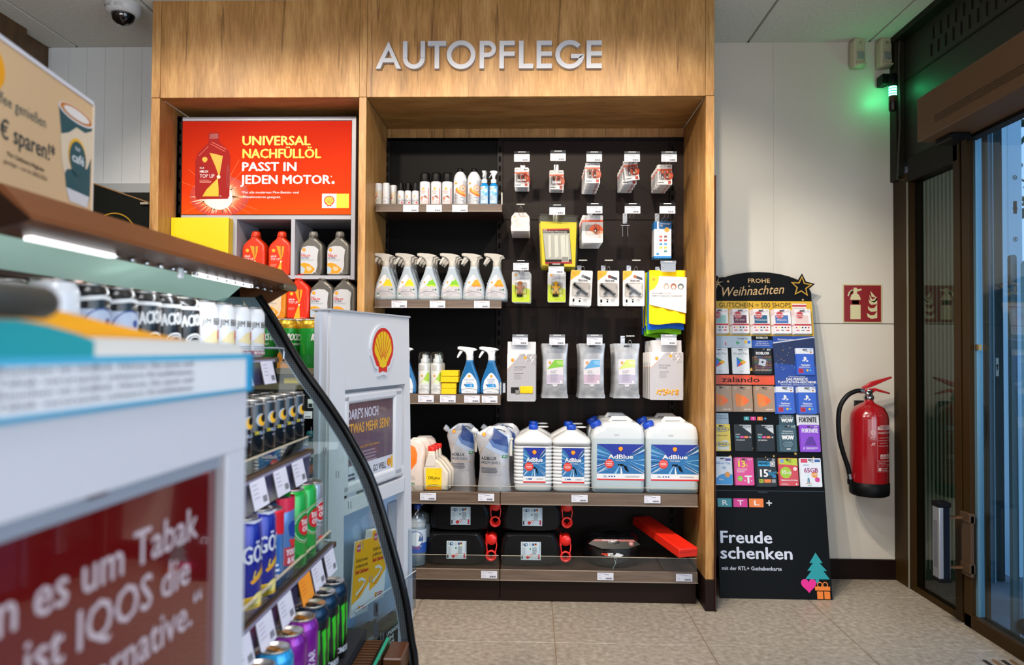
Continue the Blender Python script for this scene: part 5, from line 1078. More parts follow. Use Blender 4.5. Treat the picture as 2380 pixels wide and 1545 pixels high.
for i, (tx, ty, cx, nm, c, k) in enumerate(((1295, 777, 1290, 'cockpit', ('COCKPIT', '#7fc23a', '#a8d468', '#c4b6cc'), 'tag'), (1382, 777, 1376, 'glass', ('GLASS', '#5aa8dc', '#86bfe6', '#cbb0c4'), 'tag'), (1465, 780, 1457, 'leather', ('LEATHER', '#cfe07a', '#dfe9b0', '#b9b3cc'), 'bar'))):
    zc = P(cx, 798, 3.47).z; hook(tx, ty, k, 'wire hook above the %s wipes pouches, fourth row' % nm, 3.44, zc - .016); K = wipes(*c)
    for d in range(4): K.place((P(cx, 800, 3.47).x - .001 * d, 3.48 + d * .045, zc - .001 * d), 'silver %s wipes pouch, front one of its stack' % nm if d == 0 else 'silver wipes pouch, %s behind the front %s one' % (ORD[d - 1], nm), (.02, -.03, .02, 0)[d], '%s wipes pouches' % nm)
zc = P(1552, 818, 3.46).z; hook(1554, 777, 'tag', 'wire hook with white ticket above the microfiber sponge packs', 3.44, zc + .035)
K = card('microfiber_sponge_pack', .158, .228, l_mf(1), [('sponge_window', e_sp)], .006, cat='sponge pack')
q = B(); q.slab([(-.068, -.01), (.072, -.01), (.070, .056), (-.068, .056)], .001, .0025, .0005, mt('#d3d2d6', .4), 1); K.part('header', q)
for d in range(5): K.place((P(1550, 818, 3.46).x - .001 * d, 3.468 + d * .05, zc - .001 * d), 'tall microfiber sponge pack with orange noodle window, front one' if d == 0 else 'microfiber sponge pack, %s behind the front one' % ORD[d - 1], 0, 'microfiber sponge packs')

# ------------------------------------------------------------ motor oil bay
t = thing('oil_display_unit', 'pale grey framed display with red poster and bottle compartments, left bay', 'display unit', (0, 0, 0))
FR = mt('#b9bac4', .4); YU = 3.43
def U(px, py): a = P(px, py, YU); return a.x, a.z
ux0, uz1 = U(413, 272); ux1, _ = U(828, 272); _, uz0 = U(780, 640)
pz0 = U(600, 499)[1]; pz1 = U(600, 281)[1]
q = B(); q.box(ux0, ux0 + .02, YU, YB - .06, uz0 - .02, uz1, FR, .001, 1); ob('side_panel', q, t)
q = B(); q.box(ux1 - .02, ux1, YU, YB - .06, uz0 - .02, uz1, FR, .001, 1); ob('side_panel', q, t)
q = B(); q.box(ux0 + .02, ux1 - .02, YU, YB - .06, uz1 - .018, uz1, FR, .001, 1); ob('top_panel', q, t)
q = B(); q.box(ux0 + .02, ux1 - .02, YU, YB - .06, pz0 - .022, pz0 - .002, FR, .001, 1); ob('shelf_board', q, t)
q = B(); q.box(ux0 + .02, ux1 - .02, YU, YB - .06, uz0 - .018, uz0, FR, .001, 1); ob('bottom_panel', q, t)
for px in (541, 676): x = U(px, 560)[0]; q = B(); q.box(x, x + .019, YU, YB - .06, uz0, pz0 - .022, FR, .001, 1); ob('divider', q, t)
q = B(); q.box(ux0, ux1, YB - .06, YB - .05, uz0, uz1, mt('#15161b', .6)); ob('back_panel', q, t)
xd = U(541, 560)[0]
q = B(); q.box(ux0 + .0, xd, YU - .05, YU + .05, uz0, pz0 - .022, mt('#ffdd00', .4), .003, 2); ob('yellow_panel', q, t)
# poster
POST = zramp('poster_red', [(pz0, '#dc4a08'), (pz0 + .25 * (pz1 - pz0), '#cd3606'), (pz1, '#ad1c04')], .8, 0); POST.node_tree.nodes['Principled BSDF'].inputs['Specular IOR Level'].default_value = .15
q = B(); q.box(ux0 + .02, ux1 - .02, YU + .004, YU + .02, pz0, uz1 - .018, mt('#2a3540', .4)); q.box(ux0 + .022, ux1 - .022, YU + .002, YU + .005, pz0 + .002, uz1 - .02, POST); q.y = YU + .002
def V(px, py): a = P(px, py, YU); return a.x, a.z
# glow star burst behind the bottle, printed
cx, cz = V(510, 455); rn = random.Random(9)
for k in range(70):
    a = rn.uniform(0, 2 * PI); L = rn.uniform(.06, .115) * (1.25 if math.sin(a) < 0 else .9); w = rn.uniform(.03, .07)
    x1_, z1_ = cx + L * 1.1 * math.cos(a), max(pz0 + .003, cz + L * math.sin(a)); n = (-math.sin(a) * .010, math.cos(a) * .010)
    q.poly([(cx + n[0], cz + n[1]), (cx - n[0], cz - n[1]), (x1_, z1_)], mt('#ffb080' if k % 3 else '#ffd9c0', .4), 1)
[q.disc(cx, cz, r_, mt(c_, .5), .1 + .1 * k_, 40, r_ * .7) for k_, (r_, c_) in enumerate(((.145, '#c62c0c'), (.13, '#d43a14'), (.115, '#e25020'), (.10, '#ee7444'), (.088, '#f8a07a'), (.078, '#ffc9b0')))]
q.disc(cx - .01, cz, .072, mt('#ffe6d4', .4), 2, 30, .062); q.disc(cx, cz - .012, .064, mt('#fff6ee', .4), 3, 30, .055)
for a in (20, 48, 62, 140, 160, 205, 320, 340): q.line([(cx, cz), (cx + .2 * math.cos(math.radians(a)), min(uz1 - .025, max(pz0 + .004, cz + .2 * math.sin(math.radians(a)))))], .0012, mt('#ff8a4a', .4), 1)
bo = [V(*p) for p in ((455, 460), (455, 372), (458, 360), (485, 333), (487, 310), (508, 310), (509, 333), (530, 350), (534, 366), (531, 440), (531, 460))]
q.poly([V(*p) for p in ((457, 463), (453, 455), (454, 372), (460, 355), (484, 332), (485, 308), (508, 307), (509, 330), (529, 347), (535, 362), (533, 455), (529, 462))], mt('#a50f06', .85), 4)
q.poly([V(*p) for p in ((487, 311), (507, 310), (507, 322), (487, 323))], mt('#9c130c', .35), 5)
for a, b_ in (((489, 334), (523, 352)), ((492, 330), (526, 347)), ((484, 340), (462, 362))): q.line([V(*a), V(*b_)], .0025, mt('#f06a50', .35), 5)
q.poly([V(*p) for p in ((487, 355), (505, 359), (516, 362), (512, 385), (508, 408), (500, 385))], mt('#f0b21c', .4), 5); q.poly([V(*p) for p in ((470, 456), (480, 440), (506, 414), (508, 440), (508, 456))], mt('#f3c01c', .4), 5); q.line([V(517, 362), V(509, 410)], .003, mt('#f6cf3a', .4), 6)
q.disc(*V(508, 411), .009, mt('#fff1c8', .4), 7); q.ring(*V(530, 410), .008, .004, mt('#8e120b', .4), 5, rz=.055)
q.shell(*V(476, 371), .028, 6, red='#e08a12', yel='#fbd13a'); x, z = V(464, 392); q.text('Shell', x, z, .008, WHT, 'l', .02, 6); x, z = V(464, 401); q.text('HELIX', x, z, .011, WHT, 'l', .04, 6); x, z = V(464, 413); q.text('TOP UP', x, z, .018, WHT, 'l', 0, 6, wid=.072); x, z = V(464, 418); q.lines(x, z, .06, 3, .0055, .002, mt('#f0a090', .4), 6, 1)
x, z = V(510, 457); q.text('1L', x, z, .007, WHT, 'l', .01, 6)
for s_, px, pyb, pyt, xr, M in (('UNIVERSAL', 562, 337, 316, 721, '#f8d000'), ('NACHFÜLLÖL', 562, 367, 346, 745, '#f8d000'), ('PASST IN', 561, 397, 377, 688, '#f6f1f0'), ('JEDEN MOTOR', 561, 427, 407, 767, '#f6f1f0')):
    x, z = V(px, pyb); zt = V(px, pyt)[1]; q.text(s_, x, z, zt - z, mt(M, .4), 'l', .045, 4, wid=V(xr, pyb)[0] - x)
q.disc(*V(774, 424), .0075, mt('#f6f1f0', .4), 4); q.text('*', *V(768, 414), .012, mt('#f6f1f0', .4), 'l', .02, 4)
q.text('*Für alle modernen Pkw-Benzin- und', *V(561, 449.5), .0115, mt('#f6f1f0', .4), 'l', .015, 4, wid=V(694, 450)[0] - V(561, 450)[0]); q.text('Dieselmotoren geeignet.', *V(564, 460), .0115, mt('#f6f1f0', .4), 'l', .015, 4, wid=V(652, 460)[0] - V(564, 460)[0])
a, b_ = V(748, 483), V(782, 450); q.rect(a[0], b_[0], a[1], b_[1], WHT, 2); c_ = V(811, 450); q.rect(b_[0], c_[0], a[1], b_[1], mt('#ffdb00', .4), 2); q.shell((a[0] + b_[0]) / 2, (a[1] + b_[1]) / 2 - .001, .052, 3)
ob('poster', q, t)
# oil bottles
def oil_bottle(kind):
    K = Kit('oil_bottle', 'bottle'); body, cap = {'red': ('#ec3a12', '#e8380f'), 'grey': ('#77736c', '#77736c'), 'orange': ('#e8901c', '#b06a10'), 'darkcap': ('#77736c', '#222226'), 'red2': ('#ec3212', '#b4161a'), 'teal': ('#1d3d44', '#1c5a64')}[kind]
    M = mt(body, .3, .45 if 'grey' in kind or kind == 'darkcap' else .05, .35); q = B()
    o = [(-.052, 0), (.050, 0), (.054, .006), (.055, .04), (.056, .10), (.054, .148), (.042, .165), (.020, .183), (.0165, .190), (.0165, .199), (-.0165, .199), (-.0165, .190), (-.020, .182), (-.038, .165), (-.052, .150), (-.058, .130), (-.058, .006)]
    q.slab(o, -.032, .032, .012, M, 4)
    for d in (.0, .006, .012): q.tube([(.006 + d * .3, -.030, .175 - d), (.040 + d * .2, -.030, .158 - d)], .0022, M, 6)
    q.tube([(.044, -.029, .145), (.036, -.031, .12), (.032, -.032, .08), (.034, -.031, .045), (.044, -.029, .022)], .0035, M, 6)
    K.part('body', q)
    q = B(); q.lathe([(.0195, .193), (.0200, .195), (.0200, .212), (.0165, .218), (.0005, .219)], mt(cap, .35, .1), 20)
    for k in range(14): a = k * PI / 7; q.box(.0198 * math.cos(a) - .0008, .0198 * math.cos(a) + .0008, .0198 * math.sin(a) - .0008, .0198 * math.sin(a) + .0008, .196, .211, mt(cap, .35, .1))
    K.part('cap', q)
    q = B(); q.y = -.032
    if kind in ('red', 'red2'):
        q.shell(-.030, .122, .018, 1, red='#e89a1c', yel='#f8cf2a'); q.text('HELIX', -.044, .091, .0075, WHT, 'l', .04); q.text('TOP UP', -.044, .075, .0115, WHT, 'l', 0, wid=.045)
        q.poly([(-.018, .146), (.004, .142), (.022, .143), (.020, .120), (.014, .095), (.006, .072), (.0, .095)], mt('#e9a11c', .35), 1); q.poly([(.004, .142), (.010, .142), (.010, .11), (.006, .09)], mt('#b4380f', .35), 2); q.poly([(-.018, .004), (.012, .004), (.008, .066), (.004, .068), (-.010, .03)], mt('#f0b52a', .35), 1); q.disc(.007, .069, .005, mt('#fff0c0', .3), 3, 10)
        q.lines(-.044, .056, .03, 3, .005, .0013, mt('#ffb8a0', .4), 1, 2); q.text('1L', .016, .006, .005, WHT)
    elif kind != 'teal':
        q.poly([(-.052, .010), (.004, .010), (.022, .022), (.030, .05), (.030, .10), (.034, .128), (.016, .143), (-.016, .146), (-.044, .138), (-.052, .122)], mt('#d4d6dc' if kind != 'orange' else '#ead2b4', .3, 0, .3), 1)
        q.shell(-.037, .126, .017, 3); q.text('Shell', -.050, .104, .006, RD, 'l', .02, 3); q.text('HELIX', -.050, .093, .0095, RD, 'l', .05, 3, wid=.046); q.text('ULTRA', -.050, .083, .0078, mt('#2a3a5c', .4), 'l', .03, 3, wid=.038); q.lines(-.050, .079, .06, 2, .004, .0015, mt('#8fa0b4', .4), 2, 2)
        q.poly([(-.052, .06), (-.034, .064), (-.012, .058), (.012, .040), (.018, .032), (.002, .012), (-.052, .011)], mt('#f2a21c', .3), 2); q.poly([(-.052, .05), (-.03, .036), (-.036, .014), (-.052, .012)], mt('#b5cadb', .3), 3); q.poly([(-.024, .046), (-.004, .045), (.004, .032), (-.01, .022), (-.022, .028)], mt('#e8c8a0', .3), 3); q.text('1L', .018, .014, .005, WHT, 'l', .02, 3)
    else:
        q.disc(-.034, .11, .012, mt('#f58a1c', .4), 1); q.text('RIMULA', -.05, .078, .012, WHT, 'l', .05, shear=.25); q.poly([(-.05, .05), (.03, .06), (.03, .02), (-.05, .015)], mt('#c45a1c', .4), 1)
    K.part('label', q); return K
KO = {k: oil_bottle(k) for k in ('red', 'grey', 'orange', 'darkcap', 'red2', 'teal')}
zb = P(750, 631, 3.46).z
for i, (k, px) in enumerate((('red', 588), ('red', 649), ('grey', 723), ('grey', 785))):
    KO[k].place((P(px, 630, 3.455).x, 3.49, uz0 + .0005), '%s motor oil bottle, %s of the pair in its compartment' % (['bright red', 'silver grey'][i // 2], ['left', 'right'][i % 2]), 0, '%s oil bottles in the compartment' % ['red', 'grey'][i // 2])
zs2 = P(680, 742, 3.42).z
t = thing('display_shelf', 'dark shelf with pale front edge under the lower motor oil row', 'shelf', (0, 0, 0))
q = B(); q.box(XL1 + .03, -.835, 3.42, YB - .06, zs2 - .03, zs2, mt('#191414', .5)); ob('board', q, t); q = B(); q.box(XL1 + .03, -.835, 3.412, 3.42, zs2 - .004, zs2 + .003, mt('#d9c2b4', .4)); ob('edge_strip', q, t)
for i, (k, px, y) in enumerate((('orange', 590, 3.47), ('orange', 638, 3.47), ('red2', 691, 3.455), ('darkcap', 746, 3.455), ('darkcap', 799, 3.455), ('orange', 590, 3.56), ('orange', 640, 3.56), ('red2', 696, 3.54), ('red2', 701, 3.62), ('darkcap', 751, 3.54), ('darkcap', 803, 3.54), ('darkcap', 756, 3.62))):
    nm = {'orange': 'amber', 'red2': 'red', 'darkcap': 'silver grey dark-capped'}[k]
    KO[k].place((P(px, 740, y - .035).x, y, zs2 + .0005), '%s oil bottle on the lower oil shelf, %s' % (nm, ['behind the glass, left one', 'behind the sloping rail', 'front one beside the totem', 'half behind the totem', 'next to the oak post', 'rear row, far left', 'rear row, second', 'directly behind the red front one', 'rearmost red one', 'rear row beside the red ones', 'rear row beside the post', 'rearmost grey one'][i]), 0, None)
# lower shelves of the oil bay, seen past the fridge glass
for j, (py, lab) in enumerate(((955, 'dark lower shelf of the oil bay with a white ticket, behind glass'), (1110, 'lowest visible shelf of the oil bay behind the fridge glass'))):
    z = P(715, py, 3.42).z; t = thing('display_shelf', lab, 'shelf', (0, 0, 0)); q = B(); q.box(XL1 + .03, -.835, 3.42, YB - .06, z - .028, z, mt('#191414', .5)); ob('board', q, t)
    q = B(); q.box(XL1 + .03, -.835, 3.41, 3.42, z - .034, z + .002, mt('#34353e', .4)); ob('price_rail', q, t)
    ob('price_tag', TAGM, t, (P(708, py, 3.41).x, 3.409, z))
    if j == 0:
        t = thing('battery_box', 'black box with pale label on the dark lower oil shelf', 'box', (P(728, py, 3.42).x, 3.43, z)); q = B(); q.box(-.045, .045, 0, .06, 0, .062, mt('#17181a', .5), .002, 1); ob('box', q, t); q = B(); q.y = 0; q.rect(-.03, .04, .014, .056, mt('#aeb9b9', .4), 1); q.rect(-.026, -.008, .018, .034, INK, 2); q.lines(-.004, .036, .04, 4, .005, .002, INK, 2, 2); q.rect(-.03, .04, .038, .056, mt('#dfe3e2', .4), 2); ob('label', q, t)
    else:
        KO['teal'].place((P(716, py, 3.43).x, 3.465, z), 'dark teal oil bottle with orange dot, lowest oil shelf', 0); KO['teal'].place((P(660, py, 3.43).x, 3.465, z), 'dark teal oil bottle further left on the lowest oil shelf', 0)

# ------------------------------------------------------------ gift card stand
TL = math.atan2(.26, 1.5); GS = Matrix.Translation((.86, 3.44, 0)) @ Matrix.Rotation(-TL, 4, 'X')
NV = mt('#06090c', .6); t = thing('gift_card_stand', 'black cardboard floor stand headed Frohe Weihnachten, leaning beside the oak fitting', 'display stand', (0, 0, 0)); t.matrix_world = GS
o = [(.024, 0), (.544, 0), (.544, 1.47)] + [(.284 + .26 * math.cos(math.radians(a)), 1.47 + .115 * math.sin(math.radians(a))) for a in range(6, 176, 12)] + [(.024, 1.47)]
q = B(); q.prism(o, 0, .012, NV); ob('board', q, t)
def star(cx, cz, r, r2, rot=0, n=5): return [(cx + (r if k % 2 == 0 else r2) * math.cos(PI / 2 + rot + k * PI / n), cz + (r if k % 2 == 0 else r2) * math.sin(PI / 2 + rot + k * PI / n)) for k in range(2 * n)]
GLD = mt('#d8a53a', .35, .3); GL2 = mt('#d9b27c', .4)
for s__ in (star(.497, 1.508, .070, .036, -.1), star(.075, 1.525, .050, .030, .2, 6), star(.012, 1.50, .062, .03, .35)): q = B(); q.prism(s__, -.003, 0, NV); ob('star_cutout', q, t)
q = B(); q.y = -.003
s1, s2 = star(.497, 1.508, .057, .026, -.1), star(.497, 1.508, .045, .019, -.1)
for i in range(10): q.poly([s1[i], s1[(i + 1) % 10], s2[(i + 1) % 10], s2[i]], GLD, 1)
q.poly(star(.012, 1.50, .052, .024, .35), GLD, 1)
for a in range(6): c_, d_ = math.cos(a * PI / 3 + .3), math.sin(a * PI / 3 + .3); q.poly([(.075 - d_ * .004, 1.525 + c_ * .004), (.075 + c_ * .034, 1.525 + d_ * .034), (.075 + d_ * .004, 1.525 - c_ * .004)], GL2, 2)
q.y = 0
q.text('FROHE', .284, 1.528, .022, GL2, 'c', .008, 2, wid=.112); q.text('Weihnachten', .084, 1.455, .048, GL2, 'l', -.012, 2, wid=.32, rot=.055, shear=.35)
for x, z, s_ in ((.13, 1.535, .008), (.33, 1.535, .004), (.05, 1.47, .004), (.028, 1.445, .008), (.50, 1.44, .007), (.235, 1.51, .005), (.37, 1.43, .003)): q.poly(star(x, z, s_, s_ * .45), GL2, 1)
YB_ = mt('#e3b31f', .4); q.rect(.024, .544, 1.253, 1.432, YB_, 1); q.text('1 GUTSCHEIN = 500 SHOPS', .053, 1.399, .025, INK, 'l', .004, 3, wid=.385)
q.rect(.445, .515, 1.382, 1.42, mt('#efe3dc', .4), 2); q.rect(.445, .515, 1.404, 1.413, mt('#c2272d', .4), 3); q.lines(.45, 1.398, .06, 3, .005, .002, GREY, 3, 2)
q.rect(.024, .232, 1.192, 1.253, mt('#b9c8d8', .4), 1); q.text('Google Play', .19, 1.236, .008, INK, 'c', 0, 2); q.rect(.10, .106, 1.205, 1.22, mt('#d24a3a', .4), 2); q.poly([(.157, 1.208), (.157, 1.228), (.174, 1.218)], mt('#2ea45a', .4), 2); q.disc(.203, 1.222, .008, mt('#e6b51c', .4), 2); q.rect(.212, .226, 1.214, 1.228, mt('#1f6fd0', .4), 2)
q.rect(.235, .336, 1.19, 1.253, mt('#1a4fb0', .4), 1); q.rect(.235, .336, 1.232, 1.253, mt('#0b0d10', .4), 2); q.text('ROBLOX', .285, 1.239, .010, WHT, 'c', .04, 3); q.text('Genießen Sie bis zu', .285, 1.222, .005, WHT, 'c', .02, 2); q.text('25% Mehr Robux mit', .285, 1.213, .005, WHT, 'c', .02, 2); q.text('Roblox-Geschenkkarten', .285, 1.204, .005, WHT, 'c', .02, 2)
PSB = mt('#0e3f9e', .4); q.rect(.338, .544, .868, 1.253, PSB, 1); q.poly([(.338, 1.115), (.544, 1.10), (.544, 1.245), (.338, 1.215)], mt('#0b1c50', .4), 2); q.poly([(.338, 1.215), (.544, 1.246), (.544, 1.250), (.338, 1.221)], mt('#cfd6e6', .4), 3); q.text('PlayStation Store', .362, 1.232, .008, WHT, 'l', .01, 3)
rn = random.Random(4)
for k in range(40): x, z = rn.uniform(.342, .54), rn.uniform(1.08, 1.2); q.line([(x, z), (x + rn.uniform(-.006, .006), z + rn.uniform(-.005, .005))], .0018, mt(['#f0b23a', '#2f7fe0', '#9fd0f5'][k % 3], .4), 3)
q.text('DAS PERFEKTE', .445, 1.030, .013, WHT, 'c', .04, 3, wid=.105); q.text('PLAYSTATION-GESCHENK', .445, 1.016, .012, WHT, 'c', .04, 3, wid=.188); q.text('FÜR ALLE SPIELE, ADD-ONS, PLAYSTATION PLUS', .445, 1.006, .005, WHT, 'c', .02, 3, wid=.16); q.text('PlayStation-Store Guthaben', .445, 1.047, .005, WHT, 'c', 0, 3)
q.rect(.024, .334, 1.008, 1.055, mt('#ee4d10', .4), 1); q.text('zalando', .168, 1.020, .026, INK, 'c', .02, 3, wid=.185); q.text('1 Gutschein – über 6000 Marken', .16, 1.009, .006, mt('#f6b89a', .4), 'c', 0, 3)
for i, (x, s_, c_) in enumerate(((.188, 'R', '#1f98a0'), (.220, 'T', '#d8178c'), (.253, 'L', '#f57c1c'))):
    q.rect(x - .013, x + .013, .832, .850, mt(c_, .4), 1); q.text(s_, x, .836, .010, WHT, 'c', .02, 2)
q.line([(.272, .841), (.286, .841)], .003, mt('#59b5e8', .4), 1); q.line([(.279, .834), (.279, .848)], .003, mt('#59b5e8', .4), 1)
q.rect(.024, .10, .81, .866, mt('#a7bccb', .4), 1); q.text('Geschenk ein', .033, .850, .007, INK); q.text('Stück Zuhause', .033, .838, .007, INK)
q.rect(.345, .42, .812, .86, mt('#123c48', .4), 1); q.text('WOW', .384, .824, .018, WHT, 'c', .07, 2, wid=.055); q.text('STREAMING', .384, .852, .006, WHT, 'c'); q.text('WAR NOCH NIE SO', .384, .845, .005, WHT, 'c'); q.rect(.43, .538, .808, .862, mt('#dfe0e8', .4), 1); q.text('FORTNITE', .484, .825, .024, BLK, 'c', .04, 2, wid=.085)
for i, (x, z, s_) in enumerate(((.225, 1.083, .012), (.205, .695, .010), (.31, .66, .006), (.415, .673, .009), (.10, .655, .009), (.27, .655, .004), (.50, .655, .005), (.325, .58, .006))): q.poly(star(x, z, s_, s_ * .45), GLD, 1)
q.rect(.024, .544, .4935, .4955, mt('#1e3a4a', .4), 1); q.rect(.225, .27, .484, .495, mt('#1b2a33', .4), 2)
for i, (x0, x1, s_, c_) in enumerate(((.030, .097, 'R', '#1b8c96'), (.105, .172, 'T', '#d8178c'), (.180, .248, 'L', '#f57c1c'))): q.rect(x0, x1, .418, .458, mt(c_, .4), 1); q.text(s_, (x0 + x1) / 2, .427, .022, WHT, 'c', .02, 2, wid=.028)
q.line([(.262, .438), (.288, .438)], .005, WHT, 1); q.line([(.275, .425), (.275, .451)], .005, WHT, 1)
LV = mt('#d8dbea', .4); q.text('Freude', .031, .252, .054, LV, 'l', .035, 2, wid=.247); q.text('schenken', .031, .180, .054, LV, 'l', .035, 2, wid=.338); q.text('mit der RTL+ Guthabenkarte', .036, .128, .017, LV, 'l', .02, 2, wid=.28)
TE = mt('#159aa0', .4); q.poly([(.424, .092), (.455, .130), (.436, .130), (.464, .165), (.448, .165), (.479, .212), (.509, .165), (.495, .165), (.527, .130), (.510, .130), (.538, .092), (.487, .092), (.487, .074), (.471, .074), (.471, .092)], TE, 1)
hp = [(0, -1)] + [(math.copysign(abs(math.sin(a)) ** 3, math.sin(a)) * 1.0, (13 * math.cos(a) - 5 * math.cos(2 * a) - 2 * math.cos(3 * a) - math.cos(4 * a)) / 15) for a in [PI + k * PI / 12 for k in range(1, 24)]]
q.poly([(.438 + x * .036, .066 + z * .034) for x, z in hp][::-1], mt('#ee1590', .4), 3)
OG = mt('#f5821c', .4); q.rect(.466, .536, .042, .060, OG, 3); q.rect(.474, .502, .004, .038, OG, 3); q.rect(.507, .534, .004, .038, OG, 3); q.ring(.489, .068, .013, .004, OG, 4, 14); q.ring(.514, .068, .013, .004, OG, 4, 14)
ob('print', q, t)
q = B(); q.box(.03, .04, .012, .25, 0, .9, NV); q.box(.528, .538, .012, .20, 0, .7, NV)
q2 = B(); q2.prism([(.012, .0), (.2, 0), (.012, .9)], .52, .53, NV, 'x'); ob('back_strut', q2, t)
# cards on the stand
def gcard(lab, kit, u, v, n, group=None, dz=.004):
    for d in range(n):
        m_ = GS @ Matrix.Translation((u - d * dz * .9 + 0, -.004 - (n - 1 - d) * dz, v - d * .0012)); r = kit.place((0, 0, 0), lab if d == 0 else '%s, %s behind the front one' % (', '.join(lab.split(',')[:-1]) if ',' in lab else lab, ['', 'first', 'second', 'third'][d]), 0, 'gift cards ' + group if group else None); r.matrix_world = m_
def gk(w, h, base, f, hookc=None):
    K = Kit('gift_card', 'gift card'); q = B(); q.slab(rrect(w, h, .004), -.0012, 0, .0003, mt(base, .35, 0, .2), 1); K.part('card', q)
    q = B(); q.y = -.0012; f(q); K.part('print', q)
    q = B(); q.tube([(-.004, .002, -.012), (-.003, -.008, -.010), (.005, -.014, -.007), (.010, -.010, -.009)], .0022, SIL2, 6); q.box(-.011, .011, -.002, -.0012, -.010, -.006, INK); K.part('hook_tip', q); return K
def f_best(c1, s_):
    def f(q):
        q.rect(-.034, .030, -.073, -.032, mt(c1, .4), 1); q.disc(-.012, -.031, .019, mt('#c8202c', .4), 2, 20); q.ring(-.012, -.031, .017, .001, WHT, 3, 20); q.text('WUNSCH', -.012, -.032, .006, WHT, 'c', .03, 4); q.text('GUTSCHEIN', -.012, -.040, .0045, WHT, 'c', .02, 4)
        if s_: q.text(s_, -.004, -.060, .009, WHT, 'c', 0, 3, shear=.3)
        q.line([(-.042, -.024), (-.030, -.018), (.0, -.012), (.04, -.016)], .001, RD, 1); q.line([(-.040, -.002), (-.036, -.06)], .001, RD, 1); q.rect(-.041, .041, -.118, -.074, mt('#f3eef0', .4), 2); q.rect(-.041, .041, -.085, -.076, mt('#c2272d', .4), 3)
        for k, c_ in enumerate(('#d24a5a', '#f2d94a', '#2a2a30', '#3a3a42', '#c2272d')): q.rect(-.036 + k * .015, -.028 + k * .015, -.098, -.091, mt(c_, .4), 3)
        for k, c_ in enumerate(('#e0607a', '#8a8a92', '#d24a3a')): q.rect(-.034 + k * .025, -.018 + k * .025, -.112, -.106, mt(c_, .4), 3)
        q.text('25€', .024, -.012, .0055, GREY)
    return f
for i, (u, c1, s_, c) in enumerate(((.075, '#9cc9c4', '', 'mint'), (.178, '#6b2a4a', 'Für Dich', 'purple'), (.281, '#1f5f86', 'Wunschzeit', 'teal blue'), (.385, '#4d74b8', 'Wünsche', 'blue'), (.485, '#e9cfc8', '', 'pale pink'))):
    gcard('white voucher card with red seal and %s picture, front of its stack' % c, gk(.085, .125, '#f1eef0', f_best(c1, s_)), u, 1.388, 4, c)
def f_gp(v):
    def f(q): q.text(v, .020, -.011, .007, GREY, 'l', .01); q.text('Google Play', 0, -.032, .010, mt('#5f6368', .4), 'c', .0, wid=.070); q.poly([(-.020, -.045), (-.020, -.097), (.004, -.071)], mt('#1f73e8', .4), 1); q.poly([(-.020, -.045), (.012, -.062), (-.001, -.071)], mt('#2ea45a', .4), 2); q.poly([(-.020, -.097), (-.001, -.071), (.012, -.080)], mt('#ea3a2e', .4), 2); q.poly([(.012, -.060), (.028, -.071), (.012, -.082), (-.003, -.071)], mt('#fbbc0a', .4), 3); q.lines(-.012, -.115, .024, 2, .004, .0012, GREY, 1, 2)
    return f
gcard('white Google Play card marked 50€, second row of the stand', gk(.086, .130, '#eceef2', f_gp('50€')), .172, 1.190, 1); gcard('white Google Play card marked 25€, at the oak post edge', gk(.086, .130, '#eceef2', f_gp('25€')), .068, 1.190, 1)
def f_rb(q):
    rn = random.Random(6)
    for i in range(5):
        for j in range(6): q.poly([(-.042 + i * .017, -.042 - j * .013), (-.026 + i * .017, -.039 - j * .013), (-.026 + i * .017, -.050 - j * .013), (-.042 + i * .017, -.053 - j * .013)], mt(['#6b4a2a', '#2f4a6b', '#5a2f4a', '#3a5a3a', '#7a5a4a'][rn.randrange(5)], .4), 1)
    q.text('ROBLOX', 0, -.033, .013, WHT, 'c', .05, wid=.066); q.poly([(-.016, -.053), (.017, -.060), (.010, -.092), (-.023, -.085)], mt('#c4cad8', .4), 3); q.poly([(-.006, -.066), (.003, -.068), (.001, -.077), (-.008, -.075)], BLK, 4); q.text('$20', .022, -.012, .008, WHT, 'l', .03); q.text('Hol dir Robux und mehr', 0, -.113, .005, WHT, 'c', .01)
gcard('dark ROBLOX card with silver square, front one', gk(.087, .130, '#141417', f_rb), .279, 1.190, 3, 'dark games')
def f_ps(v):
    def f(q):
        q.rect(-.043, .043, -.030, -.002, mt('#e4e7ee', .4), 1); q.text(v, .022, -.012, .007, mt('#1d4fa8', .4), 'l', .02); q.poly([(-.006, -.043), (.006, -.047), (.007, -.062), (0, -.062), (0, -.052), (-.001, -.052), (-.001, -.068), (-.006, -.066)], WHT, 1); q.poly([(-.017, -.064), (-.006, -.058), (-.006, -.061), (-.012, -.064), (-.006, -.066), (-.006, -.069)], WHT, 1); q.poly([(.002, -.059), (.017, -.064), (.012, -.069), (.002, -.069), (.010, -.064), (.002, -.062)], WHT, 1)
        q.text('PlayStation', 0, -.089, .008, WHT, 'c', .04, wid=.044); q.lines(-.032, -.094, .064, 2, .004, .0013, WHT, 1, 3); q.rect(-.036, -.012, -.126, -.104, mt('#c0183c', .4), 2); q.text('18', -.024, -.119, .008, INK, 'c', .02, 3); q.disc(.008, -.112, .006, mt('#f3c01c', .4), 2, 8); q.disc(.022, -.112, .005, mt('#4fb4ea', .4), 2, 8); q.rect(.026, .034, -.021, -.0185, INK, 3); q.rect(.026, .034, -.0235, -.021, RD, 3); q.rect(.026, .034, -.026, -.0235, mt('#f3c01c', .4), 3)
    return f
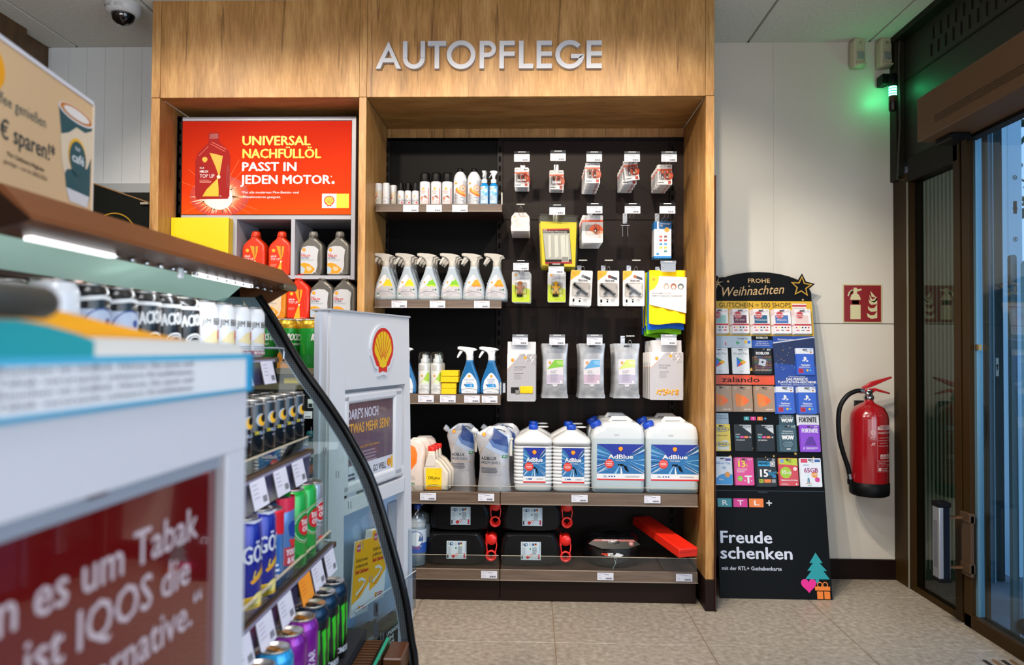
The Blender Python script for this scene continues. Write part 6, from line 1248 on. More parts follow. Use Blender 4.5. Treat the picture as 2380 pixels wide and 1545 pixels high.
gcard('blue PlayStation card marked 20€ beside the dark picture, front one', gk(.087, .135, '#1a55c8', f_ps('20€')), .488, 1.192, 2, 'blue upper'); gcard('blue PlayStation card marked 50€, left one of the third-row pair, front', gk(.087, .135, '#1a55c8', f_ps('50€')), .377, 1.000, 3, 'blue 50'); gcard('blue PlayStation card marked 100€, right one of the third-row pair, front', gk(.087, .135, '#1a55c8', f_ps('100€')), .484, 1.000, 3, 'blue 100')
def f_za(v):
    def f(q):
        q.poly([(-.036, -.060), (-.034, -.040), (-.022, -.038), (.010, -.052), (.030, -.070), (.030, -.078), (.008, -.096), (-.022, -.106), (-.032, -.100)], mt('#f5821c', .4), 1); q.poly([(.006, -.050), (.030, -.070), (.030, -.078), (.008, -.094), (-.002, -.07)], mt('#ff6a00', .4), 2); q.poly([(-.004, -.070), (-.022, -.103), (-.026, -.098), (-.010, -.086)], mt('#c49a72', .4), 2); q.text('zalando', .040, -.120, .009, mt('#f3ece4', .4), 'r', .02, wid=.036); q.text(v, .024, -.014, .005, WHT); q.lines(-.040, -.008, .016, 4, .0035, .001, mt('#e6d6c4', .4), 1, 2)
    return f
for u, v, l in ((.070, '25€', 'left one, cut by the oak post'), (.171, '50€', 'middle one'), (.278, '50€', 'right one, slightly turned')): gcard('brown zalando card, %s' % l.replace(',', '') + ', front', gk(.098, .128, '#a9835f', f_za(v)), u, 1.001, 2, 'brown ' + l.split(',')[0])
def f_rt(q):
    q.poly([(-.018, -.003), (.040, -.003), (.040, -.045)], mt('#cfd3da', .4), 1); q.text('25€', .014, -.016, .010, INK, 'l', .0, 3); q.text('Jetzt', -.036, -.052, .008, WHT, 'l', .01)
    for i, (s_, c_) in enumerate((('R', '#1f98a0'), ('T', '#d8178c'), ('L', '#f57c1c'))): q.rect(-.037 + i * .021, -.018 + i * .021, -.067, -.057, mt(c_, .4), 1); q.text(s_, -.0275 + i * .021, -.0645, .005, WHT, 'c', .02, 3)
    q.line([(.028, -.062), (.038, -.062)], .002, WHT, 1); q.line([(.033, -.067), (.033, -.057)], .002, WHT, 1); q.text('streamen', -.036, -.079, .008, WHT, 'l', .01)
KR = gk(.086, .130, '#121317', f_rt); gcard('black RTL+ streaming card, left of the two', KR, .166, .812, 1, 'left'); gcard('black RTL+ streaming card, right of the two', KR, .272, .812, 2, 'right')
def f_ik(q): q.rect(-.040, .040, -.036, -.012, mt('#f8d800', .4), 1); q.disc(.004, -.026, .034, mt('#1454a8', .4), 2, 20, .012); q.disc(.004, -.026, .031, mt('#f8d800', .4), 3, 20, .010); q.text('IKEA', .004, -.030, .010, mt('#1454a8', .4), 'c', .06, 5, wid=.045); q.text('All deine Ideen!', -.036, -.058, .007, INK); q.poly([(-.02, -.09), (.02, -.075), (.034, -.085), (.034, -.125), (-.02, -.125)], mt('#e8e6da', .4), 1); q.disc(.004, -.098, .034, mt('#1454a8', .4), 2, 20, .012); q.disc(.004, -.098, .031, mt('#f8d800', .4), 3, 20, .010); q.text('IKEA', .004, -.102, .010, mt('#1454a8', .4), 'c', .06, 5, wid=.045)
gcard('yellow IKEA card at the oak post edge, front one', gk(.086, .130, '#f5cf00', f_ik), .060, .812, 2, 'yellow')
def f_ww(q): q.text('WOW', 0, -.072, .020, WHT, 'c', .08, wid=.056); q.text('STREAMING', 0, -.036, .007, mt('#cfe0e4', .4), 'c', .01); q.text('WAR NOCH NIE SO', 0, -.046, .006, mt('#cfe0e4', .4), 'c', .01, wid=.06); q.text('30€', .018, -.014, .009, mt('#cfe0e4', .4)); q.text('TOP SERIEN', 0, -.088, .005, mt('#9fc4cc', .4), 'c'); q.text('BLOCKBUSTER', 0, -.097, .005, mt('#9fc4cc', .4), 'c'); q.text('LIVE-SPORT', 0, -.106, .005, mt('#9fc4cc', .4), 'c'); q.rect(-.008, .010, -.120, -.115, WHT, 1); [q.line(p_, .0008, mt('#4f8a96', .4), 1) for p_ in ([(-.036, -.02), (-.036, -.122), (.036, -.122), (.036, -.02), (-.036, -.02)],)]
gcard('dark teal WOW streaming card, front one', gk(.086, .130, '#0f3a46', f_ww), .378, .812, 3, 'dark teal')
def f_fn(q): q.text('FORTNITE', 0, -.038, .020, mt('#e8e4f4', .4), 'c', .05, wid=.078); q.poly([(-.03, -.10), (-.01, -.06), (.012, -.055), (.03, -.10)], mt('#5c1f9c', .4), 1); q.text('25€', .022, -.012, .007, WHT, 'l', .02); q.rect(-.036, -.028, -.118, -.108, mt('#c8a8e8', .4), 1); q.lines(-.022, -.108, .056, 3, .004, .0014, WHT, 1, 2)
gcard('purple FORTNITE card at the right edge, front one', gk(.094, .130, '#8a2fd0', f_fn), .487, .812, 2, 'purple')
def f_t(q): q.text('13', -.036, -.045, .030, mt('#f3e21c', .4), 'l', .05, wid=.040); q.text('€', .006, -.045, .012, mt('#f3e21c', .4)); q.text('10 €', -.036, -.012, .006, WHT); q.text('9,95 €', .016, -.012, .006, WHT, 'l', .02); q.lines(-.036, -.054, .05, 4, .005, .0016, WHT, 1, 2); q.text('T', .016, -.122, .036, WHT, 'c', .05, wid=.034); q.rect(-.002, .003, -.113, -.108, WHT, 1); q.rect(.029, .034, -.113, -.108, WHT, 1); q.disc(-.022, -.100, .013, mt('#8ac81c', .4), 1, 16); q.text('9,95€', -.022, -.103, .005, WHT, 'c', .02, 3)
gcard('magenta prepaid card marked 13 with a white T, front one', gk(.090, .132, '#e6128a', f_t), .163, .652, 2, 'magenta')
def f_pp(q): q.rect(-.040, .016, -.040, -.018, mt('#18a0d8', .4), 1); q.text('PREPAID', -.038, -.033, .011, BLK, 'l', .05, 3, wid=.048); q.rect(.018, .040, -.042, -.018, WHT, 1); q.ring(.029, -.030, .009, .003, BLK, 2, 14); q.text('15', -.040, -.090, .034, WHT, 'l', .06, wid=.044); q.text('GB', .006, -.066, .008, WHT, 'l', .03); q.text('ALLNET', .008, -.074, .008, mt('#18a0d8', .4), 'l', .04); q.text('FLAT', .008, -.084, .008, mt('#18a0d8', .4), 'l', .04); q.disc(.034, -.088, .009, mt('#1877b8', .4), 1); q.rect(-.038, -.018, -.118, -.102, mt('#c8d81c', .4), 1); q.text('5G', -.028, -.114, .009, BLK, 'c', .03, 3); q.rect(-.014, .018, -.118, -.102, mt('#f5821c', .4), 1); q.rect(.022, .040, -.118, -.102, GREY, 1); q.rect(.028, .040, -.016, -.004, GREY, 1)
gcard('black PREPAID card marked 15 GB, front one', gk(.092, .136, '#111215', f_pp), .268, .652, 3, 'black prepaid')
def f_rg(q): q.poly([(-.043, -.03), (.043, -.036), (.043, -.002), (-.043, -.002)], mt('#bcd01c', .4), 1); q.disc(-.014, -.070, .027, mt('#a8cc1c', .4), 1, 22); q.text('15', -.034, -.076, .017, WHT, 'l', .05, 3, wid=.022); q.text('GB', -.008, -.076, .011, WHT, 'l', .03, 3); q.disc(.031, -.052, .009, mt('#f6dcdc', .4), 1); q.text('Highspeed im 5G-Netz', 0, -.108, .006, WHT, 'c', .03, wid=.078); q.rect(-.038, -.022, -.024, -.006, mt('#8a9ad0', .4), 2); q.lines(-.038, -.122, .04, 2, .004, .001, WHT, 1, 1); q.disc(.034, -.124, .004, WHT, 1, 8)
gcard('red and lime prepaid card marked 15GB, front one', gk(.090, .132, '#cf1f2c', f_rg), .374, .652, 2, 'red and lime')
def f_lb(q): q.rect(-.046, -.014, -.022, -.004, mt('#d83a58', .4), 1); q.rect(.020, .046, -.018, -.006, mt('#2a5fa8', .4), 1); q.text('65GB', 0, -.068, .021, mt('#a01f78', .4), 'c', .04, wid=.066); q.disc(.016, -.078, .015, mt('#f5a13a', .4), 1, 18); q.text('14,99', .016, -.081, .007, WHT, 'c', .02, 3); q.disc(.028, -.102, .012, mt('#d83a90', .4), 1, 16); q.rect(-.020, -.008, -.118, -.074, mt('#dfeaf0', .4), 2); q.line([(-.018, -.118), (-.016, -.096), (-.012, -.096), (-.010, -.118)], .004, mt('#2a6f9a', .4), 3); q.rect(-.030, .0, -.122, -.119, mt('#d8a04a', .4), 2); q.text('LEBARA', -.038, -.036, .006, mt('#4a8ab8', .4)); q.lines(-.02, -.128, .03, 1, .004, .003, mt('#3aa89a', .4), 1, 1)
gcard('white prepaid card marked 65GB at the right edge, front one', gk(.100, .136, '#e9ecf4', f_lb), .480, .652, 2, 'white 65GB')
def f_nf(q): q.text('Allnet Flat', .038, -.036, .011, mt('#3a96d0', .4), 'r', .01, wid=.07); q.text('GB', -.004, -.058, .010, mt('#3a96d0', .4), 'l', .03); q.poly([(-.045, -.11), (-.01, -.085), (.02, -.078), (.045, -.085), (.045, -.132), (-.045, -.132)], mt('#2f9be0', .4), 1); q.disc(.022, -.085, .013, mt('#f5a13a', .4), 2, 16); q.rect(.014, .040, -.020, -.008, mt('#5a3fa0', .4), 1); q.text('blau', -.02, -.112, .009, WHT, 'l', .03, 3)
gcard('white and blue Allnet Flat card at the oak post edge, front one', gk(.092, .134, '#e4e9f2', f_nf), .059, .655, 2, 'white and blue')

# ------------------------------------------------------------ right wall things
a0, a1 = P(1960, 662, 3.762), P(2050, 749, 3.762)
t = thing('fire_extinguisher_sign', 'square dark red fire extinguisher symbol sign on the white wall', 'sign', ((a0.x + a1.x) / 2, 3.7655, (a0.z + a1.z) / 2)); S_ = .1
q = B(); q.box(-S_, S_, -.002, .0, -S_, S_, mt('#cfc79a', .4)); ob('plate', q, t)
q = B(); q.y = -.002; SR = mt('#8c1218', .4); SG = mt('#d9d2a4', .4); q.rect(-.094, .094, -.094, .094, SR, 1)
q.poly([(-.062, -.080), (-.010, -.080), (-.010, .028), (-.018, .045), (-.028, .052), (-.028, .062), (-.004, .070), (-.006, .078), (-.026, .074), (-.030, .082), (-.044, .082), (-.046, .070), (-.060, .062), (-.070, .038), (-.076, .040), (-.070, .060), (-.052, .074), (-.046, .064), (-.046, .052), (-.056, .045), (-.062, .028)][::-1], SG, 2); q.rect(-.062, -.010, -.006, .020, SR, 3); q.rect(-.053, -.019, -.002, .016, SR, 3)
fl = [(.070, -.080), (.074, -.055), (.060, -.072), (.030, -.068), (.022, -.045), (.040, -.058), (.062, -.05), (.074, -.036), (.072, -.018), (.056, -.036), (.030, -.026), (.022, -.008), (.040, -.018), (.060, -.010), (.074, .008), (.070, .026), (.056, .006), (.040, .010), (.034, .030), (.050, .018)]
for k in range(3):
    z = -.078 + k * .036; x0 = .022 + k * .004; q.poly([(x0, z + .030), (x0 + .004, z + .010), (.044, z), (.074, z + .004), (.074, z + .040), (.060, z + .020), (.040, z + .018)], SG, 2)
q.poly([(.034, .046), (.050, .020), (.074, .036), (.074, .018), (.060, .006), (.040, .012)], SG, 2); q.poly([(.040, .066), (.046, .036), (.072, .030), (.058, .044)], SG, 2); ob('symbol', q, t)
for z in (0,): q = B(); q.lathe([(.0, 0)], SR) if 0 else None
# extinguisher
ec = P(2021, 1050, 3.65); RX = mt('#a3141c', .16, 0, .8); ez = P(2021, 1150, 3.65).z
t = thing('fire_extinguisher', 'red fire extinguisher with black hose and base hanging on the wall', 'fire extinguisher', (ec.x, 3.655, ez))
q = B(); q.lathe([(.088, .055), (.0895, .06), (.0895, .375), (.086, .40), (.070, .432), (.045, .450), (.024, .458), (.019, .475)], RX, 40); ob('cylinder', q, t)
q = B(); q.lathe([(.080, 0), (.090, .006), (.0925, .02), (.0925, .066), (.090, .068)], BLK, 36); ob('base_ring', q, t)
q = B(); q.lathe([(.018, .470), (.024, .474), (.024, .490), (.018, .494), (.017, .512), (.020, .514), (.020, .522), (.0005, .523)], CHR, 20); q.T = Matrix.Translation((-.016, -.02, .502)) @ Matrix.Rotation(PI / 2, 4, 'X'); q.lathe([(.011, -.01), (.013, 0), (.013, .014), (.0005, .016)], CHR, 14); ob('valve', q, t)
q = B(); q.slab([(-.035, .503), (.012, .503), (.030, .515), (.098, .500), (.100, .507), (.03, .530), (-.035, .522)], -.011, .011, .003, mt('#c01a20', .25, 0, .4), 2); ob('carrying_handle', q, t)
q = B(); q.slab([(-.030, .524), (.010, .535), (.110, .580), (.106, .588), (.012, .562), (-.034, .532)], -.012, .012, .003, mt('#c01a20', .25, 0, .4), 2); ob('lever', q, t)
hp_ = [(-.030, -.012, .515), (-.065, -.012, .515), (-.11, -.012, .492), (-.145, -.012, .44), (-.155, -.012, .37), (-.150, -.012, .28), (-.130, -.012, .20), (-.110, -.012, .14), (-.098, -.012, .085)]
def smp(pts, n=6):
    out = []; pts = [Vector(p) for p in pts]
    for i in range(len(pts) - 1):
        p0, p1, p2, p3 = pts[max(i - 1, 0)], pts[i], pts[i + 1], pts[min(i + 2, len(pts) - 1)]
        for k in range(n): u = k / n; out.append(.5 * ((2 * p1) + (p2 - p0) * u + (2 * p0 - 5 * p1 + 4 * p2 - p3) * u * u + (3 * p1 - p0 - 3 * p2 + p3) * u ** 3))
    return out + [pts[-1]]
q = B(); q.tube(smp(hp_), .0115, mt('#131315', .35), 12); ob('hose', q, t)
q = B(); q.tube([(-.030, -.012, .515), (-.050, -.012, .516)], .013, SIL2, 12); q.tube([(-.102, -.012, .105), (-.098, -.012, .078)], .013, SIL2, 12); ob('hose_ferrule', q, t)
q = B(); q.tube([(-.098, -.012, .080), (-.096, -.012, .055)], .015, BLK, 12); ob('nozzle_holder', q, t)
q = B(); q.R = .0899; PW = mt('#d8b8b4', .4); q.poly([(.0, .345), (.012, .352), (.085, .352), (.085, .33), (.0, .33)], PW, 1); q.text('Brandschutz', .008, .343, .007, SR, 'l', .02, 3); q.text('Friedrichs', .016, .334, .006, SR, 'l', .02, 3)
q.text('FEUERLÖSCHER', .004, .312, .009, PW, 'l', .03, wid=.08)
for k, s_ in enumerate(('1. SICHERHEITSSTIFT ZIEHEN', '2. SCHLAUCH NACH UNTEN', '   FEUER RICHTEN', '3. BETÄTIGUNGSHEBEL')): q.text(s_, .004, .290 - k * .013, .0042, PW, 'l', .015)
for k in range(4): x = .014 + k * .019; q.rect(x, x + .015, .190, .212, PW, 1); q.poly([(x + .003, .194), (x + .012, .194), (x + .008, .208)], mt('#8c1218', .4), 2)
q.line([(.0, .326), (.0, .155), (.09, .155)], .001, PW, 1); q.line([(.0, .182), (.09, .182)], .001, PW, 1); q.line([(.0, .162), (.09, .162)], .001, PW, 1); q.text('VORSICHT BEI ELEKTRISCHEN', .003, .175, .004, PW); q.text('NUR BIS 1000V', .006, .167, .004, PW); q.rect(.004, .018, .132, .148, PW, 1); q.text('Brandschutz', .022, .141, .006, PW, 'l', .02); q.text('Friedrichs', .022, .132, .006, PW, 'l', .02); q.line([(.0, .128), (.0, .155)], .001, PW, 1); q.line([(.0, .128), (.09, .128)], .001, PW, 1)
q.ring(-.020, .318, .011, .003, PW, 1, 16); q.ring(-.020, .318, .006, .002, PW, 1, 14); q.text('CE', -.030, .286, .010, PW, 'l', .02); q.line([(-.034, .296), (-.006, .296), (-.006, .282), (-.034, .282), (-.034, .296)], .0008, PW, 1); q.ring(-.018, .262, .007, .002, PW, 1, 14); q.line([(-.03, .255), (-.012, .268)], .003, PW, 1); ob('label', q, t)
q = B(); q.box(-.025, .025, .09, .112, .20, .46, mt('#2a2a2c', .5)); ob('wall_bracket', q, t)
# motion sensors
for px, l in ((1993, 'left'), (2055, 'right')):
    a = P(px, 118, 3.72); t = thing('motion_sensor', 'cream corner motion sensor under the ceiling, %s of the pair' % l, 'sensor', (a.x, 3.762, a.z + .07), .28)
    CR_ = mt('#cfc6a8', .45); q = B(); q.slab([(-.030, -.155), (.030, -.150), (.036, -.13), (.032, -.06), (.034, 0), (-.028, -.004), (-.036, -.03), (-.036, -.13)], -.048, -.004, .010, CR_, 3); ob('housing', q, t)
    q = B(); q.slab([(-.020, -.115), (.020, -.112), (.020, -.075), (-.020, -.078)], -.054, -.04, .004, mt('#9c9d9a', .3), 2); ob('lens', q, t)
    q = B(); q.slab([(-.026, -.150), (.028, -.145), (.034, -.132), (-.030, -.138)], -.056, -.03, .003, CR_, 2); ob('lower_visor', q, t)
    q = B(); q.y = -.048; q.rect(-.012, .014, -.045, -.018, mt('#c4bb9c', .5), 1)
    for k in range(1 if l == 'left' else 3): q.rect(-.002 + k * .005 - (0 if l == 'left' else .004), .001 + k * .005 - (0 if l == 'left' else .004), -.032, -.024, INK, 2)
    ob('indicator_window', q, t)
# signal beacon
a = P(2076, 182, 3.66); t = thing('signal_beacon', 'small signal tower lamp glowing green in the dark corner', 'signal lamp', (a.x, 3.665, 0))
zz = lambda py: P(2076, py, 3.66).z
q = B(); q.lathe([(.010, zz(170)), (.020, zz(172)), (.0205, zz(200)), (.018, zz(201))], BLK, 18); ob('socket', q, t)
q = B(); q.box(-.040, -.005, .02, .085, zz(190), zz(166), BLK, .002, 1); q.box(-.012, .012, -.002, .09, zz(186), zz(180), BLK); ob('bracket', q, t)
q = B(); q.lathe([(.0185, zz(222)), (.0185, zz(201))], mt((.12, 1, .45, 1), .3, 0, 0, 9.0), 20)
for k in range(3): q.lathe([(.0188, zz(205 + k * 6)), (.0192, zz(206 + k * 6)), (.0188, zz(207 + k * 6))], mt('#0c7a3c', .3), 20, cap=(0, 0))
ob('green_light', q, t)
q = B(); q.lathe([(.0195, zz(236)), (.0195, zz(222.5))], mt('#4a1c10', .25), 20); q.lathe([(.017, zz(257)), (.0195, zz(254)), (.0195, zz(236.3))], mt('#1c0a08', .25), 20); ob('unlit_segments', q, t)
light('green_beacon_light', 'POINT', (a.x - .035, 3.665, zz(211)), .4, (.02, 1, .30), .012); light('green_beacon_light', 'POINT', (a.x + .03, 3.62, zz(211)), .08, (.02, 1, .30), .012)
# ceiling camera
a = (-1.93, 3.30); t = thing('dome_camera', 'white dome security camera with dark lens bubble on the ceiling', 'security camera', (a[0], a[1], CZ))
q = B(); q.lathe([(.060, -.052), (.072, -.045), (.078, -.02), (.078, 0)], mt('#dfe0e2', .35), 28); ob('housing', q, t)
q = B(); q.lathe([(.0005, -.102), (.025, -.096), (.043, -.080), (.052, -.055), (.052, -.048)], mt('#0a0c10', .05, 0, 1), 24); ob('dome', q, t)
q = B(); q.R = .0775; q.rect(-.07, -.05, -.034, -.02, GREY, 1); q.lines(-.04, -.018, .03, 5, .004, .0014, GREY, 1, 2); q.lines(0, -.02, .045, 5, .004, .0014, GREY, 1, 3); ob('print', q, t)
q = B(); q.box(-.004, .004, -.082, -.07, -.012, -.004, BLK); ob('screw', q, t)
# safety sensor bar on the door frame
a = PX_(2192, 1165, 1.75); b_ = PX_(2192, 1350, 1.75); t = thing('door_sensor_bar', 'upright silver and black safety sensor bar standing off the door frame', 'sensor bar', (1.75, a.y, 0))
q = B(); q.box(-.03, .018, -.022, .030, b_.z + .015, a.z - .022, mt('#a9abb2', .3, .5), .004, 2); ob('silver_body', q, t)
q = B(); q.box(-.012, .014, -.0235, -.0215, b_.z + .015, a.z - .022, mt('#0a0c14', .12)); q.box(-.0305, -.0295, -.01, .02, b_.z + .06, a.z - .08, mt('#8b8d94', .3, .5)); ob('dark_window', q, t)
for z0, z1 in ((a.z - .022, a.z), (b_.z, b_.z + .015)): q = B(); q.box(-.033, .021, -.025, .033, z0, z1, BLK, .003, 1); ob('end_cap', q, t)
for zb_ in (a.z - .072, b_.z + .055): q = B(); q.box(.018, .105, -.006, .02, zb_, zb_ + .008, mt('#6a4a2c', .4), .001, 1); q.box(.08, .105, -.05, .02, zb_ - .01, zb_ + .03, mt('#4c3620', .5), .002, 1); ob('mounting_arm', q, t)
q = B(); q.box(.085, .10, -.05, .02, b_.z + .03, a.z - .05, mt('#4c3620', .5), .002, 1); ob('mounting_plate', q, t)
# ------------------------------------------------------------ white info totem between fridge and shelves
def frame_at(name, label, cat, O, deg):
    t = thing(name, label, cat, (O[0], O[1], 0), math.radians(90 - deg)); D = (math.sin(math.radians(deg)), math.cos(math.radians(deg)))
    def F(px, py):
        v = -CB + CR * ((px - 1190) / FPX) - CU * ((py - 772.5) / FPX); det = v.x * -D[1] + D[0] * v.y
        tt = (O[0] * -D[1] + D[0] * O[1]) / det; u = (v.x * O[1] - v.y * O[0]) / det * -1
        u = (v.y * tt - O[1]) / D[1]; return u, H + v.z * tt
    return t, F
TW = mt('#e6e5ea', .4, 0, .1); TW2 = mt('#d9dbe2', .4)
t, F = frame_at('info_totem', 'tall white brochure totem with red and yellow shell emblem, left of the shelves', 'display totem', (-.552, 1.95), 15.8)
q = B(); q.prism([(0, 0), (.085, 0), (.080, 1.266), (0, 1.266)], 0, .045, TW); q.prism([(.470, 0), (.555, 0), (.489, 1.266), (.464, 1.266)], 0, .045, TW)
q.box(.080, .4645, 0, .045, 1.046, 1.266, TW); q.box(.082, .469, 0, .045, .692, .735, TW); q.box(0, .545, .038, .048, 0, 1.266, TW2); ob('body', q, t)
q = B(); q.box(-.006, .494, -.004, .055, 1.266, 1.272, mt('#b4b7bf', .4), .001, 1); ob('top_cap', q, t)
q = B(); q.box(-.003, .0, .008, .040, 0, 1.266, TW2); q.box(-.012, -.002, .026, .042, 0, 1.262, mt('#d3d7e2', .35)); ob('side_profile', q, t)
q = B(); q.box(-.03, .58, -.03, .12, 0, .012, TW2, .002, 1); ob('foot_plate', q, t)
q = B(); q.y = -.004
e = B(); e.shell(.297, 1.158, .140, 1, back=TW)
pts = [(.297 + a * .162, 1.158 + b_ * .162) for a, b_ in ([(-.19, -.50), (-.21, -.36), (-.30, -.34), (-.47, -.10)] + [(.5 * math.cos(math.radians(k)), .02 + .48 * math.sin(math.radians(k))) for k in range(178, 0, -11)] + [(.47, -.10), (.30, -.34), (.21, -.36), (.19, -.50), (0, -.47)])][::-1]
q.prism(pts, -.005, 0, mt('#e6e8ee', .4)); q.y = -.005; q.shell(.297, 1.158, .140, 1); ob('emblem', q, t)
q = B()   # snap frame with rounded profile
for x0, x1, z0, z1 in ((.088, .458, 1.003, 1.036), (.088, .470, .742, .778)): q.box(x0, x1, .004, .030, z0, z1, TW, .010, 3)
for x0, x1 in ((.088, .118), (.400, .462)): q.box(x0, x1, .004, .030, .745, 1.034, TW, .010, 3)
ob('snap_frame', q, t)
q = B(); q.y = .012; q.rect(.110, .405, .776, 1.008, mt('#5e4250', .3, 0, .4), 1); q.rect(.110, .405, .776, .822, mt('#dbdde8', .35, 0, .4), 2)
q.text("DARF'S NOCH", .114, .957, .029, mt('#d6d3e4', .4), 'l', .03, 3, wid=.185); q.text('ETWAS MEHR SEIN?', .114, .915, .029, mt('#e3a648', .4), 'l', .03, 3, wid=.262)
q.text('Jetzt QR-Code scannen.', .19, .868, .008, mt('#d99a4a', .4), 'l', .02, 3, wid=.12); q.lines(.19, .858, .115, 4, .010, .005, mt('#9a8494', .4), 3, 3)
q.text('GO WELL', .270, .786, .020, mt('#3b3f4c', .4), 'l', .02, 3, wid=.085); q.shell(.375, .800, .026, 3); q.rect(.388, .405, .780, .818, mt('#f2b81c', .4), 3)
q.rect(.115, .17, .70, .80, mt('#c9ccd8', .4), 3); q.lines(.12, .80, .045, 5, .012, .006, mt('#4a4a58', .4), 4, 3); ob('poster', q, t)
q = B(); q.box(.118, .468, .032, .037, .0, .69, mt('#a9c0dc', .3)); q.box(.405, .468, .028, .034, .46, .66, mt('#8f95a0', .4), .008, 2); ob('back_panel', q, t)
# brochure pockets
def leaflet_stack(lab, px, py, w, h, n, f, base, tilt=0):
    for k in range(n):
        u, z = F(px, py); r = thing('brochure', lab if k == 0 else lab.replace('front', 'the %s behind the front' % ORD[k - 1]), 'brochure', (0, 0, 0), 0, lab.split(',')[0] + 's')
        r.matrix_world = Matrix.Translation((-.552, 1.95, 0)) @ Matrix.Rotation(math.radians(74.2), 4, 'Z') @ Matrix.Translation((u, -.012 + k * .006, z)) @ Matrix.Rotation(tilt, 4, 'Y')
        q = B(); q.box(0, w, -.0025, .0025, -h, 0, base, .0006, 1); ob('booklet', q, r)
        if k == 0: q = B(); q.y = -.0025; f(q); ob('cover_print', q, r)
def f_yel(q):
    q.rect(0, .10, -.21, 0, mt('#ffb712', .35), 1); q.poly([(0, -.21), (.10, -.21), (.10, -.125), (.05, -.16), (0, -.175)], mt('#e3e4ea', .35), 2); q.line([(.02, -.15), (.055, -.135), (.075, -.12), (.05, -.11), (.03, -.112)], .008, mt('#e9e6e2', .35), 3); q.line([(.03, -.16), (.06, -.14), (.072, -.12)], .002, RD, 4)
    q.text('Einfach immer', .01, -.060, .010, INK, 'l', 0, 3, wid=.07); q.text('profitieren mit', .01, -.076, .010, INK, 'l', 0, 3, wid=.07); q.text('Shell ClubSmart', .01, -.093, .011, RD, 'l', .03, 3, wid=.078); q.rect(.012, .032, -.03, -.01, mt('#d8386a', .4), 3); q.text('NEU', .022, -.024, .007, WHT, 'c', .03, 4); q.shell(.045, -.192, .014, 3); q.lines(.056, -.188, .03, 2, .006, .003, RD, 3, 2)
leaflet_stack('yellow card brochure in the clear pocket, front near one', 816, 1258, .10, .21, 1, f_yel, mt('#e8e2d6', .5), .12)
leaflet_stack('yellow card brochure in the clear pocket, front far one', 856, 1232, .10, .21, 4, f_yel, mt('#e8e2d6', .5), .12)
def f_blk(q): q.rect(0, .11, -.25, 0, mt('#1b1c20', .35), 1); q.text('UPGRADE', .03, -.055, .012, WHT, 'l', .02, 3); q.text('DEINE', .03, -.073, .012, WHT, 'l', .02, 3); q.text('KARTE', .03, -.091, .012, WHT, 'l', .02, 3); q.poly([(.05, -.17), (.065, -.15), (.08, -.17), (.07, -.20), (.055, -.20)], mt('#cfe0f0', .3), 2)
leaflet_stack('black card brochure low in the totem, front far one', 878, 1445, .10, .20, 3, f_blk, mt('#2a2b30', .4), 0)
leaflet_stack('black card brochure low in the totem, front near one', 822, 1465, .08, .20, 2, f_blk, mt('#2a2b30', .4), 0)
q = B(); PK = glass('#e9eff4', .05)
a = F(816, 1390); q.box(.10, .50, -.030, -.027, .30, .42, PK); q.box(.10, .50, -.030, .03, .297, .30, PK); q.box(.498, .50, -.03, .03, .30, .56, PK); q.box(.10, .50, -.0305, -.0265, .42, .4215, mt('#c9d2dc', .3)); q.box(.497, .501, -.032, -.0, .555, .558, mt('#c9d2dc', .3)); ob('clear_pocket', q, t)

# ------------------------------------------------------------ open fridge running towards the camera
YN, YE = .86, 1.80
t = thing('open_fridge', 'open drinks fridge with brown canopy, mint mesh panel and curved glass end', 'fridge', (0, 0, 0))
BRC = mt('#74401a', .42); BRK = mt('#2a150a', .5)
def pegdots(key, base, dot, pitch, rad, rough=.4, ax=('Y', 'Z'), emit=0, alpha=None):
    M = bpy.data.materials.new('mat_' + key); M.use_nodes = True; nt_ = M.node_tree; p = nt_.nodes['Principled BSDF']; L = nt_.links
    tc = nt_.nodes.new('ShaderNodeTexCoord'); s = nt_.nodes.new('ShaderNodeSeparateXYZ'); L.new(tc.outputs['Object'], s.inputs[0]); ss = []
    for a_ in ax:
        w = nt_.nodes.new('ShaderNodeMath'); w.operation = 'PINGPONG'; w.inputs[1].default_value = pitch / 2; L.new(s.outputs[a_], w.inputs[0])
        r_ = nt_.nodes.new('ShaderNodeMath'); r_.operation = 'POWER'; r_.inputs[1].default_value = 2; L.new(w.outputs[0], r_.inputs[0]); ss.append(r_)
    a_ = nt_.nodes.new('ShaderNodeMath'); a_.operation = 'ADD'; L.new(ss[0].outputs[0], a_.inputs[0]); L.new(ss[1].outputs[0], a_.inputs[1])
    g = nt_.nodes.new('ShaderNodeMath'); g.operation = 'LESS_THAN'; g.inputs[1].default_value = rad ** 2; L.new(a_.outputs[0], g.inputs[0])
    mx = nt_.nodes.new('ShaderNodeMix'); mx.data_type = 'RGBA'; mx.inputs[6].default_value = hx(base); mx.inputs[7].default_value = hx(dot); L.new(g.outputs[0], mx.inputs[0]); L.new(mx.outputs[2], p.inputs['Base Color']); p.inputs['Roughness'].default_value = rough
    if alpha:
        m2 = nt_.nodes.new('ShaderNodeMix'); m2.inputs[2].default_value = alpha[0]; m2.inputs[3].default_value = alpha[1]; L.new(g.outputs[0], m2.inputs[0]); L.new(m2.outputs[0], p.inputs['Alpha'])
    return M
q = B(); q.prism([(-.612, 1.322), (-.616, 1.330), (-.650, 1.366), (-1.20, 1.385), (-1.20, 1.372), (-.70, 1.350), (-.655, 1.345), (-.628, 1.318)], YN, 1.85, BRC); ob('canopy_shell', q, t)
q = B(); q.prism([(-.612, 1.322), (-.628, 1.316), (-.70, 1.300), (-.80, 1.268), (-.85, 1.256), (-1.20, 1.256), (-1.20, 1.38), (-.66, 1.362)], YN - .004, YN, BRK); ob('canopy_end_near', q, t)
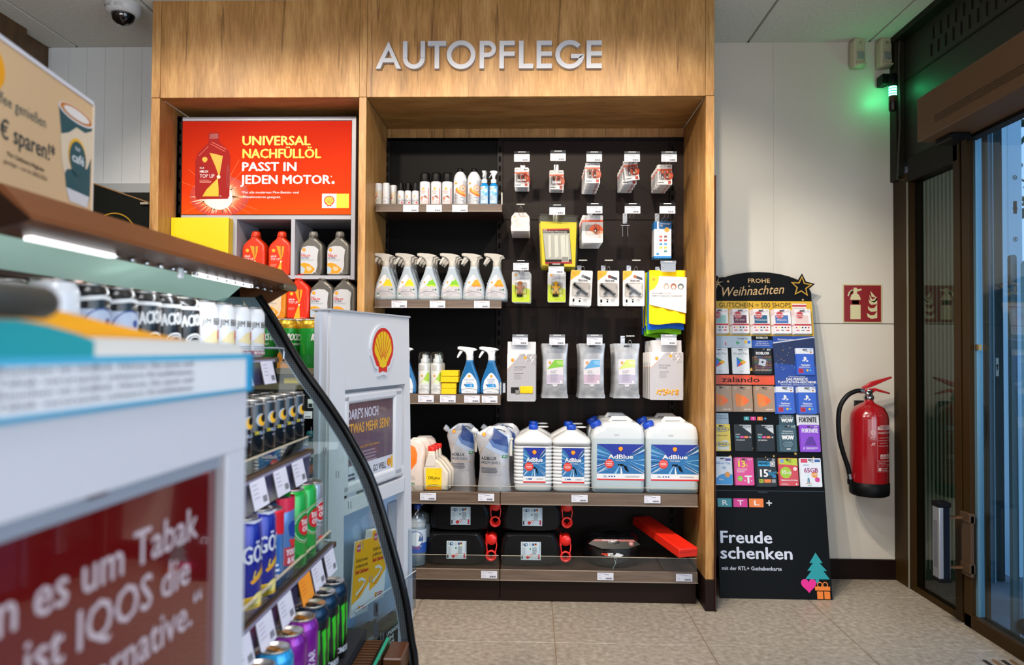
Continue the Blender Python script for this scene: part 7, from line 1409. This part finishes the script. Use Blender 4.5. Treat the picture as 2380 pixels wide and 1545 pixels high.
q = B(); q.prism([(-.612, 1.322), (-.628, 1.314), (-.705, 1.268), (-.735, 1.262), (-.76, 1.30), (-.76, 1.37), (-.66, 1.362)], 1.846, 1.852, BRC); q.box(-.63, -.612, 1.76, 1.852, 1.310, 1.326, mt('#6b5a44', .3, .4), .003, 1); ob('canopy_end_far', q, t)
q = B(); q.T = Matrix.Translation((-.712, 1.842, 1.276)) @ Matrix.Rotation(PI / 2, 4, 'X'); q.lathe([(.005, 0), (.005, .004), (.0005, .006)], CHR, 12); ob('rivet', q, t)
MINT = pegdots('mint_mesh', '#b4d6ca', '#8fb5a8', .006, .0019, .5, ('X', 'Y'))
p_ = MINT.node_tree.nodes['Principled BSDF']; MINT.node_tree.links.new(p_.inputs['Base Color'].links[0].from_socket, p_.inputs['Emission Color']); p_.inputs['Emission Strength'].default_value = .42   # glow put into the mesh, stands in for LED light falling on it
q = B(); q.add([(-.690, YN, 1.316), (-.690, 1.70, 1.316), (-.800, 1.84, 1.282), (-.800, YN, 1.282)], [(0, 1, 2, 3)], MINT); ob('mint_mesh_panel', q, t)
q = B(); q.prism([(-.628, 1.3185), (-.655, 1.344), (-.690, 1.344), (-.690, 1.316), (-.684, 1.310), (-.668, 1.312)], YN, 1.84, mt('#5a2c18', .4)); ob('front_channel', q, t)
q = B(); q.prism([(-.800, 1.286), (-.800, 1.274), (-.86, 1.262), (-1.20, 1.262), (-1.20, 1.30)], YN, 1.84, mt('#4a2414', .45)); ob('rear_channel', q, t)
for y0, y1 in ((.93, 1.12), (1.40, 1.68)): q = B(); q.box(-.672, -.660, y0, y1, 1.306, 1.3125, mt((1, 1, 1, 1), .3, 0, 0, 1.6)); ob('led_strip', q, t)
q = B(); rn = random.Random(8)
for k in range(16): y = 1.12 + k * .045; q.box(-.668, -.658, y, y + .012, 1.306, 1.3115, mt('#d9dde2', .15, .9), .002, 1)
tag(ob('clip_row', q, t), kind='stuff')
q = B(); q.box(-.655, -.648, 1.305, 1.32, 1.292, 1.312, mt('#e6eaee', .3), .002, 1); ob('hanging_clip', q, t)
light('fridge_led', 'AREA', (-.67, 1.25, 1.300), 1.3, (.93, .97, 1), .02, aim=(-.60, 1.25, .8), sy=.8)
light('fridge_led', 'AREA', (-.58, 1.35, 1.26), 1.0, (.93, .97, 1), .02, aim=(-.50, 1.35, .5), sy=.8)
# body, shelves
WB = mt('#3a3b40', .5)
q = B(); q.box(-1.22, -1.18, YN, YE, 0, 1.37, WB); ob('back_wall', q, t)
q = B(); q.box(-1.22, -.30, YN, YE + .02, 0, .40, mt('#3b2416', .45), .004, 1); ob('base', q, t)
q = B(); q.box(-1.18, -.405, YN, YE - .02, .40, .477, mt('#2a2b30', .5)); ob('deck', q, t)
q = B(); q.box(-.405, -.360, YN, YE - .03, .40, .452, mt('#2a1a10', .5))
for k in range(60): q.box(-.402, -.362, YN + .01 + k * .015, YN + .016 + k * .015, .452, .456, mt('#5c3a20', .4))
tag(ob('air_grille', q, t), kind='stuff')
q = B(); q.box(-.352, -.346, YN, 1.765, .385, .460, glass('#bfe0d4', .12)); q.box(-.3525, -.3455, YN, 1.766, .459, .4615, mt('#1fa07c', .2)); q.box(-.3525, -.3455, 1.764, 1.767, .385, .461, mt('#1fa07c', .2)); ob('guard_glass', q, t)
q = B(); q.box(-.345, -.30, 1.68, 1.78, .385, .447, mt('#5a3319', .35), .003, 1); q.box(-.346, -.30, YN, 1.78, .385, .40, mt('#5a3319', .35)); ob('front_trim', q, t)
RL = glass('#a9a7bd', .08, rough=.1)
for nm_, z, x1, zr0, zr1, tags_ in (('shelf_top', 1.142, -.615, 1.083, 1.136, ((1.635, 0), (1.50, 0))), ('shelf', .928, -.520, .868, .921, ((1.46, 0), (1.57, 0), (1.34, 0))), ('shelf', .698, -.478, .640, .696, ((1.675, 0), (1.58, 0), (1.495, 1), (1.375, 0), (1.27, 0), (1.17, 0)))):
    ye = {1.142: 1.69, .928: 1.665, .698: 1.715}[z]
    q = B(); q.box(-1.18, x1 + .005, YN, ye + .03, z - .012, z, mt('#4b3526', .35), .001, 1); ob('shelf', q, t)
    q = B(); q.add([(x1 + .004, YN, zr1), (x1 + .004, ye, zr1), (x1 + .016, ye, zr0), (x1 + .016, YN, zr0)], [(0, 1, 2, 3)], RL); q.box(x1 + .003, x1 + .006, YN, ye, zr1 - .004, zr1 + .002, mt('#8b86a4', .2)); q.box(x1 - .002, x1 + .003, YN, ye, zr0, zr1, mt('#a29db8', .3)); o_ = ob('ticket_rail', q, t)
    for y, k in tags_:
        q = B(); M = mt('#ff9a1c', .45) if k else mt('#e6e2f0', .45); s_ = .036
        q.T = Matrix.Translation((x1 + .0105, y, (zr0 + zr1) / 2)) @ Matrix.Rotation(PI / 2, 4, 'Z') @ Matrix.Rotation(-.22, 4, 'X')
        q.box(-s_, s_, -.001, 0, -.027, .026, M); q.y = -.001
        q.lines(-s_ * .8, .018, .03, 4, .008, .0015, mt('#a5a0b4' if not k else '#e06a10', .5), 1, 3)
        if not k:
            for b_ in range(7): q.rect(.010 + b_ * .003, .0115 + b_ * .003, -.020, -.008, INK, 1)
        ob('price_tag', q, o_, label='orange price tag' if k else None)
    if z < 1.1:
        q = B(); q.box(x1 - .006, x1 - .003, YN, ye + .01, z, z + .029, glass('#e8efee', .1)); q.box(x1 - .007, x1 - .002, YN, ye + .01, z + .029, z + .0315, mt('#cbbfa6', .3)); ob('acrylic_lip', q, t)
q = B(); q.tube(smp([(-.605, 1.735, 1.138), (-.605, 1.735, 1.158), (-.61, 1.725, 1.164), (-.66, 1.66, 1.164)], 5), .003, mt('#c9cdd2', .2, .8), 6); ob('wire_stop', q, t)
# glass end with its dark curved rail
RP = [(-.697, 1.291), (-.653, 1.227), (-.587, 1.12), (-.51, 1.014), (-.455, .929), (-.401, .824), (-.351, .666), (-.318, .541), (-.301, .436), (-.293, .389), (-.287, .25), (-.286, .02)]
RS = [Vector((x, 0, z)) for x, z in RP]; RS = smp([tuple(v) for v in RS], 5)
q = B(); q.prism([(v.x, v.z) for v in RS] + [(-1.18, .02), (-1.18, 1.30)], YE - .003, YE + .003, glass('#e6f0ef', .045)); ob('glass_end', q, t)
q = B(); q.tube([(v.x + .004, YE, v.z + .002) for v in RS], .0095, mt('#0e0f11', .3, 0, .3), 10); ob('curved_rail', q, t)
DOTB = pegdots('dot_band', '#2e3236', '#4d565b', .0052, .0017, .3, ('X', 'Z'))
q = B(); q.y = YE - .004
for a, b_ in zip(RS, RS[1:]):
    d = (b_ - a).normalized(); n = Vector((-d.z, 0, d.x)); n = n if n.x < 0 else -n
    q.poly([(a.x, a.z), (b_.x, b_.z), (b_.x + n.x * .020, b_.z + n.z * .020), (a.x + n.x * .020, a.z + n.z * .020)], DOTB, 1)
    q.poly([(a.x + n.x * .020, a.z + n.z * .020), (b_.x + n.x * .020, b_.z + n.z * .020), (b_.x + n.x * .0225, b_.z + n.z * .0225), (a.x + n.x * .0225, a.z + n.z * .0225)], mt('#9eb4c4', .2, .5), 1)
tag(ob('dotted_band', q, t))
DT = pegdots('dot_screen', '#8ea9b4', '#cfe0e6', .0042, .0011, .4, ('X', 'Z'), alpha=(.55, .1))
q = B(); q.y = YE - .006; q.poly([(-.80, 1.29), (-.70, 1.291), (-.665, 1.245), (-.73, 1.262), (-.80, 1.262)], DT, 1); ob('dotted_corner', q, t)
q = B(); q.y = YE - .004
for k in range(9):
    a = RS[14 + k * 3]; q.rect(a.x - .068, a.x - .066, a.z - .03, a.z - .012, mt('#6e7680', .4), 2); q.rect(a.x - .062, a.x - .060, a.z - .03, a.z - .012, mt('#6e7680', .4), 2)
for k in range(3): q.rect(-.392, -.380, .50 - k * .05, .535 - k * .05, mt('#4a4f57', .4), 2)
tag(ob('printed_marks', q, t), kind='stuff')
# drinks cans
def lidparts(K, r, h, mouth='#3a3a3c', tabm=None):
    q = B(); AL = mt('#c9c6c0', .22, .9)
    q.lathe([(r * .96, h - .004), (r, h - .0015), (r, h), (r * .95, h), (r * .88, h - .004), (.0005, h - .0035)], AL, 28)
    q.slab([(x, y) for x, y in rrect(.014, .024, .006, 0, .010)], 0, .0012, .0004, AL, 1) if 0 else None
    tb = B(); tb.box(-.007, .007, -.006, .014, h - .0030, h - .0014, tabm or mt('#b9b6ae', .25, .9), .0007, 1)
    q.lathe([(.008, h - .0033), (.0085, h - .0031), (.0005, h - .0030)], mt(mouth, .4), 14, (0, -.012, 0)); K.part('lid', q, None, (('pull_tab', tb),))
def soda(r, h, base, neck, label, mouth='#3a3a3c', tabm=None, name='drinks_can'):
    K = Kit(name, 'can'); q = B(); d = .0065 if r > .031 else .003
    q.lathe([(r - .010, 0), (r - .005, .0015), (r, .009), (r, h - .018 if r > .031 else h - .010), (r - d * .4, h - .010 if r > .031 else h - .006), (r - d, h - .004)], base, 36)
    if neck: q.lathe([(r + .0001, h - .030 if r > .031 else h - .02), (r + .0001, h - .018 if r > .031 else h - .010), (r - d * .4 + .0001, h - .010 if r > .031 else h - .006), (r - d + .0001, h - .004)], neck, 36, cap=(0, 0))
    q2 = q; K.part('body', q); lidparts(K, r - d, h, mouth, tabm)
    q = B(); q.R = r + .0002; label(q); K.part('label', q); return K
CW = mt('#eceef4', .3, 0, .4); CK = mt('#101216', .25, .2, .4); CREAM = mt('#ead9a6', .35)
def f_jb(q): q.text('JIM BEAM', -.025, .068, .013, mt('#3d3a2a', .4), 'l', .01, 2, wid=.054); q.poly([(-.024, .035), (-.005, .055), (.020, .058), (.03, .04), (.01, .03)], CREAM, 1); q.disc(.018, .048, .009, RD, 2, 10, .011); q.disc(.018, .048, .005, mt('#f0a0a0', .4), 3, 10); q.rect(.012, .024, .028, .036, mt('#e0a52a', .4), 2); q.rect(-.06, .06, .006, .016, mt('#8e1b26', .4), 1); q.lines(-.02, .026, .05, 3, .0045, .002, GREY, 1, 3); q.text('BOURBON', -.02, .008, .006, WHT, 'l', .03, 3)
def f_jd(q): q.line([(-.06, .092), (-.03, .095), (.03, .095), (.06, .092)], .006, WHT, 1); q.text('JACK', -.030, .060, .020, WHT, 'l', .04, 2, wid=.034, rot=.12, shear=.1); q.text("DANIEL'S", .004, .064, .020, WHT, 'l', .04, 2, wid=.040, rot=.12); q.ring(.0, .035, .020, .003, WHT, 1, 20, rz=.014); q.ring(.0, .035, .014, .002, WHT, 1, 20, rz=.009); q.text('TENNESSEE', 0, .032, .005, WHT, 'c', .02, 2); q.lines(-.02, .018, .04, 2, .006, .003, WHT, 1, 2)
def f_pale(q): q.rect(-.06, .06, .02, .078, mt('#c3cfe6', .35), 1); q.line([(-.06, .088), (0, .096), (.06, .088)], .006, WHT, 1); q.ring(0, .05, .03, .002, mt('#2c4f9a', .4), 2); q.disc(.01, .06, .006, mt('#2c4f9a', .4), 2)
K1, K2, K3, K4 = soda(.033, .115, CW, None, f_jb), soda(.033, .115, CK, None, f_jd), soda(.033, .115, CK, None, f_pale), soda(.033, .115, CW, None, lambda q: q.rect(-.03, .03, .03, .07, mt('#d6dbe6', .4), 1))
ya = [1.645, 1.563, 1.479, 1.398, 1.32, 1.248, 1.178, 1.106, 1.033, .961]
for i, y in enumerate(ya):
    K_, nm = ((K1, 'white JIM BEAM'),) * 4 + ((K2, "black JACK DANIEL'S"),) * 3 + ((K3, 'black and pale blue'),) * 2 + ((K4, 'plain white'),), 0
    k_, nm = K_[i]; idx = [0, 1, 2, 3, 0, 1, 2, 0, 1, 0][i]
    k_.place((-.653, y, 1.1422), '%s can on the top fridge shelf, %s from the glass end' % (nm, ORD[i]), 1.3, 'cans on the top fridge shelf')
    k_.place((-.722, y, 1.1422), '%s can in the second row of the top fridge shelf, %s from the glass end' % (nm.split()[0], ORD[i]), 1.25, 'second-row cans on the top fridge shelf')
def f_28(q): q.y = 0; q.disc(0, .096, .0125, mt('#aab4be', .3), 1, 22); q.disc(.003, .095, .011, mt('#f0b41c', .3), 2, 22); q.disc(.0065, .099, .0078, BLK, 3, 18); q.text('28', -.015, .068, .0062, mt('#f0d81c', .4), 'l', .03); q.text('BLACK', -.005, .068, .0062, mt('#b8c8e4', .4), 'l', .02); q.text('Açaí', -.001, .059, .0035, mt('#b8c8e4', .4)); q.text('ENERGY DRINK', 0, .126, .003, WHT, 'c', .01)
K = soda(.0268, .135, mt('#0a1018', .16, .3, .6), None, f_28)
for i in range(8): K.place((-.557, 1.66 - .062 * i, .9285), 'slim black energy can with gold ring, %s from the glass end, second fridge shelf' % ORD[i], 1.25, 'slim black energy cans')
for i in range(6): K.place((-.620, 1.64 - .062 * i, .9285), 'slim black energy can in the second row, %s from the glass end' % ORD[i], 1.15, 'second-row slim black cans')
def f_to(c):
    def f(q):
        q.disc(0, .092, .024, mt('#bfc4cc' if c else '#1c7a34', .3), 1, 26); q.disc(0, .092, .0205, mt('#d31a24', .3), 2, 26); q.text('TAKE', 0, .094, .011, mt('#f2dcdc', .4), 'c', .06, 3, wid=.028); q.text('OFF', 0, .080, .011, mt('#f2dcdc', .4), 'c', .06, 3, wid=.022); q.ring(0, .090, .030, .001, WHT, 1); q.ring(0, .090, .034, .001, mt('#d8a89a' if not c else '#8e96a2', .4), 1)
        if c: q.rect(-.010, .012, .028, .036, mt('#d8403a', .4), 1); q.rect(-.036, -.028, .01, .145, mt('#d8a4a4', .3, .3), 1)
        else: [q.rect(x, x + .006, .01, .155, mt('#0a8a2c', .3, .2), 0) for x in (-.06, -.045, .035, .055, -.08, .075)]
    return f
KS = soda(.0285, .160, mt('#b7bcc6', .2, .6, .3), None, f_to(1), '#c0202a'); KG = soda(.033, .168, mt('#0fa83c', .25, .25, .4), None, f_to(0), '#c0202a')
def f_wg(q): q.poly([(-.03, .135), (.03, .145), (.04, .165), (-.04, .165)], mt('#d8204a', .3), 1); q.poly([(-.014, .11), (-.004, .118), (.010, .114), (.016, .090), (.010, .082), (-.010, .088)], mt('#173a9a', .3), 2); q.poly([(-.012, .082), (.014, .078), (.008, .066), (-.006, .066)], RD, 2); q.text('YOUNG', 0, .050, .012, mt('#f2dce4', .4), 'c', .05, 2, wid=.036); q.text('& HOT', 0, .034, .012, mt('#f2dce4', .4), 'c', .05, 2, wid=.030); q.rect(-.03, .03, .030, .066, mt('#b8283a', .4), 1)
KW = soda(.0285, .160, mt('#5b86c4', .25, .3, .3), None, f_wg)
def f_bl(q): q.poly([(-.06, .118), (0, .104), (.06, .118), (.06, .148), (-.06, .148)], mt('#e0182c', .3), 1); q.rect(-.014, -.008, .01, .10, mt('#2f68b8', .3), 1); q.rect(.006, .012, .01, .10, mt('#8fb2e0', .3), 1); q.lines(-.02, .05, .012, 3, .01, .004, WHT, 2, 1)
KB_ = soda(.0265, .155, mt('#4f8ad2', .25, .3, .3), mt('#e0182c', .3), f_bl)
def f_go(q): q.text('GÖSSER', -.034, .092, .030, mt('#dfe2ee', .4), 'l', .03, 2, wid=.090); q.poly([(-.020, .060), (.018, .085), (.03, .075), (-.016, .055)], mt('#f0a91c', .3), 1); q.text('Lemon', -.016, .066, .012, mt('#f6d24a', .4), 'l', .03, 3, shear=.3); q.rect(-.07, .07, .012, .034, mt('#f0c020', .3), 1); q.disc(.0, .028, .016, mt('#f5e28a', .3), 2, 14, .011); q.poly([(-.015, .16), (.03, .165), (-.04, .166)], mt('#d9dbe6', .4), 1)
KGO = soda(.033, .168, mt('#0c1d9c', .25, .25, .4), None, f_go)
for i, (k_, y, l) in enumerate(((KS, 1.662, 'silver TAKE OFF can next to the glass end, third fridge shelf'), (KG, 1.598, 'green TAKE OFF can, right one of two, third fridge shelf'), (KG, 1.53, 'green TAKE OFF can, left one of two, third fridge shelf'), (KW, 1.464, 'blue grey can with red lettering on the third fridge shelf'), (KB_, 1.406, 'slim light blue can with red neck on the third fridge shelf'), (KGO, 1.343, 'dark blue can with large white lettering and yellow base, third shelf'), (KGO, 1.272, 'second dark blue can, hidden behind the promotion stand'))):
    k_.place((-.513, y, .6985), l, 1.42)
for i, (k_, y) in enumerate(((KS, 1.655), (KG, 1.59), (KG, 1.52), (KW, 1.45))): k_.place((-.584, y, .6985), 'can in the second row of the third fridge shelf, %s from the glass end' % ORD[i], 1.15)
def f_mo(q):
    G_ = mt('#2fc41c', .3)
    for dx in (-.016, 0, .016): q.poly([(dx - .006, .118), (dx + .004, .122), (dx + .003, .105), (dx + .005, .085), (dx + .002, .070), (dx + .003, .052), (dx - .001, .030 + abs(dx)), (dx - .003, .060), (dx - .001, .085), (dx - .003, .105), (dx - .007, .112)][::-1], G_, 1)
    q.text('MONSTER', 0, .016, .012, mt('#cfd2da', .4), 'c', .05, 2, wid=.05)
KM = soda(.033, .168, mt('#0a0c0b', .25, .2, .4), mt('#12314a', .2, .6), f_mo, '#1a1a1c', mt('#1c1c1e', .3, .5))
KP = soda(.033, .168, mt('#8a149c', .22, .5, .4), None, lambda q: [q.text('ROCKSTAR', .003, .02, .014, mt('#d8c8e4', .4), 'l', .05, 2, rot=PI / 2, wid=.09)], '#9a6a2a', mt('#c98a3a', .25, .8))
KC = soda(.033, .168, mt('#25a0dc', .22, .4, .4), None, lambda q: [q.text('ROCKSTAR', .003, .02, .014, WHT, 'l', .05, 2, rot=PI / 2, wid=.09)], '#9a6a2a', mt('#c98a3a', .25, .8))
for i, (k_, nm) in enumerate(((KM, 'black MONSTER can with green claw marks'),) * 3 + ((KP, 'purple energy can with gold tab'),) * 2 + ((KC, 'light blue energy can with gold tab'),) * 2):
    k_.place((-.447, 1.618 - .0725 * i, .4775), '%s, %s from the glass end, fridge deck' % (nm, ORD[i]), 1.1, 'energy cans on the fridge deck')
    if i < 5: k_.place((-.517, 1.610 - .0725 * i, .4775), '%s, second row, %s from the glass end' % (nm, ORD[i]), 1.2, 'second-row energy cans on the fridge deck')

# ------------------------------------------------------------ rack behind the fridge with green cans
t = thing('wire_rack', 'low wire rack with brown trays standing behind the fridge glass', 'rack', (0, 0, 0))
for z, M in ((1.090, mt('#4a3626', .5)), (1.040, mt('#4f4536', .4))): q = B(); q.box(-1.16, -.70, 2.34, 2.62, z - .012, z, M, .001, 1); q.box(-1.16, -.70, 2.335, 2.34, z - .012, z + .008, mt('#8a7a60', .3, .4)); ob('tray', q, t)
for x in (-1.155, -.705):
    for y in (2.345, 2.615): q = B(); q.box(x - .006, x + .006, y - .006, y + .006, 0, 1.10, mt('#3a3a3e', .4, .5)); ob('leg', q, t)
def f_rk(q): q.text('ROCKSTAR', -.034, .098, .022, WHT, 'l', .06, 2, wid=.080, shear=.2); q.text('ENERGY', -.02, .082, .007, WHT, 'l', .03, 2); q.rect(-.09, .09, .02, .05, mt('#0a6a24', .35), 1); q.rect(.05, .06, .02, .13, mt('#dfeadf', .4), 1)
KR_ = soda(.033, .168, mt('#1f9a34', .3, .3, .3), mt('#d8a82a', .25, .6), f_rk, '#a87a1c')
for i in range(6):
    for j in range(2): KR_.place((-1.12 + i * .0745, 2.40 + j * .075, 1.0905), 'green energy can with gold shoulder on the wire rack, %s from the left, %s row' % (ORD[i], ['front', 'rear'][j]), [.0, .3, -.2, .1, 1.2, 1.4][i], 'green energy cans on the wire rack')
t = thing('orange_packet', 'orange and green packet printed AIR on the wire rack', 'packet', (P(668, 850, 2.355).x, 2.342, 1.0905)); q = B(); q.prism([(-.030, 0), (.034, 0), (.030, .05), (.008, .085), (-.006, .085), (-.03, .05)], 0, .018, mt('#e58a1c', .4)); q.y = 0; q.poly([(-.010, .045), (.012, .045), (.001, .075)], mt('#6a3a12', .4), 1); q.text('AIR', 0, .022, .014, INK, 'c', .03, 2); ob('packet', q, t)
t = thing('yellow_packet', 'small yellow packet lying on the lower tray of the wire rack', 'packet', (P(678, 885, 2.36).x, 2.35, 1.0405)); q = B(); q.box(-.024, .026, 0, .06, 0, .026, mt('#f0cc1c', .45), .004, 2); ob('packet', q, t)

# ------------------------------------------------------------ promotion stand, very near
t, F = frame_at('promotion_stand', 'white promotion stand with dark red glossy panel, very near on the left', 'promotion stand', (-.3195, .80), 2.4)
KWH = mt('#d9d8e0', .45); q = B()
q.box(-.62, 0, .004, .42, 0, .60, KWH, .004, 1); q.box(-.62, 0, .03, .42, .60, 1.118, KWH, .003, 1); q.box(-.62, 0, .0, .03, 1.056, 1.118, KWH); q.box(-.046, 0, .0, .03, .60, 1.056, KWH, .002, 1); ob('body', q, t)
q = B(); q.box(-.62, -.046, .008, .02, 1.041, 1.056, mt('#9aa0ae', .4)); q.box(-.262, -.240, .002, .008, 1.052, 1.058, mt('#5a2a2c', .4), .002, 1); ob('slot', q, t)
q = B(); q.box(-.60, -.051, .010, .014, .60, 1.040, mt('#6a0d10', .07, 0, 1)); ob('red_panel', q, t)
q = B(); q.y = .010; TL_ = mt('#cdb9c0', .4)
for s_, u, z in (('Wenn es um Tabak', -.088, .980), ('geht, ist IQOS die', -.102, .939), ('Alternative.“', -.078, .896)): q.text(s_, u, z, .030, TL_, 'r', .02, 2)
ob('panel_text', q, t)
q = B(); q.box(-.62, .002, -.004, .30, 1.119, 1.160, mt('#f0f0f4', .4), .002, 1); q.box(-.62, .003, -.005, -.0035, 1.119, 1.123, mt('#4aa6cc', .4)); q.box(-.62, .003, -.005, -.0035, 1.155, 1.1605, mt('#4ab6dc', .4)); q.box(-.003, .0035, -.0055, -.0035, 1.119, 1.160, mt('#0aa3dc', .4)); q.box(-.012, .0035, -.0055, -.004, 1.119, 1.160, mt('#14a8de', .4)); ob('header_box', q, t)
q = B(); q.y = -.004
for k in range(4): q.text('Rauchen ist tödlich. Hören Sie jetzt auf.' if k % 2 == 0 else 'Tabak verursacht schwere Krankheiten.', -.125, 1.150 - k * .0075, .0042, mt('#6a6474', .5), 'r', .02, 2, wid=.24)
ob('header_text', q, t)
# curved orange and teal shelf-talker on top
q = B()
def PT(px, py, off):
    u, z = F(px, py); return u, z
up = [PT(*p, 0) for p in ((-60, 700), (60, 697), (150, 702), (250, 728), (350, 755), (440, 778), (520, 795), (560, 806))]
lo = [(u, 1.1605) for u, z in up]
q.prism(up + lo[::-1], .03, .045, mt('#ffae0a', .35)); ob('orange_card', q, t)
up2 = [PT(*p, 0) for p in ((-60, 778), (150, 782), (300, 786), (450, 792), (560, 800), (572, 812))]
q = B(); q.prism(up2 + [(u, 1.1603) for u, z in up2][::-1], .004, .028, mt('#efe6dc', .35)); ob('white_card', q, t)
up3 = [PT(*p, 0) for p in ((-60, 742), (40, 742), (110, 755), (180, 775), (220, 792))]
q = B(); q.prism(up3 + [(u, 1.1602) for u, z in up3][::-1], .0, .0035, mt('#1fa3ac', .35)); ob('teal_card', q, t)
a = P(118, 705, .50); t2 = thing('dark_cylinder', 'dark grey round-ended cylinder at the left edge above the promotion stand', 'device', (a.x, .50, a.z)); r = .0118
q = B(); q.T = Matrix.Rotation(PI / 2, 4, 'X'); q.lathe([(.0005, 0), (.006, .0008), (.0098, .004), (r, .010), (r, .16), (.0005, .16)], noisemat('dkg', [(.3, '#2c2a26'), (.7, '#37342e')], ns=8, r=.5), 28); ob('body', q, t2)
q = B(); q.box(-.006, .004, -.09, -.08, 1.1605 - a.z, -.010, mt('#d2d6e2', .35), .001, 1); ob('support_foot', q, t2)
# coffee offer sign on the canopy
t, F = frame_at('coffee_offer_sign', 'cream coffee offer board with a green paper cup, standing on the canopy', 'sign', (-.782, 1.25), -8.1)
BG = mt('#dcb78c', .5); q = B(); q.box(-.45, 0, 0, .003, 1.372, 1.597, BG); ob('board', q, t)
q = B(); q.box(-.45, .002, -.0015, .0045, 1.593, 1.599, mt('#dfe0ea', .3)); q.box(-.001, .0025, -.0015, .0045, 1.372, 1.599, mt('#e9dccb', .3)); ob('acrylic_edge', q, t)
q = B(); q.box(-.40, -.05, -.02, .03, 1.366, 1.374, mt('#cfd3da', .2), .001, 1); ob('foot', q, t)
q = B(); q.y = 0; GT = mt('#14505a', .45)
q.poly([(-.119, 1.556), (-.004, 1.556), (-.004, 1.53), (-.008, 1.425), (-.018, 1.408), (-.078, 1.408), (-.090, 1.425)], GT, 1)
q.poly([(-.113, 1.510), (-.085, 1.520), (-.060, 1.536), (-.030, 1.535), (-.004, 1.546), (-.0045, 1.50), (-.02, 1.475), (-.05, 1.468), (-.09, 1.458), (-.098, 1.448), (-.107, 1.47)], mt('#e3cfb4', .45), 2)
q.poly([(-.092, 1.428), (-.010, 1.428), (-.018, 1.408), (-.078, 1.408)], mt('#d9d6da', .45), 2)
q.disc(-.061, 1.556, .060, mt('#e6e2e0', .45), 3, 30, .013); q.disc(-.061, 1.557, .055, mt('#cf7a2a', .45), 4, 30, .011); q.disc(-.061, 1.557, .044, mt('#ece4e0', .45), 5, 30, .008)
q.disc(-.056, 1.487, .0305, mt('#f0b41c', .45), 4, 30); q.disc(-.055, 1.484, .0285, GT, 5, 30); q.text('café', -.055, 1.476, .015, mt('#e9eef0', .4), 'c', .03, 6, wid=.042); q.text('Shell', -.058, 1.497, .006, mt('#e9eef0', .4), 'c', .01, 6)
DG = mt('#2a4a4e', .5); q.text('Kaffee genießen', -.157, 1.505, .0165, DG, 'r', .0, 2); q.text('1 € sparen!*', -.128, 1.458, .026, mt('#26383c', .5), 'r', .02, 2, wid=.175)
q.text('*Für ClubSmart Mitglieder', -.158, 1.436, .0065, mt('#4a3a30', .5), 'r', .01, 2); q.text('günstiger – nur bis 28/02/2026', -.150, 1.424, .0065, mt('#4a3a30', .5), 'r', .0, 2); q.disc(-.296, 1.548, .030, mt('#f5a40a', .45), 1, 24); ob('print', q, t)
